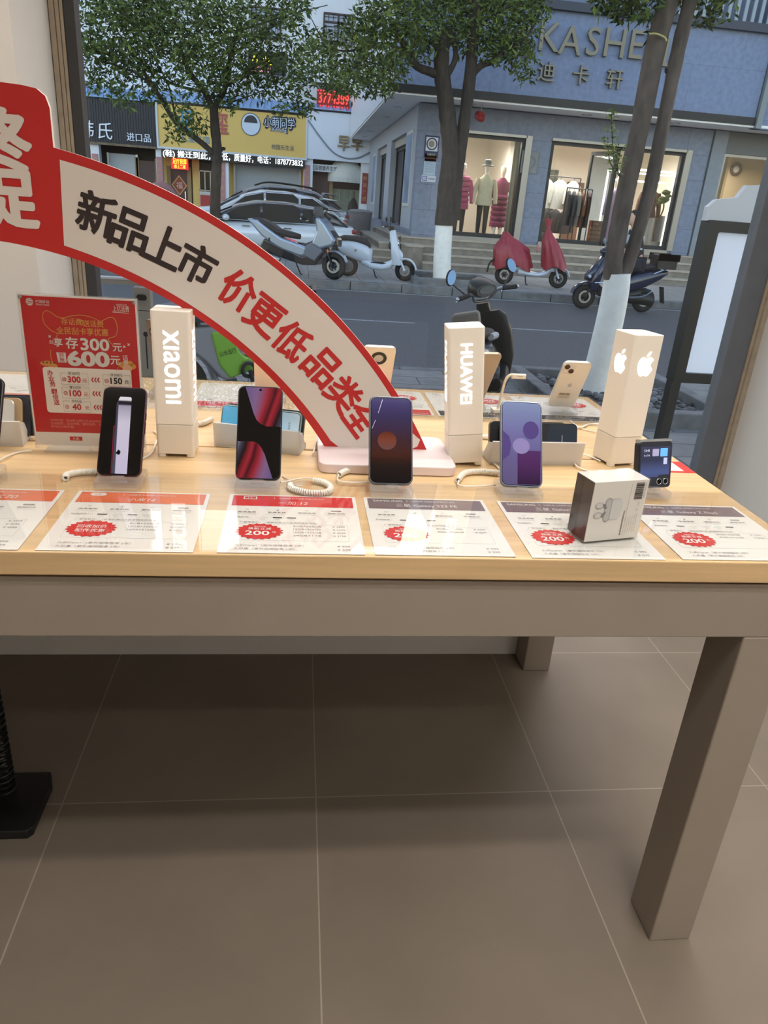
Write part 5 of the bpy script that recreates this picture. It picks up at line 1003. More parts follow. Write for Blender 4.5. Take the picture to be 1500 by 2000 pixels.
def plain_door(lb, x0, x1, z1, rgb, fn=None):
    r = thing('shop_door', lb, 'door', ((x0+x1)/2, YL+.9, ZF)); w, h = x1-x0, z1-ZF
    MB().m(P('door_%d_%d' % rgb[:2], rgb, .5, noise=.1)).bb((-w/2, 0, 0), (w/2, .06, h)).build('leaf', r); b = MB().m(P('door_frame_tan', (150, 128, 90), .6)); [b.bb((s*(w/2+.08)-.08, -.03, 0), (s*(w/2+.08)+.08, .08, h+.1)) for s in (-1, 1)]; b.build('frame', r); MB().m(CHROME).bb((w/2-.12, -.06, .9), (w/2-.08, 0, 1.25)).build('handle', r)
    if fn: fn(r, w, h)
    return r
def fu(r, w, h):
    b = MB().m(P('fu_red', (150, 62, 44), .6)).flat([(0, .42), (.34, 0), (0, -.42), (-.34, 0)], (0, -.01, h*.70), UX, UZ); b.m(P('fu_gold', (206, 168, 110), .5)).ring([(0, .40), (.32, 0), (0, -.40), (-.32, 0)], [(0, .34), (.27, 0), (0, -.34), (-.27, 0)], (0, -.015, h*.70), UX, UZ, (0, -.004, 0)); b.m(P('fu_pale', (220, 206, 190), .5)).text('福', (0, -.02, h*.70), UX, UZ, h=.26); b.build('charm', r)
plain_door('dark door with a red diamond paper charm under the neon sign', at(334, 350, YL+.9).x, at(366, 350, YL+.9).x, 1.98, (58, 28, 34), fu)
plain_door('brown panelled door below the right of the black sign', at(272, 330, YL+.9).x, at(303, 330, YL+.9).x, 2.2, (74, 50, 52))
plain_door('brown arched panel door left of the white awning', at(612, 370, YL+.9).x, at(643, 370, YL+.9).x, at(625, 335, YL+.9).z, (84, 58, 56))
b = MB().m(YEL2); y0, y1 = YL+.95, YL+1.05
for a, c in ((312, 332), (370, 384), (424, 432), (440, 456), (588, 596)): b.bb((at(a, 350, YL).x, y0, ZF), (at(c, 350, YL).x, y1, 2.6))
struct(b.build('shopfront_wall_yellow'))
r = thing('shop_front_window', 'barred shop window between the dark door and the street tree', 'window', (at(400, 350, YL).x, YL+.9, .9)); b = MB().m(ALU)
for k in range(4): b.bb((-.35+.23*k, -.02, -1), (-.31+.23*k, .03, 1.1))
for z in (-.4, .3, 1.06): b.bb((-.35, -.02, z), (.38, .03, z+.04))
b.build('frame', r); MB().m(DARKGLASS).bb((-.35, .03, -1), (.38, .06, 1.1)).build('pane', r)
PINKC = P('couplet_pink', (176, 130, 136), .6); RC = P('couplet_red', (140, 56, 54), .6)
for px, y0_, y1_, m_, lb in ((184, 300, 345, PINKC, 'pink couplet strip on the pillar at the far left'), (310, 306, 400, PINKC, 'pink couplet strip on the pillar left of the neon sign'), (433, 315, 405, PINKC, 'pink couplet strip on the pillar right of the street tree'), (600, 322, 375, PINKC, 'pink couplet strip on the pillar left of the panel door'), (714, 338, 398, RC, 'dark red couplet strip beside the white awning')):
    p, q = at(px, y0_, YL), at(px, y1_, YL); b = MB().m(m_).bb((p.x-.12, YL+.08, q.z), (p.x+.12, YL+.12, p.z)); b.m(P('couplet_gold', (206, 160, 120), .5))
    for k, ch in enumerate('财源广进达三江'[:max(3, int((p.z-q.z)/.28))]): b.text(ch, (p.x, YL+.07, p.z-.2-.27*k), UX, UZ, h=.16)
    tag(b.build('couplet'), lb, 'couplet')
r = thing('shop_awning', 'white domed awning over the shop front below the gold characters', 'awning', (at(677, 350, YL).x, YL+.70, at(677, 347, YL).z)); b = MB().m(P('awning_white', (206, 210, 206), .6))
rings = []
for k in range(9): a = pi/2*k/8; rings.append([V((.78*cos(t)*cos(a*.0)*1.0*(1 if k == 0 else cos(a)), -.55*cos(a), .75*sin(a)*1.0)) if 0 else V((.78*cos(t)*cos(a), -.6*abs(sin(t))*cos(a), .78*sin(a))) for t in [pi*j/12 for j in range(13)]])
b.loft([r_ for r_ in rings], cap=False); b.build('canvas', r); b = MB().m(P('awning_valance', (200, 204, 200), .6)); b.add([V((.78*cos(pi*j/12), -.6*sin(pi*j/12), z)) for z in (0, -.18) for j in range(13)], [(j, j+1, 14+j, 13+j) for j in range(12)]); b.build('valance', r)
r = thing('shop_front_window', 'curtained shop window under the white awning', 'window', (at(677, 380, YL).x, YL+.95, .6)); MB().m(P('curtain_green_grey', (126, 136, 124), .8, noise=.1, stretch=(8, 1, 1))).bb((-.75, .05, -.7), (.75, .1, 1.1)).build('curtain', r); b = MB().m(ALU); [b.bb((x-.02, 0, -.7), (x+.02, .05, 1.1)) for x in (-.75, -.25, .25, .75)]; b.bb((-.75, 0, .5), (.75, .05, .54)); b.build('frame', r)
p = at(633, 328, YL); r = thing('shop_sign', 'narrow white board with dark characters above the arched panel door', 'shop sign', (p.x, YL+.3, p.z)); MB().m(WALLW).bb((-.62, 0, -.14), (.62, .08, .14)).build('board', r); MB().m(BLACKP).text('足浴健康养生馆', (0, -.02, 0), UX, UZ, h=.20, w=1.1).build('lettering', r)
# upper storey
def lattice(lb, px0, py0, px1, py1, curtain=False):
    a, c = at(px0, py0, YL+2), at(px1, py1, YL+2); w, h = c.x-a.x, a.z-c.z; r = thing('lattice_window', lb, 'window', ((a.x+c.x)/2, YL+1.98, c.z)); DW = P('lattice_brown', (66, 56, 58), .6)
    b = MB().m(DW); b.ring(rrect(w, h, .01, 1, 0, h/2), rrect(w-.12, h-.12, .01, 1, 0, h/2), (0, -.1, 0), UX, UZ, (0, .1, 0)); b.bb((-.04, -.09, 0), (.04, -.01, h)); b.bb((-w/2, -.09, h*.68), (w/2, -.01, h*.74)); b.build('frame', r)
    b = MB().m(DW)
    for s in (-1, 1):
        cx = s*w/4
        for z0, z1, wd in ((.10*h, .58*h, .30), (.2*h, .48*h, .14)): b.ring(rrect(wd*w, z1-z0, .005, 1, cx, (z0+z1)/2), rrect(wd*w-.05, z1-z0-.05, .005, 1, cx, (z0+z1)/2), (0, -.08, 0), UX, UZ, (0, .03, 0))
        for z in (.1, .34, .58): b.bb((cx-w*.22, -.08, z*h), (cx-w*.15, -.05, z*h+.03)); b.bb((cx+w*.15, -.08, z*h), (cx+w*.22, -.05, z*h+.03))
        for x in (-.08, .08): b.bb((cx+x*w-.012, -.08, .76*h), (cx+x*w+.012, -.05, .97*h))
        b.bb((cx-w*.2, -.08, .86*h), (cx+w*.2, -.05, .87*h))
    b.build('lattice', r); MB().m(P('window_blue_grey', (150, 170, 204), .1, 0, .6)).bb((-w/2, -.02, 0), (w/2, 0, h)).build('pane', r)
    if curtain: b = MB().m(P('window_curtain', (176, 160, 160), .8)); b.bb((-w/2+.08, -.045, .05), (-w/2+.3, -.022, h*.66)); b.build('curtain', r)
lattice('brown lattice window with a curtain, upper left of the white building', 490, 11, 549, 80, True); lattice('brown lattice window on the white building, nearer the canopy', 632, 24, 688, 92)
lattice('barred low window on the white building under the leaves', 610, 160, 680, 180)
p = at(651, 193, YL+.4); r = thing('led_display', 'red LED number display above the white shop sign', 'LED display', (p.x, YL+.4, p.z)); MB().m(P('led_dark_red', (60, 6, 10), .5, emit=(120, 8, 14), es=.8)).bb((-.68, 0, -.32), (.68, .1, .30)).build('panel', r); b = MB().m(P('led_red', (255, 40, 40), .5, emit=(255, 56, 52), es=3.0)); b.text('3774389', (.02, -.02, 0), UX, UZ, h=.36, w=1.24, bold=.02)
for k in range(12): b.bb((-.66+.112*k, -.02, .25), (-.60+.112*k, 0, .28)); b.bb((-.66+.112*k, -.02, -.30), (-.60+.112*k, 0, -.27))
b.build('digits', r)
p = at(517, 122, YL+1.88); r = thing('neon_sign', 'yellow and pink neon sign half hidden in the left tree', 'neon sign', (p.x, YL+1.88, p.z)); MB().m(P('neon_black', (20, 20, 26), .5)).bb((-.7, 0, -.42), (.9, .1, .40)).build('panel', r); b = MB().m(P('neon_lime', (230, 230, 40), .5, emit=(230, 226, 40), es=1.8)); b.text('小吃', (-.1, -.02, .12), UX, UZ, h=.40, bold=.02); b.m(P('neon_pink', (250, 160, 180), .5, emit=(250, 150, 176), es=1.6)); b.text('营业中', (-.1, -.02, -.25), UX, UZ, h=.22, bold=.03); b.build('lettering', r)
p = at(472, 172, YL+.6); r = thing('balustrade', 'short white balustrade on the roof above the yellow sign', 'balustrade', (p.x, YL+.6, p.z-.35)); PLW = P('white_plaster', (206, 210, 216), .7)
for k in range(6): MB().m(PLW).lathe([(.035, 0), (.06, .2), (.03, .45), (.045, .6)], (-.42+.165*k, 0, 0), n=10).build('baluster', r)
MB().m(PLW).bb((-.55, -.08, .6), (.55, .08, .7)).build('rail', r)
p = at(606, 180, YL+.6); r = thing('dormer', 'small white pedimented dormer above the tin roof', 'dormer', (p.x, YL+.9, p.z-.5)); MB().m(PLW).prism([(-.42, 0), (.42, 0), (.42, .6), (0, .9), (-.42, .6)], (0, 0, 0), UX, UZ, (0, .8, 0)).build('wall', r); MB().m(P('slate_grey', (110, 120, 136), .6)).prism([(-.55, .55), (0, .95), (.55, .55), (.55, .63), (0, 1.05), (-.55, .63)], (0, -.06, 0), UX, UZ, (0, .9, 0)).build('roof', r)
b = MB().m(P('slate_dark', (92, 100, 116), .7)); b.prism([(0, 0), (2.2, 2.4), (2.2, 2.55), (1.6, 2.6), (-.1, .05)], tuple(at(706, 100, 30)), UX, UZ, (0, 5, 0)); tag(b.build('tiled_eave'), 'dark curved tiled eave between the white building and the canopy', 'roof')
# things standing before the left shops
r = thing('red_box', 'red box with white top beside the left tree trunk', 'box', (at(403, 385, 31).x, 31, ZF)); MB().m(P('box_red', (176, 50, 50), .6)).bb((-.2, -.2, 0), (.2, .2, 1.2)).build('body', r); MB().m(PALEP).bb((-.22, -.22, 1.2), (.22, .22, 1.32)).build('lid', r)
r = thing('side_table', 'thin legged table with small pots before the wide shutter', 'table', (at(458, 390, 32).x, 32, ZF)); [MB().m(TRIMB).bb((x-.02, -.02, 0), (x+.02, .02, .98)).build('leg', r) for x in (-.38, 0, .38)]; MB().m(TRIMB).bb((-.42, -.2, .98), (.42, .2, 1.03)).build('table_top', r)
for k, (dx, c) in enumerate(((-.14, (190, 190, 196)), (.12, (150, 120, 160)), (.28, (96, 70, 70)))): tag(MB().m(P('small_pot_%d' % k, c, .5)).lathe([(0, 0), (.07, 0), (.09, .14), (.06, .16), (0, .16)], (at(458, 390, 32).x+dx, 32, ZF+1.03)).build('pot'), '%s pot standing on the thin legged table' % ('white', 'mauve', 'brown')[k], 'pot', 'pots on the thin table')
r = thing('trash_bin', 'pale grey bin standing at the foot of the alley steps', 'bin', (at(703, 420, 27).x, 27, ZF)); BIN = P('bin_stone', (142, 138, 140), .8, noise=.12, nscale=9); MB().m(BIN).lathe([(0, 0), (.36, 0), (.40, .9), (.42, 1.0), (.40, 1.05)], (0, 0, 0), n=20).build('body', r); MB().m(BIN).lathe([(.43, 1.02), (.44, 1.08), (.30, 1.14), (0, 1.16)], (0, 0, 0), n=20).build('lid', r)
r = thing('coat_stand', 'dark clothes hanging by the white awning shop entrance', 'coat stand', (at(690, 410, 31).x, 31, ZF)); MB().m(P('dark_cloth', (38, 34, 38), .9)).loft([oval((.03*sin(z*4), 0, z), a, a*.7, V((1, 0, 0)), V((0, 1, 0)), 12) for z, a in ((0, .24), (.5, .26), (1.0, .22), (1.3, .18), (1.5, .05))]).build('cloth', r); MB().m(TRIMB).tube([(0, 0, 1.4), (0, 0, 1.75)], .02, 6).build('pole', r)
r = thing('sun_canopy', 'faded pink folded canopy beside the left pillar', 'canopy', (at(318, 364, 29).x, 29, at(318, 372, 29).z)); MB().m(P('canopy_pink', (150, 108, 110), .8)).loft([oval((-.5+.25*k, 0, z), .35, h_, V((0, 1, 0)), V((0, 0, 1)), 12) for k, (z, h_) in enumerate(((.05, .05), (.12, .14), (.14, .18), (.05, .15), (-.15, .06)))]).build('canvas', r); MB().m(STEEL).tube([(0, 0, 0), (0, 0, ZF-at(318, 372, 29).z)], .025, 6).build('pole', r)

# ------------------------------------------------------------------ street trees
def leafmat(name, dark, light):
    m = bpy.data.materials.new(name); m.use_nodes = True; n, l = m.node_tree.nodes, m.node_tree.links; b = n['Principled BSDF']
    g = n.new('ShaderNodeNewGeometry'); r = n.new('ShaderNodeValToRGB'); l.new(g.outputs['Random Per Island'], r.inputs[0])
    r.color_ramp.elements[0].color = srgb(*dark); r.color_ramp.elements[1].color = srgb(*light); l.new(r.outputs[0], b.inputs['Base Color']); b.inputs['Roughness'].default_value = .62; b.inputs['Specular IOR Level'].default_value = .25
    return m
BARK = P('bark', (58, 52, 47), .9, noise=.35, nscale=14, bump=.6, stretch=(1, 1, .35)); LIME = P('limewash', (250, 248, 243), .85, noise=.06, nscale=12, bump=.25)
LEAF = leafmat('camphor_leaf', (36, 56, 32), (108, 126, 62)); LEAF2 = leafmat('sprout_leaf', (84, 110, 52), (146, 158, 84))
def leaves(b, c, rad, n, size, rn, droop=.5):
    """n single leaves spread through an ellipsoid"""
    for _ in range(n):
        while True:
            q = V((rn.uniform(-1, 1), rn.uniform(-1, 1), rn.uniform(-1, 1)))
            if .15 < q.length < 1: break
        p = V(c)+V((q.x*rad[0], q.y*rad[1], q.z*rad[2]))
        d = V((rn.gauss(0, 1), rn.gauss(0, 1), rn.gauss(0, .6)-droop)).normalized(); s = d.cross(V((rn.gauss(0, 1), rn.gauss(0, 1), rn.gauss(0, 1)))).normalized(); L = size*rn.uniform(.7, 1.3); w = L*.165
        up = d.cross(s)*(L*.06)
        b.add([p, p+d*L*.45+s*w+up, p+d*L, p+d*L*.45-s*w+up], [(0, 1, 2, 3)])
def tree(name, lb, Y, trunks, twigs, blobs, size, dens, seed, wash=None):
    base = V(trunks[0][0][0] if isinstance(trunks[0][0][0], V) else at(*trunks[0][0][0], Y)); rn = random.Random(seed)
    r = thing(name, lb, 'tree', (0, 0, 0)); bark = P('near_bark', (94, 83, 75), .9, noise=.35, nscale=14, bump=.6, stretch=(1, 1, .35)) if Y < 10 else BARK
    for pts, rad in trunks:
        pp = bez([at(px, py, Y) for px, py in pts], 6); n = len(pp); rr = [rad[0]+(rad[1]-rad[0])*i/(n-1) for i in range(n)]
        rr = [k*rn.uniform(.95, 1.06) for k in rr]; MB().m(bark).tube(pp, rr, 14).build('trunk', r)
    if wash:
        pts, rad = wash; pp = bez([at(px, py, Y) for px, py in pts], 8); n = len(pp); MB().m(LIME).tube(pp, [rad[0]+(rad[1]-rad[0])*i/(n-1) for i in range(n)], 20).build('whitewashed_base', r)
    b = MB().m(BARK)
    for pts, ra, rb, dy in twigs:
        pp = [at(px, py, Y+dy*i/(len(pts)-1)) for i, (px, py) in enumerate(pts)]; pp = bez(pp, 5); n = len(pp); b.tube(pp, [ra+(rb-ra)*i/(n-1) for i in range(n)], 8)
    b.build('branch', r)
    b = MB().m(LEAF); sc = Y/1300
    for px, py, rp, *dy in blobs:
        dd = dy[0] if dy else rn.uniform(-1.2, 1.2); c = at(px, py, Y+dd); R = rp*sc; leaves(b, c, (R, R*.9, R*.8), max(10, int(dens*rp*rp)), size, rn)
    b.build('foliage', r); return r
# left tree in front of the yellow sign
tree('street_tree', 'leafy street tree standing before the yellow and black shop signs', 19.0,
     [([(420, 425), (421, 370), (424, 300), (420, 250), (417, 205)], (.125, .10)), ([(417, 215), (400, 180), (370, 140), (350, 90)], (.075, .045)), ([(419, 210), (440, 170), (450, 110), (470, 40)], (.07, .04)), ([(417, 300), (395, 280), (345, 240), (322, 205), (300, 170), (280, 140)], (.07, .04))],
     [([(430, 295), (436, 290), (440, 292)], .04, .03, 0), ([(350, 245), (340, 215), (330, 170), (300, 110)], .03, .012, .4), ([(300, 170), (260, 140), (200, 120)], .03, .012, -.4), ([(400, 180), (330, 160), (250, 100)], .035, .012, .5), ([(440, 170), (500, 130), (560, 100)], .035, .012, -.3), ([(450, 110), (520, 60), (590, 20)], .035, .012, .3), ([(450, 200), (480, 190), (530, 170)], .02, .008, -.5), ([(470, 60), (560, 30), (640, 10)], .02, .008, .2)],
     [(195, 40, 62), (200, 110, 50), (255, 60, 66), (250, 130, 52), (320, 40, 70), (325, 105, 60), (390, 60, 72), (390, 130, 50), (460, 90, 62), (455, 150, 44), (520, 110, 48), (505, 160, 34), (545, 170, 28), (300, 165, 34), (205, 165, 26), (240, 190, 22), (360, 225, 34), (345, 258, 20), (383, 240, 22), (450, 205, 16), (270, 5, 60), (350, -30, 80), (450, 20, 60), (520, -20, 60), (540, 50, 30), (590, 150, 24), (580, 195, 26), (550, 215, 16), (600, 210, 20), (175, 150, 22), (420, 180, 30), (570, 110, 30), (160, 80, 30), (565, 0, 36), (225, 0, 50)], .145, .185, 11)
# centre tree with the white base
tree('street_tree', 'double-trunk street tree with whitewashed base before the left shop window', 15.6,
     [([(868, 440), (872, 380), (880, 300), (872, 210), (862, 130), (868, 60)], (.20, .13)), ([(886, 430), (893, 340), (905, 250), (918, 150), (925, 60), (935, -30)], (.13, .10)), ([(868, 150), (840, 140), (812, 128), (795, 100), (780, 70)], (.085, .05)), ([(918, 150), (940, 128), (965, 118), (985, 95)], (.07, .045)), ([(872, 150), (890, 110), (880, 60)], (.06, .04))],
     [([(795, 100), (740, 85), (680, 100), (630, 90)], .03, .012, -.6), ([(780, 75), (760, 30), (720, -10)], .035, .012, .4), ([(985, 95), (1020, 80), (1050, 40)], .03, .01, 0), ([(860, 100), (810, 60), (760, 40)], .03, .01, .5), ([(640, 95), (620, 60), (605, 30)], .014, .006, 0), ([(925, 60), (980, 20), (1040, 0)], .03, .01, .4)],
     [(640, 135, 44), (690, 130, 46), (735, 120, 46), (675, 165, 30), (730, 160, 30), (760, 175, 14), (600, 75, 28), (615, 105, 30), (585, 150, 20), (640, 80, 26), (760, 70, 54), (820, 40, 62), (870, 20, 66), (930, 30, 62), (985, 40, 62), (1005, 100, 36), (1018, 60, 36), (820, 85, 34), (1022, 140, 20), (965, 90, 34), (760, 10, 54), (720, 50, 36), (900, 75, 30), (1045, 10, 34), (850, -50, 80), (950, -50, 80), (1030, -60, 56), (575, 40, 18), (590, 15, 20), (690, 60, 26), (770, 130, 30), (1035, 102, 16)], .125, .20, 12,
     wash=([(863, 548), (864, 500), (868, 432)], (.19, .172)))
# near tree
nt = tree('street_tree', 'near street tree with two tall trunks and thick whitewashed base', 6.15,
     [([(1196, 545), (1201, 490), (1223, 370), (1253, 233), (1279, 100), (1305, 0), (1318, -60)], (.078, .072)), ([(1214, 548), (1235, 490), (1269, 370), (1297, 233), (1324, 100), (1348, 0), (1362, -60)], (.058, .050))],
     [([(1300, 10), (1270, -20), (1230, -40)], .03, .01, -.3), ([(1345, -20), (1390, -60), (1440, -80)], .03, .01, .3), ([(1300, 138), (1310, 136)], .02, .015, .0), ([(1240, 20), (1250, -30)], .01, .006, .0)],
     [(1225, 18, 26, .1), (1262, 8, 26, -.2), (1275, 52, 15, .2), (1215, -30, 60, .1), (1380, 30, 18, .1), (1405, 10, 30, 0), (1300, -80, 90, .2), (1400, -90, 90, 0), (1240, -110, 90, -.2), (1275, 70, 12, .1), (1180, -10, 22, 0), (1360, 42, 10, 0)], .082, .075, 13,
     wash=([(1153, 778), (1164, 740), (1188, 640), (1202, 570), (1206, 534)], (.128, .106)))
b = MB().m(BARK)
for q in ([(1212, 345), (1200, 320), (1196, 270), (1194, 222)], [(1212, 348), (1206, 325), (1212, 295)], [(1210, 345), (1192, 318), (1188, 290)]): b.tube(bez([at(x, y, 6.02) for x, y in q], 6), .004, 5)
b.m(LEAF2); rn = random.Random(8)
for px, py, rp, n in ((1195, 222, 9, 26), (1194, 250, 10, 22), (1193, 275, 14, 40), (1205, 290, 13, 34), (1190, 305, 13, 30), (1212, 312, 12, 30), (1203, 330, 12, 26)):
    R = rp*.0047; leaves(b, at(px, py, 6.0), (R, R, R), n, .036, rn, .1)
b.build('sprout', nt)
MB().m(P('twine_yellow', (206, 196, 130), .7)).tube(bez([at(x, y, 6.05) for x, y in ((1268, 66), (1282, 66), (1298, 73), (1302, 80))], 5), .006, 5).build('twine', nt)
# ================================================================== CARS
def rring(x, z0, z1, hw, n=20, p=4.5): return oval((x, 0, (z0+z1)/2), hw, (z1-z0)/2, (0, 1, 0), (0, 0, 1), n, p)
def car(lb, loc, yaw, body, roof, L=4.5, Hk=1.0, rails=False, spoiler=None, group='white cars parked across the road'):
    r = thing('car', lb, 'car', loc, yaw, group); k = L/4.6
    C = P('car_%d_%d_%d' % body, body, .22, .1, coat=.8); RF = P('car_%d_%d_%d' % roof, roof, .15, .2, coat=.8)
    Z = lambda z: z*Hk
    b = MB().m(C); b.loft([rring(x*k, Z(a), Z(c), w) for x, a, c, w in ((-2.28, .50, .86, .66), (-2.18, .34, 1.02, .82), (-1.6, .24, 1.05, .90), (-.6, .22, 1.00, .91), (.6, .22, .98, .91), (1.4, .24, .95, .89), (2.0, .28, .86, .80), (2.26, .40, .68, .62))]); b.build('body', r)
    b = MB().m(RF); b.loft([rring(x*k, Z(.90), Z(c), w, 20, 3.4) for x, c, w in ((-2.05, 1.02, .70), (-1.75, 1.30, .70), (-1.3, 1.50, .69), (-.5, 1.60, .69), (.2, 1.59, .69), (.7, 1.44, .70), (1.15, 1.18, .73), (1.45, .98, .74))]); b.build('roof', r)
    b = MB().m(DARKGLASS)
    for s in (-1, 1):
        y = s*.715
        def q(pts): b.poly([(x*k, y-s*max(0, (z-1.0))*.10+s*.012, Z(z)) for x, z in (pts if s > 0 else pts[::-1])])
        q([(1.10, 1.02), (.62, 1.38), (.12, 1.50), (.10, 1.02)]); q([(.04, 1.02), (.06, 1.51), (-.70, 1.52), (-.86, 1.40), (-.86, 1.02)]); q([(-.92, 1.02), (-.92, 1.42), (-1.25, 1.44), (-1.62, 1.22), (-1.55, 1.04)])
    b.poly([(1.32*k, -.58, Z(1.06)), (1.32*k, .58, Z(1.06)), (.80*k, .50, Z(1.41)), (.80*k, -.50, Z(1.41))])
    b.poly([(-2.10*k, .56, Z(1.06)), (-2.10*k, -.56, Z(1.06)), (-1.62*k, -.48, Z(1.40)), (-1.62*k, .48, Z(1.40))]); b.build('windows', r)
    b = MB().m(CHROME)
    for s in (-1, 1): b.tube([(1.2*k, s*.735, Z(1.005)), (0, s*.735, Z(1.005)), (-1.6*k, s*.735, Z(1.02))], .010, 5); b.tube([(1.1*k, s*.725, Z(1.02)), (.6*k, s*.69, Z(1.42)), (0, s*.67, Z(1.54)), (-.8*k, s*.67, Z(1.55)), (-1.3*k, s*.68, Z(1.46)), (-1.66*k, s*.70, Z(1.22))], .010, 5)
    b.build('window_trim', r)
    for s in (-1, 1):
        m_ = MB().m(C).ball((.92*k, s*.98, Z(1.06)), (.09, .10, .07), 10, 6); m_.m(BLACKPL).box((.92*k, s*.9, Z(1.02)), (.05, .1, .03)); m_.build('mirror', r)
        for x in (-.55, .45): MB().m(CHROME).box((x*k, s*.915, Z(.86)), (.18, .02, .025)).build('door_handle', r)
        for x in (-1.45, 1.42):
            w = MB().m(RUBBER).torus((x*k, s*.84, .32), (0, 1, 0), .25, .075, 24, 8, 1.2).build('wheel', r); h = MB().m(P('alloy', (150, 154, 160), .3, .8)); h.lathe([(0, .02), (.05, .04), (.22, .03), (.24, 0)], (x*k, s*.86, .32), (0, s, 0), 20)
            for j in range(5): a = 2*pi*j/5; h.m(BLACKPL).box((x*k+.13*cos(a), s*.90, .32+.13*sin(a)), (.05, .01, .05))
            h.build('rim', w); MB().m(BLACKPL).torus((x*k, s*.87, .33), (0, 1, 0), .35, .025, 24, 6).build('arch_trim', r)
        MB().m(P('tail_lamp', (110, 24, 30), .2, emit=(120, 20, 24), es=.15)).rbox((-2.2*k, s*.66, Z(.88)), (.12, .34, .10), .03, 'x').build('tail_light', r)
        MB().m(P('head_lamp', (210, 216, 226), .1)).rbox((2.05*k, s*.60, Z(.74)), (.22, .26, .10), .03, 'y').build('headlight', r)
    sp = MB().m(P('car_%d_%d_%d' % (spoiler or roof), spoiler or roof, .25, .1, coat=.6)); sp.loft([oval((-1.55*k-.40*t, 0, Z(1.46-.03*t)), .62-.03*t, .035*(1-.5*t), (0, 1, 0), (0, 0, 1), 16, 3) for t in (0, .5, 1)]); sp.build('spoiler', r)
    MB().m(BLACKPL).rbox((-2.25*k, 0, Z(.42)), (.10, 1.3, .16), .04, 'y').build('rear_bumper', r)
    MB().m(P('plate_green', (130, 190, 150), .5)).box((-2.315*k, 0, Z(.70)), (.02, .44, .14)).build('number_plate', r)
    if rails:
        for s in (-1, 1): MB().m(BLACKPL).tube(bez([(-1.3*k, s*.58, Z(1.50)), (-1.1*k, s*.58, Z(1.60)), (.0, s*.56, Z(1.66)), (.45*k, s*.56, Z(1.55))], 6), .022, 6).build('roof_rail', r)
    return r
CW = (212, 220, 230)
car('white car with black roof parked nearest behind the silver scooter', (-.88, 20.0, ZF), pi+.05, CW, (40, 44, 54), 4.6, .80)
car('white car with white rear spoiler parked between the other two', (-.92, 22.6, ZF), pi+.06, (214, 220, 226), (206, 212, 220), 4.5, .96, spoiler=(216, 224, 222))
car('white car with roof rails and dark rear glass, farthest of the three', (-.95, 25.4, ZF), pi+.06, (206, 214, 226), (60, 66, 80), 5.0, 1.06, rails=True)

# ================================================================== SCOOTERS
def wheel(r, x, rad, tw=.05, y=0., rim=(150, 154, 160), spokes=7, disc=True, steer=None):
    w = MB().m(RUBBER).torus((x, y, rad), (0, 1, 0), rad-tw, tw, 30, 10, .9).build('wheel', r)
    h = MB().m(P('rim_%d' % rim[0], rim, .35, .7)); h.torus((x, y, rad), (0, 1, 0), rad-tw*1.75, tw*.35, 26, 8); h.lathe([(0, -.05), (.045, -.045), (.045, .045), (0, .05)], (x, y, rad), (0, 1, 0), 14)
    for j in range(spokes): a = 2*pi*j/spokes; R = Matrix.Rotation(-a, 3, 'Y'); h.box((x+(rad-tw*2)*.55*cos(a), y, rad+(rad-tw*2)*.55*sin(a)), ((rad-tw*2)*.9, .022, .022), R)
    h.build('rim', w)
    if disc:
        d = MB().m(STEEL)
        for s in (-1, 1): d.ring([(x+rad*.52*cos(2*pi*t/20), rad+rad*.52*sin(2*pi*t/20)) for t in range(20)], [(x+rad*.36*cos(2*pi*t/20), rad+rad*.36*sin(2*pi*t/20)) for t in range(20)], (0, y+s*.05, 0), (1, 0, 0), (0, 0, 1), (0, .004, 0))
        d.build('brake_disc', w)
def prof_loft(name, r, mat, st, p=2.6, n=18, sub=0):
    """loft along x; stations (x, z, half width, half height)"""
    b = MB().m(mat); b.loft([oval((x, 0, z), w, h, (0, 1, 0), (0, 0, 1), n, p) for x, z, w, h in st]); return b.build(name, r, sharp=60)
def up_loft(name, r, mat, st, p=3., n=18):
    """loft upwards; stations (x, z, half width, half thickness)"""
    b = MB().m(mat); b.loft([oval((x, 0, z), t, w, (1, 0, 0), (0, 1, 0), n, p) for x, z, w, t in st]); return b.build(name, r, sharp=60)
def fender(r, x, rad, mat, a0, a1, w=.06, name='fender', gap=.03):
    b = MB().m(mat); rings = []
    for k in range(9):
        a = radians(a0+(a1-a0)*k/8); c = V((x+(rad+gap)*cos(a), 0, rad+(rad+gap)*sin(a))); d = V((cos(a), 0, sin(a)))
        rings.append(oval(c, w*(.6+.4*sin(pi*(k+.6)/9.2)), .018, (0, 1, 0), d, 12, 3))
    b.loft(rings); return b.build(name, r, sharp=60)
def mirror(r, x, y, z, s, mat=BLACKPL, dz=.20, dx=-.02, turn=0.):
    b = MB().m(mat).tube(bez([(x, y, z), (x+dx*.3, y+s*.05, z+dz*.6), (x+dx, y+s*.10, z+dz)], 5), .008, 6); b.ball((x+dx+.012, y+s*.14, z+dz+.04), (.018, .075, .05), 14, 8, Matrix.Rotation(.35*s, 3, 'X')); b.build('mirror', r)
    b = MB().m(P('mirror_face', (104, 128, 160), .05, 1.)); R = Matrix.Rotation(.35*s, 3, 'X'); c = V((x+dx-.006, y+s*.14, z+dz+.04)); b.poly([c+R @ V((0, .066*cos(2*pi*k/20), .042*sin(2*pi*k/20))) for k in range(20)]); b.build('mirror_glass', r)
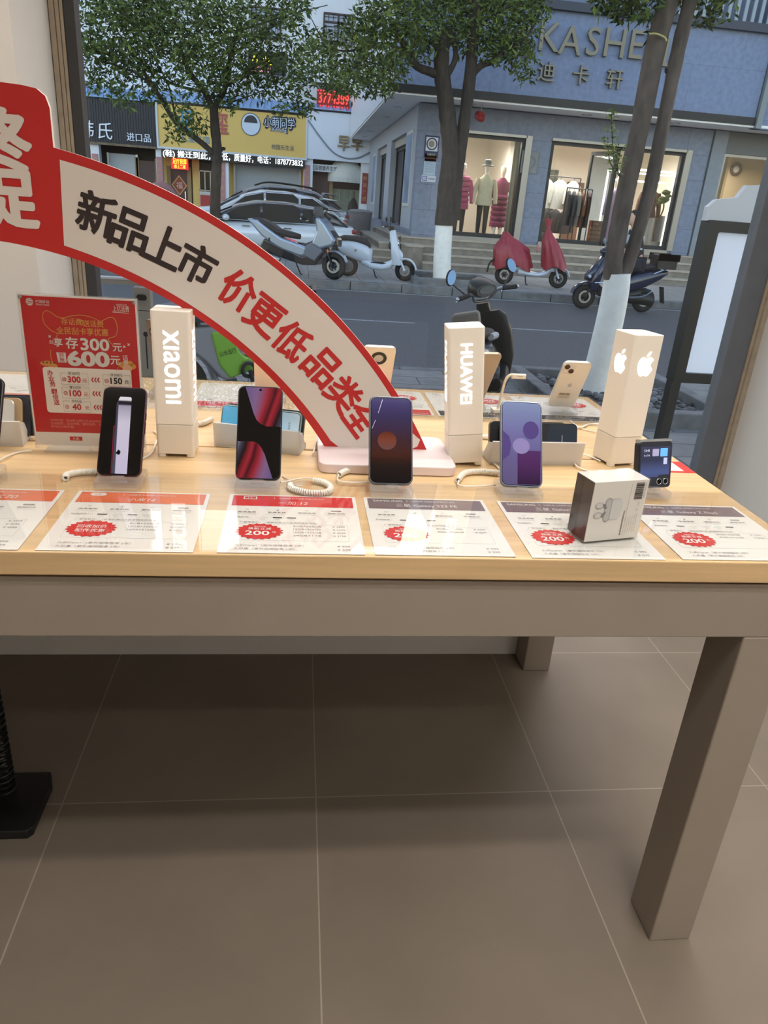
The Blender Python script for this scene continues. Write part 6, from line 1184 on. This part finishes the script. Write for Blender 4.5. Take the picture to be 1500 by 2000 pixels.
def handlebar(r, x, z, w=.33, mat=BLACKPL, turn=0.):
    R = Matrix.Rotation(turn, 3, 'Z'); c = V((x, 0, z)); f = lambda a, y, h: c+R @ V((a, y, h))
    MB().m(mat).tube(bez([f(-.10, -w, .02), f(-.06, -w*.5, .03), f(0, -.08, -.04), f(0, .08, -.04), f(-.06, w*.5, .03), f(-.10, w, .02)], 5), .014, 8).build('handlebar', r)
    for s in (-1, 1):
        g_ = MB().m(RUBBER).tube([f(-.075, s*w*.62, .03), f(-.105, s*(w+.02), .02)], .021, 10); g_.m(CHROME).ball(f(-.107, s*(w+.03), .02), .018, 8, 5); g_.build('grip', r)
        MB().m(CHROME).tube(bez([f(-.05, s*w*.58, .02), f(.0, s*w*.75, .0), f(-.02, s*w, -.01)], 4), .006, 5).build('brake_lever', r)
    return f
def fork(r, x0, z0, x1, z1, mat=BLACKPL, y=.065):
    for s in (-1, 1): MB().m(mat).tube([(x0, s*y*.7, z0), (x1, s*y, z1)], [.026, .020], 8).build('fork_leg', r)
def kickstand(r, x): MB().m(BLACKPL).tube([(x, .10, .24), (x+.06, .20, .02), (x+.10, .21, .005)], .012, 6).build('kickstand', r)
def base_scooter(lb, front, yaw, WB=1.25, rad=.22, lean=0., group=None, z=None):
    """Empty stands on the ground midway between the wheels; front is where the front tyre touches"""
    d = V((cos(yaw), sin(yaw), 0)); p = V(front)-d*(WB/2); r = thing('scooter', lb, 'scooter', p, yaw, group); r.rotation_euler.x = lean; return r
SG = 'scooters parked across the road'
# --- white retro scooter
r = base_scooter('white retro scooter with black seat parked left of the white-based tree', gz(789, 549, ZF), radians(-14), 1.16, .20, group=SG); r.location.z = ZF
WS = P('scooter_white', (206, 216, 230), .25, 0, .5, coat=.6); SEAT = P('seat_black', (28, 28, 32), .6)
wheel(r, .58, .20, .048); wheel(r, -.58, .20, .05, rim=(70, 72, 76), spokes=5)
b = MB().m(STEEL).lathe([(0, -.07), (.12, -.06), (.13, 0), (.12, .06), (0, .07)], (-.58, 0, .20), (0, 1, 0), 18).build('hub_motor', r)
prof_loft('rear_cowl', r, WS, [(-.84, .60, .03, .03), (-.76, .58, .10, .10), (-.58, .54, .145, .17), (-.36, .50, .155, .20), (-.18, .46, .13, .17), (-.10, .42, .08, .12)])
prof_loft('floorboard', r, WS, [(-.30, .34, .10, .09), (-.08, .25, .13, .075), (.12, .24, .135, .07), (.28, .30, .12, .085), (.38, .42, .10, .10)]); MB().m(RUBBER).box((.06, 0, .315), (.34, .22, .012)).build('foot_mat', r)
up_loft('leg_shield', r, WS, [(.41, .30, .12, .10), (.385, .46, .165, .095), (.345, .64, .16, .085), (.305, .82, .11, .075), (.275, .95, .07, .06)])
prof_loft('seat', r, SEAT, [(-.84, .70, .05, .03), (-.70, .73, .12, .055), (-.45, .73, .14, .06), (-.22, .68, .12, .07), (-.14, .60, .08, .06)])
fender(r, .58, .20, WS, 10, 175, .085); prof_loft('front_nose', r, WS, [(.30, .62, .09, .10), (.42, .52, .10, .12), (.52, .44, .085, .08)])
fork(r, .40, .55, .58, .20, WS); MB().m(CHROME).lathe([(.07, 0), (.075, .03), (.05, .06), (0, .065)], (.37, 0, .70), (1, 0, .1), 18).build('headlight', r)
f = handlebar(r, .24, .98, .28); MB().m(BLACKPL).rbox((.26, 0, .98), (.09, .16, .07), .02, 'y').build('dashboard', r); mirror(r, .20, .20, 1.0, 1, dz=.10); mirror(r, .20, -.20, 1.0, -1, dz=.10)
MB().m(CHROME).tube(bez([(-.80, .10, .70), (-.92, .06, .76), (-.92, -.06, .76), (-.80, -.10, .70)], 5), .012, 6).build('grab_rail', r); kickstand(r, -.1); MB().m(P('tail_red', (150, 30, 34), .3)).ball((-.85, 0, .62), (.02, .05, .035), 10, 6).build('tail_light', r); MB().m(GREYP).flat(circ(.03, 14, -.42, .52), (0, -.158, 0), (1, 0, 0), (0, 0, 1)).build('badge', r)
rb = thing('carry_bag', 'small black bag hanging from the handlebar of the white retro scooter', 'bag', r.location+V((.28, -.13, .66))); MB().m(BLACKPL).ball((0, 0, 0), (.085, .07, .10), 12, 8).build('pouch', rb); MB().m(BLACKPL).tube(bez([(-.05, 0, .08), (0, 0, .22), (.05, 0, .08)], 5), .006, 5).build('strap', rb)
# --- silver maxi scooter
r = base_scooter('large silver and black maxi scooter with windshield beside the parked white car', gz(651, 546, ZF), radians(-24), 1.38, .245, group=SG); r.location.z = ZF
SV = P('scooter_silver', (150, 166, 188), .25, .5, coat=.6); SVD = P('scooter_grey', (92, 102, 120), .35, .4); BB = P('scooter_gloss_black', (20, 22, 28), .15, 0, .6, coat=.5)
wheel(r, .69, .245, .058, rim=(60, 62, 68), spokes=6); wheel(r, -.69, .245, .062, rim=(60, 62, 68), spokes=6)
def shell(name, r, mat, pts, wd, bev=.05):
    b = MB().m(mat).prism(pts, (0, wd/2, 0), (1, 0, 0), (0, 0, 1), (0, -wd, 0)); return b.build(name, r, bev, 3)
shell('lower_cowl', r, BB, [(-.80, .50), (-.45, .34), (.10, .22), (.38, .24), (.50, .46), (.34, .46), (.10, .38), (-.30, .50), (-.72, .64)], .34, .03)
shell('rear_cowl', r, SV, [(-1.10, .98), (-1.02, .90), (-.78, .68), (-.38, .46), (.05, .37), (.22, .40), (.16, .55), (-.10, .62), (-.35, .68), (-.62, .82), (-.86, .96)], .32)
shell('side_fairing', r, SVD, [(.10, .40), (.36, .30), (.52, .50), (.44, .62), (.30, .66), (.16, .58)], .36, .03); shell('front_fairing', r, SV, [(.28, .62), (.46, .54), (.72, .62), (.76, .72), (.54, 1.00), (.42, 1.10), (.34, 1.08), (.38, .86)], .40)
shell('front_panel', r, BB, [(.48, 1.02), (.40, 1.14), (.34, 1.12), (.50, .80), (.62, .60), (.80, .60), (.79, .74)], .26, .04)
prof_loft('seat', r, SEAT, [(-1.0, .97, .07, .03), (-.80, .94, .14, .05), (-.60, .86, .16, .06), (-.46, .78, .17, .06), (-.20, .74, .15, .06), (-.04, .72, .08, .05)]); prof_loft('centre_tunnel', r, BB, [(-.06, .50, .10, .12), (.12, .50, .11, .12), (.34, .56, .12, .16)])
b = MB().m(glass('tinted_screen', (.25, .28, .32), .05, .05, 1.)); b.loft([[V((.46-.05*t-.10*(y/.2)**2, y*(1-.25*t), .98+.30*t)) for y in [-.2+.05*j for j in range(9)]]+[V((.45-.05*t-.10*(y/.2)**2, y*(1-.25*t), .98+.30*t)) for y in [.2-.05*j for j in range(9)]] for t in (0, .35, .7, 1)]); b.build('windshield', r)
fender(r, .69, .245, SV, 20, 150, .075); fork(r, .50, .62, .69, .245, BLACKPL, .085); f = handlebar(r, .24, 1.03, .32); mirror(r, .34, .16, 1.04, 1, dz=.08, dx=.02); mirror(r, .34, -.16, 1.04, -1, dz=.08, dx=.02)
MB().m(CHROME).rbox((.645, 0, .74), (.05, .24, .06), .02, 'x').build('headlight', r); MB().m(P('indicator_orange', (214, 110, 40), .3)).ball((.62, -.17, .52), (.02, .02, .035), 8, 6).build('indicator', r)
MB().m(SV).tube(bez([(-.86, .12, .86), (-1.02, .10, .94), (-1.06, 0, .95), (-1.02, -.10, .94), (-.86, -.12, .86)], 5), .018, 8).build('grab_rail', r)
MB().m(STEEL).tube([(-.35, -.20, .28), (-.95, -.22, .42)], [.045, .06], 14).build('exhaust', r); [MB().m(BLACKPL).tube([(-.60, s*.14, .66), (-.69, s*.14, .28)], .03, 8).build('shock_absorber', r) for s in (-1, 1)]; kickstand(r, -.15)
# --- scooter under red covers
r = base_scooter('white scooter half wrapped in red rain covers in front of the shop steps', gz(1087, 563, ZF), radians(-8), 1.16, .20, group=SG); r.location.z = ZF
wheel(r, .58, .20, .048, rim=(46, 46, 50), spokes=6); wheel(r, -.58, .20, .05, rim=(46, 46, 50), spokes=6); prof_loft('floorboard', r, WS, [(-.30, .30, .12, .08), (-.05, .26, .14, .05), (.14, .25, .14, .045), (.30, .30, .12, .06), (.40, .42, .10, .09)])
prof_loft('rear_cowl', r, WS, [(-.80, .58, .06, .05), (-.58, .52, .14, .14), (-.36, .46, .15, .17), (-.22, .42, .10, .12)]); fender(r, .58, .20, WS, 15, 150, .09); fork(r, .42, .55, .58, .20, WS); up_loft('leg_shield', r, WS, [(.42, .34, .12, .06), (.38, .60, .16, .05), (.30, .92, .10, .05)])
prof_loft('seat', r, SEAT, [(-.80, .68, .10, .04), (-.5, .72, .14, .06), (-.22, .64, .12, .07)]); kickstand(r, -.12); MB().m(BLACKPL).tube(bez([(-.80, 0, .52), (-.92, 0, .40), (-.95, 0, .22)], 5), .02, 6).build('mudguard', r)
RCV = P('cover_red', (158, 46, 62), .35, 0, .5, noise=.12, nscale=7); rn = random.Random(6)
def cloth_ring(x, y, z, a, b_, fold=.0, ph=0., n=40, dz=0.):
    return [V((x+a*(1+fold*sin(7*t+ph)+fold*.7*sin(11*t+2.3*ph))*cos(t), y+b_*(1+fold*sin(7*t+ph)+fold*.7*sin(11*t+2.3*ph))*sin(t), z+dz*sin(3*t+ph))) for t in [2*pi*k/n for k in range(n)]]
b = MB().m(RCV); b.loft([cloth_ring(.46, 0, .40, .25, .26, .10, .3, dz=.05), cloth_ring(.42, 0, .55, .24, .25, .09, .4, dz=.02), cloth_ring(.36, 0, .74, .20, .24, .07, .6), cloth_ring(.29, 0, .92, .155, .20, .07, .9), cloth_ring(.24, 0, 1.06, .085, .11, .10, 1.2), cloth_ring(.22, 0, 1.17, .034, .034, .12, 1.5), cloth_ring(.205, 0, 1.24, .05, .04, .15, 1.8), cloth_ring(.20, 0, 1.36, .062, .045, .18, 2.1, dz=.02)]); b.build('front_cover', r, sharp=70)
b = MB().m(RCV); b.loft([cloth_ring(-.42, 0, .36, .40, .23, .08, .2, dz=.07), cloth_ring(-.46, 0, .55, .38, .23, .07, .5, dz=.03), cloth_ring(-.50, 0, .72, .35, .19, .07, .8, dz=.04), cloth_ring(-.55, 0, .82, .25, .14, .10, 1.1, dz=.03), cloth_ring(-.62, 0, .94, .11, .08, .14, 1.4, dz=.02), cloth_ring(-.66, 0, 1.05, .05, .04, .2, 1.8)]); b.build('rear_cover', r, sharp=70)
MB().m(P('mirror_pink', (196, 130, 140), .4)).ball((.02, -.18, .78), (.03, .07, .09), 10, 8).build('mirror', r)
# --- moving navy scooter and its rider
fc = gz(1136, 603, ZR); r = base_scooter('navy blue scooter with a black top box being ridden along the road', fc, pi, 1.18, .225); r.location.z = ZR; NVY = P('scooter_navy', (24, 36, 66), .2, .2, coat=.7); SCR = r
wheel(r, .59, .225, .058, rim=(30, 30, 34), spokes=6); wheel(r, -.59, .225, .06, rim=(30, 30, 34), spokes=6)
prof_loft('rear_cowl', r, NVY, [(-.95, .74, .05, .04), (-.80, .70, .12, .10), (-.55, .62, .16, .16), (-.30, .54, .16, .18), (-.14, .48, .12, .14)]); prof_loft('floorboard', r, BLACKPL, [(-.45, .36, .15, .09), (-.1, .28, .16, .07), (.16, .27, .16, .06), (.34, .36, .14, .10)])
prof_loft('seat', r, SEAT, [(-.86, .84, .08, .03), (-.62, .84, .15, .05), (-.36, .79, .16, .06), (-.14, .74, .10, .05)]); up_loft('leg_shield', r, NVY, [(.46, .36, .14, .08), (.45, .55, .20, .09), (.40, .75, .20, .08), (.33, .92, .16, .07), (.28, 1.02, .10, .05)]); prof_loft('front_nose', r, NVY, [(.34, .76, .14, .14), (.50, .66, .13, .14), (.62, .58, .07, .06)])
fender(r, .59, .225, NVY, 10, 160, .085); fork(r, .42, .6, .59, .225); f = handlebar(r, .22, 1.03, .30); MB().m(NVY).ball((.30, 0, 1.04), (.12, .16, .09), 14, 8).build('handlebar_cowl', r); mirror(r, .24, .2, 1.05, 1, P('mirror_grey', (130, 140, 156), .4), .12); mirror(r, .24, -.2, 1.05, -1, MATS['mirror_grey'], .12)
MB().m(P('lamp_clear', (190, 206, 230), .1)).ball((.56, 0, .60), (.06, .11, .06), 12, 8).build('headlight', r)
for s in (-1, 1): MB().m(P('chrome_bar', (160, 170, 190), .25, .8)).tube(bez([(.50, s*.19, .50), (.30, s*.22, .50), (.20, s*.23, .30), (-.40, s*.23, .30), (-.62, s*.22, .42), (-.50, s*.22, .46)], 5), .012, 6).build('crash_bar', r)
MB().m(MATS['chrome_bar']).tube(bez([(-.62, .15, .72), (-.86, .14, .82), (-1.02, 0, .84), (-.86, -.14, .82), (-.62, -.15, .72)], 5), .014, 6).build('rear_rack', r)
bx_ = MB().m(BLACKPL); bx_.rbox((-.84, 0, .90), (.40, .38, .17), .05, 'z', 4); bx_.rbox((-.84, 0, 1.02), (.42, .40, .10), .08, 'y', 4); tb = bx_.build('top_box', r, .01); MB().m(P('reflector_red', (150, 36, 40), .3)).box((-1.045, 0, .96), (.02, .26, .05)).build('reflector', tb)
MB().m(P('splash_guard', (36, 40, 40), .7)).box((-.94, 0, .34), (.02, .16, .30), Matrix.Rotation(.25, 3, 'Y')).build('mudguard', r); prof_loft('motor_cover', r, BLACKPL, [(-.75, .22, .12, .10), (-.50, .26, .14, .12), (-.2, .26, .14, .10)])
def skin(name, parent, mat, pts, edges, rad, root=0, sub=2):
    me = bpy.data.meshes.new(name); me.from_pydata([tuple(p) for p in pts], edges, []); me.materials.append(mat); o = bpy.data.objects.new(name, me); COL.objects.link(o)
    if parent: o.parent = parent
    sk = o.modifiers.new('k', 'SKIN'); sk.use_smooth_shade = True; lay = me.skin_vertices[0] if me.skin_vertices else None
    if lay is None:
        bpy.context.view_layer.objects.active = o; bpy.ops.mesh.customdata_skin_add(); lay = me.skin_vertices[0]
    for i, q in enumerate(rad): lay.data[i].radius = q if isinstance(q, tuple) else (q, q); lay.data[i].use_root = (i == root)
    s = o.modifiers.new('s', 'SUBSURF'); s.levels = s.render_levels = sub; return o
def rider():
    r = thing('person', 'person in black and white jacket riding the navy scooter behind the near tree', 'person', SCR.location, SCR.rotation_euler.z)
    SK = P('skin', (206, 164, 142), .55); BLK = P('jacket_black', (36, 36, 42), .8, noise=.1); JW = P('jacket_white', (200, 208, 220), .8); TRO = P('trousers_dark', (40, 42, 52), .85, noise=.1)
    J = [(-.32, 0, .90), (-.28, 0, 1.08), (-.20, 0, 1.30), (-.16, 0, 1.43), (-.13, 0, 1.50), (-.10, 0, 1.58)]; E_ = [(0, 1), (1, 2), (2, 3), (3, 4), (4, 5)]; R_ = [(.14, .11), (.13, .10), (.155, .11), (.065, .06), (.05, .05), (.06, .06)]
    arms = {}; legs = {}
    for s in (-1, 1):
        i = len(J); J += [(-.17, s*.18, 1.385), (.0, s*.25, 1.17), (.12, s*.25, 1.08)]; E_ += [(2, i), (i, i+1), (i+1, i+2)]; R_ += [.062, .046, .034]
        k = len(J); J += [(-.28, s*.10, .88), (.10, s*.15, .84), (.08, s*.13, .44), (.20, s*.13, .36)]; E_ += [(0, k), (k, k+1), (k+1, k+2), (k+2, k+3)]; R_ += [.095, .066, .045, .04]
    skin('body', r, SK, J, E_, R_)
    skin('jacket', r, BLK, [J[0], J[1], J[2], J[3], J[6], J[7], (.09, -.25, 1.10), J[13], J[14], (.09, .25, 1.10)], [(0, 1), (1, 2), (2, 3), (2, 4), (4, 5), (5, 6), (2, 7), (7, 8), (8, 9)], [(.17, .13), (.16, .125), (.18, .13), (.085, .08), .085, .068, .052, .085, .068, .052])
    for s in (-1, 1): MB().m(JW).loft([oval(c, a, a, (0, 1, 0), (.6, 0, .8), 12, 2) for c, a in (((-.19, s*.17, 1.41), .075), ((-.12, s*.21, 1.31), .094), ((-.04, s*.24, 1.22), .086), ((-.01, s*.247, 1.18), .07))]).build('sleeve_panel', r)
    MB().m(JW).loft([oval((-.20-.03*t, 0, 1.36-.24*t), .19-.01*t, .138, (0, 1, 0), (1, 0, 0), 14, 2.4) for t in (0, .3, .6, 1)]).build('jacket_panel', r)
    skin('trousers', r, TRO, [J[0], J[9], J[10], J[11], J[16], J[17], J[18]], [(0, 1), (1, 2), (2, 3), (0, 4), (4, 5), (5, 6)], [(.16, .13), .115, .085, .06, .115, .085, .06])
    for s in (-1, 1):
        MB().m(P('shoe_white', (196, 200, 206), .6)).loft([oval((x, s*.13, z), .045, h, (0, 1, 0), (0, 0, 1), 12, 2.4) for x, z, h in ((.03, .37, .04), (.10, .375, .055), (.22, .355, .035), (.30, .35, .02))]).build('shoe', r)
        h = MB().m(SK); h.loft([oval((.12+.03*t, s*.255, 1.085-.015*t), .038, .022, (0, 1, 0), (0, 0, 1), 10, 2.4) for t in (0, 1, 2)])
        for q in range(4): y = s*(.225+.02*q); h.tube(bez([(.16, y, 1.07), (.185+.004*(q in (1, 2)), y, 1.055), (.18, y, 1.03), (.155, y, 1.025)], 3), [.010]*9+[.008], 6)
        h.tube(bez([(.13, s*.22, 1.075), (.145, s*.20, 1.05), (.16, s*.20, 1.03)], 3), .010, 6); h.build('hand', r)
    hd = MB().m(SK); hd.loft([oval((-.10+x, 0, z), w, d, (0, 1, 0), (1, 0, 0), 18, 2.2) for x, z, w, d in ((.01, 1.52, .03, .03), (.03, 1.545, .052, .06), (.015, 1.60, .07, .085), (.0, 1.67, .076, .095), (-.01, 1.73, .065, .08), (-.01, 1.76, .02, .03))]); hd.loft([oval((.0+x, 0, z), w, w, (0, 1, 0), (1, 0, 0), 8, 2) for x, z, w in ((-.01, 1.66, .008), (.008, 1.625, .014), (-.005, 1.612, .010))])
    for s in (-1, 1): hd.ball((-.11, s*.077, 1.635), (.02, .012, .03), 8, 6); hd.m(BLACKP).ball((-.012, s*.03, 1.655), (.006, .011, .006), 8, 5); hd.m(SK)
    hd.m(P('lips', (170, 100, 96), .5)).ball((-.018, 0, 1.585), (.006, .022, .006), 8, 5); hd.build('head', r)
    hr = MB().m(P('hair_black', (26, 24, 26), .6)); hr.loft([oval((-.115+x, 0, z), w, d, (0, 1, 0), (1, 0, 0), 16, 2.2) for x, z, w, d in ((-.035, 1.56, .06, .05), (-.03, 1.64, .082, .075), (-.015, 1.70, .086, .092), (-.005, 1.75, .076, .088), (-.005, 1.785, .04, .05))]); hr.build('hair', r)
rider()
# --- black scooter on the near pavement, seen from behind
r = base_scooter('black scooter with grey backrest leaning on the near pavement behind the middle tower', (1.75, 6.10, ZN), radians(70), 1.05, .22, radians(-14)); r.location.z = ZN; r.scale = (.87, .87, .87)
BD = P('scooter_slate', (50, 62, 76), .25, .3, coat=.6); BK2 = P('scooter_black', (16, 17, 19), .35)
wheel(r, .60, .22, .055, rim=(30, 30, 32), spokes=6); wheel(r, -.60, .22, .06, rim=(30, 30, 32), spokes=6)
prof_loft('rear_cowl', r, BD, [(-.92, .60, .06, .05), (-.78, .58, .13, .13), (-.52, .52, .17, .20), (-.30, .46, .165, .22), (-.16, .40, .12, .16)])
prof_loft('floorboard', r, BK2, [(-.36, .28, .16, .08), (-.1, .22, .18, .05), (.16, .22, .18, .045), (.30, .28, .17, .08)])
up_loft('leg_shield', r, BK2, [(.40, .22, .17, .06), (.39, .40, .225, .06), (.36, .62, .235, .06), (.33, .78, .21, .06), (.31, .84, .15, .05)], 5)
prof_loft('seat', r, SEAT, [(-.86, .76, .09, .03), (-.62, .76, .15, .05), (-.36, .72, .16, .06), (-.18, .68, .10, .05)]); b = MB().m(P('seat_white_side', (186, 190, 194), .5)); [b.tube(bez([(-.60, s*.15, .72), (-.36, s*.165, .70), (-.18, s*.12, .66), (-.13, 0, .63)], 5), .028, 8) for s in (-1, 1)]; b.build('seat_piping', r)
bk = MB().m(P('backrest_grey', (112, 106, 100), .5, noise=.06)); bk.rbox((-.80, 0, .88), (.10, .22, .17), .03, 'x', 4); bk = bk.build('backrest', r, .02); MB().m(PALEP).text('小刀', (-.852, 0, .87), (0, -1, 0), (0, 0, 1), h=.035, w=.085, shear=.2, bold=.03).build('lettering', bk)
fender(r, .60, .22, BD, 10, 150, .08); fork(r, .44, .55, .60, .22); up_loft('steering_column', r, BK2, [(.34, .80, .07, .06), (.30, .92, .06, .05)])
tn = radians(44); f = handlebar(r, .28, .99, .31, STEEL, tn); Rz = Matrix.Rotation(tn, 3, 'Z')
b = MB().m(BK2); b.loft([oval(f(x, 0, z), w, h, Rz @ V((0, 1, 0)), V((0, 0, 1)), 16, 2.6) for x, z, w, h in ((-.09, .04, .115, .05), (-.05, .06, .125, .075), (.03, .08, .12, .085), (.10, .05, .08, .05))]); b.build('dash_cowl', r)
b = MB().m(P('dash_screen', (18, 22, 34), .08, 0, .6)); c = f(-.094, 0, .045); b.poly([c+Rz @ V((0, .085*cos(2*pi*k/20), .034*sin(2*pi*k/20))) for k in range(20)]); b.build('dash_screen', r)
for s in (1, -1):
    c = f(-.06, s*.22, .04); e = f(-.04, s*.34, .16); b = MB().m(BLACKPL).tube(bez([c, f(-.05, s*.28, .10), e], 5), .007, 6); R = Rz @ Matrix.Rotation(.45*s, 3, 'X'); b.ball(e+V((0, 0, .05)), (.016, .05, .075), 14, 8, R); b.build('mirror', r); b = MB().m(MATS['mirror_face']); b.poly([e+V((0, 0, .05))+R @ V((-.018, .043*cos(2*pi*k/20), .066*sin(2*pi*k/20))) for k in range(20)]); b.build('mirror_glass', r)
MB().m(CHROME).ball((.30, -.10, .70), (.01, .015, .015), 8, 6).ball((.30, .0, .68), (.01, .012, .012), 8, 6).build('key_switch', r); kickstand(r, -.05); MB().m(P('tail_red', (150, 30, 34), .3)).ball((-.92, 0, .58), (.02, .08, .03), 10, 6).build('tail_light', r)
MB().m(P('number_plate_blue', (150, 180, 200), .5)).box((-.97, 0, .42), (.01, .20, .12), Matrix.Rotation(-.2, 3, 'Y')).build('number_plate', r)
# --- green shared e-bike on the near pavement
EY = 4.75; r = thing('shared_bicycle', 'green and grey shared electric bicycle behind the left light-box tower', 'bicycle', (-.655, EY, ZN), radians(30))
GB = P('ebike_grey', (150, 156, 168), .45); GN = P('ebike_green', (132, 196, 66), .4); DG = P('ebike_dark', (34, 36, 40), .6)
def side(name, pts, mat, wd, y=0.): b = MB().m(mat).prism(pts, (0, y+wd/2, 0), (1, 0, 0), (0, 0, 1), (0, -wd, 0)); return b.build(name, r, .015, 3)
wheel(r, -.16, .26, .045, rim=(60, 62, 66), spokes=8); wheel(r, .98, .26, .045, rim=(60, 62, 66), spokes=8)
side('rear_body', [(-.12, .67), (.23, .67), (.30, .47), (.25, .30), (.16, .34), (.06, .45), (-.05, .54), (-.16, .61)], GB, .15)
side('green_panel', [(.085, .64), (.225, .65), (.285, .51), (.335, .46), (.32, .36), (.215, .335), (.14, .43)], GN, .168); side('down_tube', [(.31, .46), (.40, .455), (.62, .52), (.86, .74), (.92, .70), (.68, .44), (.33, .355)], GN, .12); side('tube_top', [(.36, .47), (.60, .535), (.85, .76), (.88, .72), (.64, .505), (.40, .45)], GB, .13)
prof_loft('seat', r, P('ebike_seat', (60, 72, 92), .5), [(-.22, .76, .10, .035), (-.08, .76, .13, .055), (.08, .74, .11, .05), (.24, .73, .05, .03)]); MB().m(BLACKPL).tube([(.04, 0, .58), (.02, 0, .70)], .03, 8).build('seat_post', r)
fender(r, -.16, .26, GB, 10, 160, .06, gap=.05); b = MB().m(BLACKPL).rbox((-.19, 0, .58), (.10, .14, .10), .03, 'y'); b.build('lock_box', r); pl_ = MB().m(P('plate_teal', (60, 158, 150), .5)).box((-.17, -.03, .44), (.012, .16, .10), Matrix.Rotation(-.9, 3, 'Z')); pl_ = pl_.build('number_plate', r); MB().m(PALEP).text('S7', (-.178, -.03, .44), (.62, -.78, 0), (0, 0, 1), h=.06).build('plate_text', pl_)
MB().m(P('ebike_black_text', (24, 40, 16), .6)).text('山水出行', (.20, -.0856, .51), (1, 0, .18), (-.18, 0, 1), h=.036, w=.115).build('lettering', r)
b = MB().m(BLACKPL).torus((.34, -.10, .39), (0, 1, 0), .045, .014, 16, 6); b.tube([(.34, -.12, .39), (.37, -.125, .26)], .014, 6); b.box((.39, -.16, .26), (.09, .09, .03)); b.build('pedal_crank', r); MB().m(BLACKPL).tube([(-.16, -.07, .27), (.26, -.08, .32)], .018, 6).build('swing_arm', r)
MB().m(GB).tube([(.88, 0, .72), (.84, 0, .90)], .028, 8).build('steering_column', r); fork(r, .89, .70, .98, .26, GB); MB().m(BLACKPL).tube(bez([(.74, -.24, .90), (.80, -.12, .92), (.84, 0, .90), (.80, .12, .92), (.74, .24, .90)], 5), .014, 6).build('handlebar', r)

# ================================================================== STREET FURNITURE BY THE WINDOW
r = thing('light_box_stand', 'tall white light-box stand in a black frame outside the right of the window', 'light box', (2.72, 4.2, ZN)); X0_, X1_ = -.445, .445
b = MB().m(P('stand_black', (24, 24, 26), .4)); b.ring(rrect(.89, .92, .01, 2, 0, 1.045), rrect(.76, .80, .01, 2, 0, 1.045), (0, -.05, 0), (1, 0, 0), (0, 0, 1), (0, .1, 0)); b.build('frame', r)
for s in (-1, 1): MB().m(MATS['stand_black']).bb((s*.445-.03*(1+s)/1+.0, -.035, 0), (s*.445+.03*(1-s), .035, .60)).build('leg', r); MB().m(MATS['stand_black']).bb((s*.415-.03, -.22, 0), (s*.415+.03, .22, .03)).build('foot', r)
MB().m(P('light_panel', (226, 232, 246), .5, emit=(206, 218, 244), es=.30)).bb((-.385, -.02, .64), (.385, .03, 1.45)).build('panel', r)
b = MB().m(P('cloud_board', (226, 228, 234), .5)); cl = [(-.46, 1.50), (.46, 1.50), (.46, 1.62), (.40, 1.66), (.33, 1.67)]+[(.03+.26*cos(a), 1.60+.16*sin(a)) for a in [radians(25+115*k/8) for k in range(9)]]+[(-.26, 1.695)]+[(-.30, 1.63), (-.33, 1.625), (-.42, 1.61), (-.46, 1.57)]
b.prism(cl, (0, -.02, 0), (1, 0, 0), (0, 0, 1), (0, .04, 0)); b.m(P('cloud_mark', (150, 152, 156), .6)).text('联通 5G', (.03, -.021, 1.60), (1, 0, 0), (0, 0, 1), h=.03, rot=.1); b.ring(rrect(.11, .07, .004, 1, .03, 1.60), rrect(.105, .065, .004, 1, .03, 1.60), (0, -.0205, 0), (1, 0, 0), (0, 0, 1), (0, -.0005, 0)); b.build('cloud_top', r)
r = thing('lock_post', 'grey metal lock post with oval slot outside the window behind the red poster', 'post', (-.676, 3.40, ZN)); PG = P('post_grey', (146, 142, 138), .5, .1, noise=.04); b = MB().m(PG); b.bb((-.037, -.03, 0), (.037, .03, 1.055)); b.build('column', r, .004)
b = MB().m(P('post_slot', (14, 14, 15), .6)); b.flat(rrect(.044, .026, .0125, 5, 0, 1.012), (0, -.0315, 0), (1, 0, 0), (0, 0, 1)); b.flat(circ(.011, 16, .008, .855), (0, -.0315, 0), (1, 0, 0), (0, 0, 1)); b.poly([(.005, -.0315, .855), (.011, -.0315, .855), (.011, -.0315, .70), (.005, -.0315, .70)]); b.bb((-.037, -.0312, .955), (.037, -.0308, .958)); b.build('slots', r)
b = MB().m(P('slot_rim', (150, 148, 146), .35, .6)); b.ring(rrect(.054, .036, .0175, 5, 0, 1.012), rrect(.044, .026, .0125, 5, 0, 1.012), (0, -.030, 0), (1, 0, 0), (0, 0, 1), (0, -.004, 0)); b.ring(circ(.008, 16, 0, .975), circ(.0065, 16, 0, .975), (0, -.030, 0), (1, 0, 0), (0, 0, 1), (0, -.002, 0)); b.build('rim', r)
r = thing('barrier_rail', 'grey horizontal metal rail running left from the lock post', 'railing', (-.80, 3.45, ZN)); MB().m(PG).bb((-.75, -.02, 1.055), (.16, .03, 1.075)).m(P('rail_light', (190, 198, 206), .3, .5)).bb((-.75, -.022, 1.075), (.16, .03, 1.083)).build('rail', r); MB().m(PG).bb((-.72, -.02, 0), (-.66, .03, 1.055)).build('post', r); MB().m(PG).bb((-.66, -.01, .62), (.09, .02, .65)).build('lower_rail', r)
bpy.context.view_layer.update()
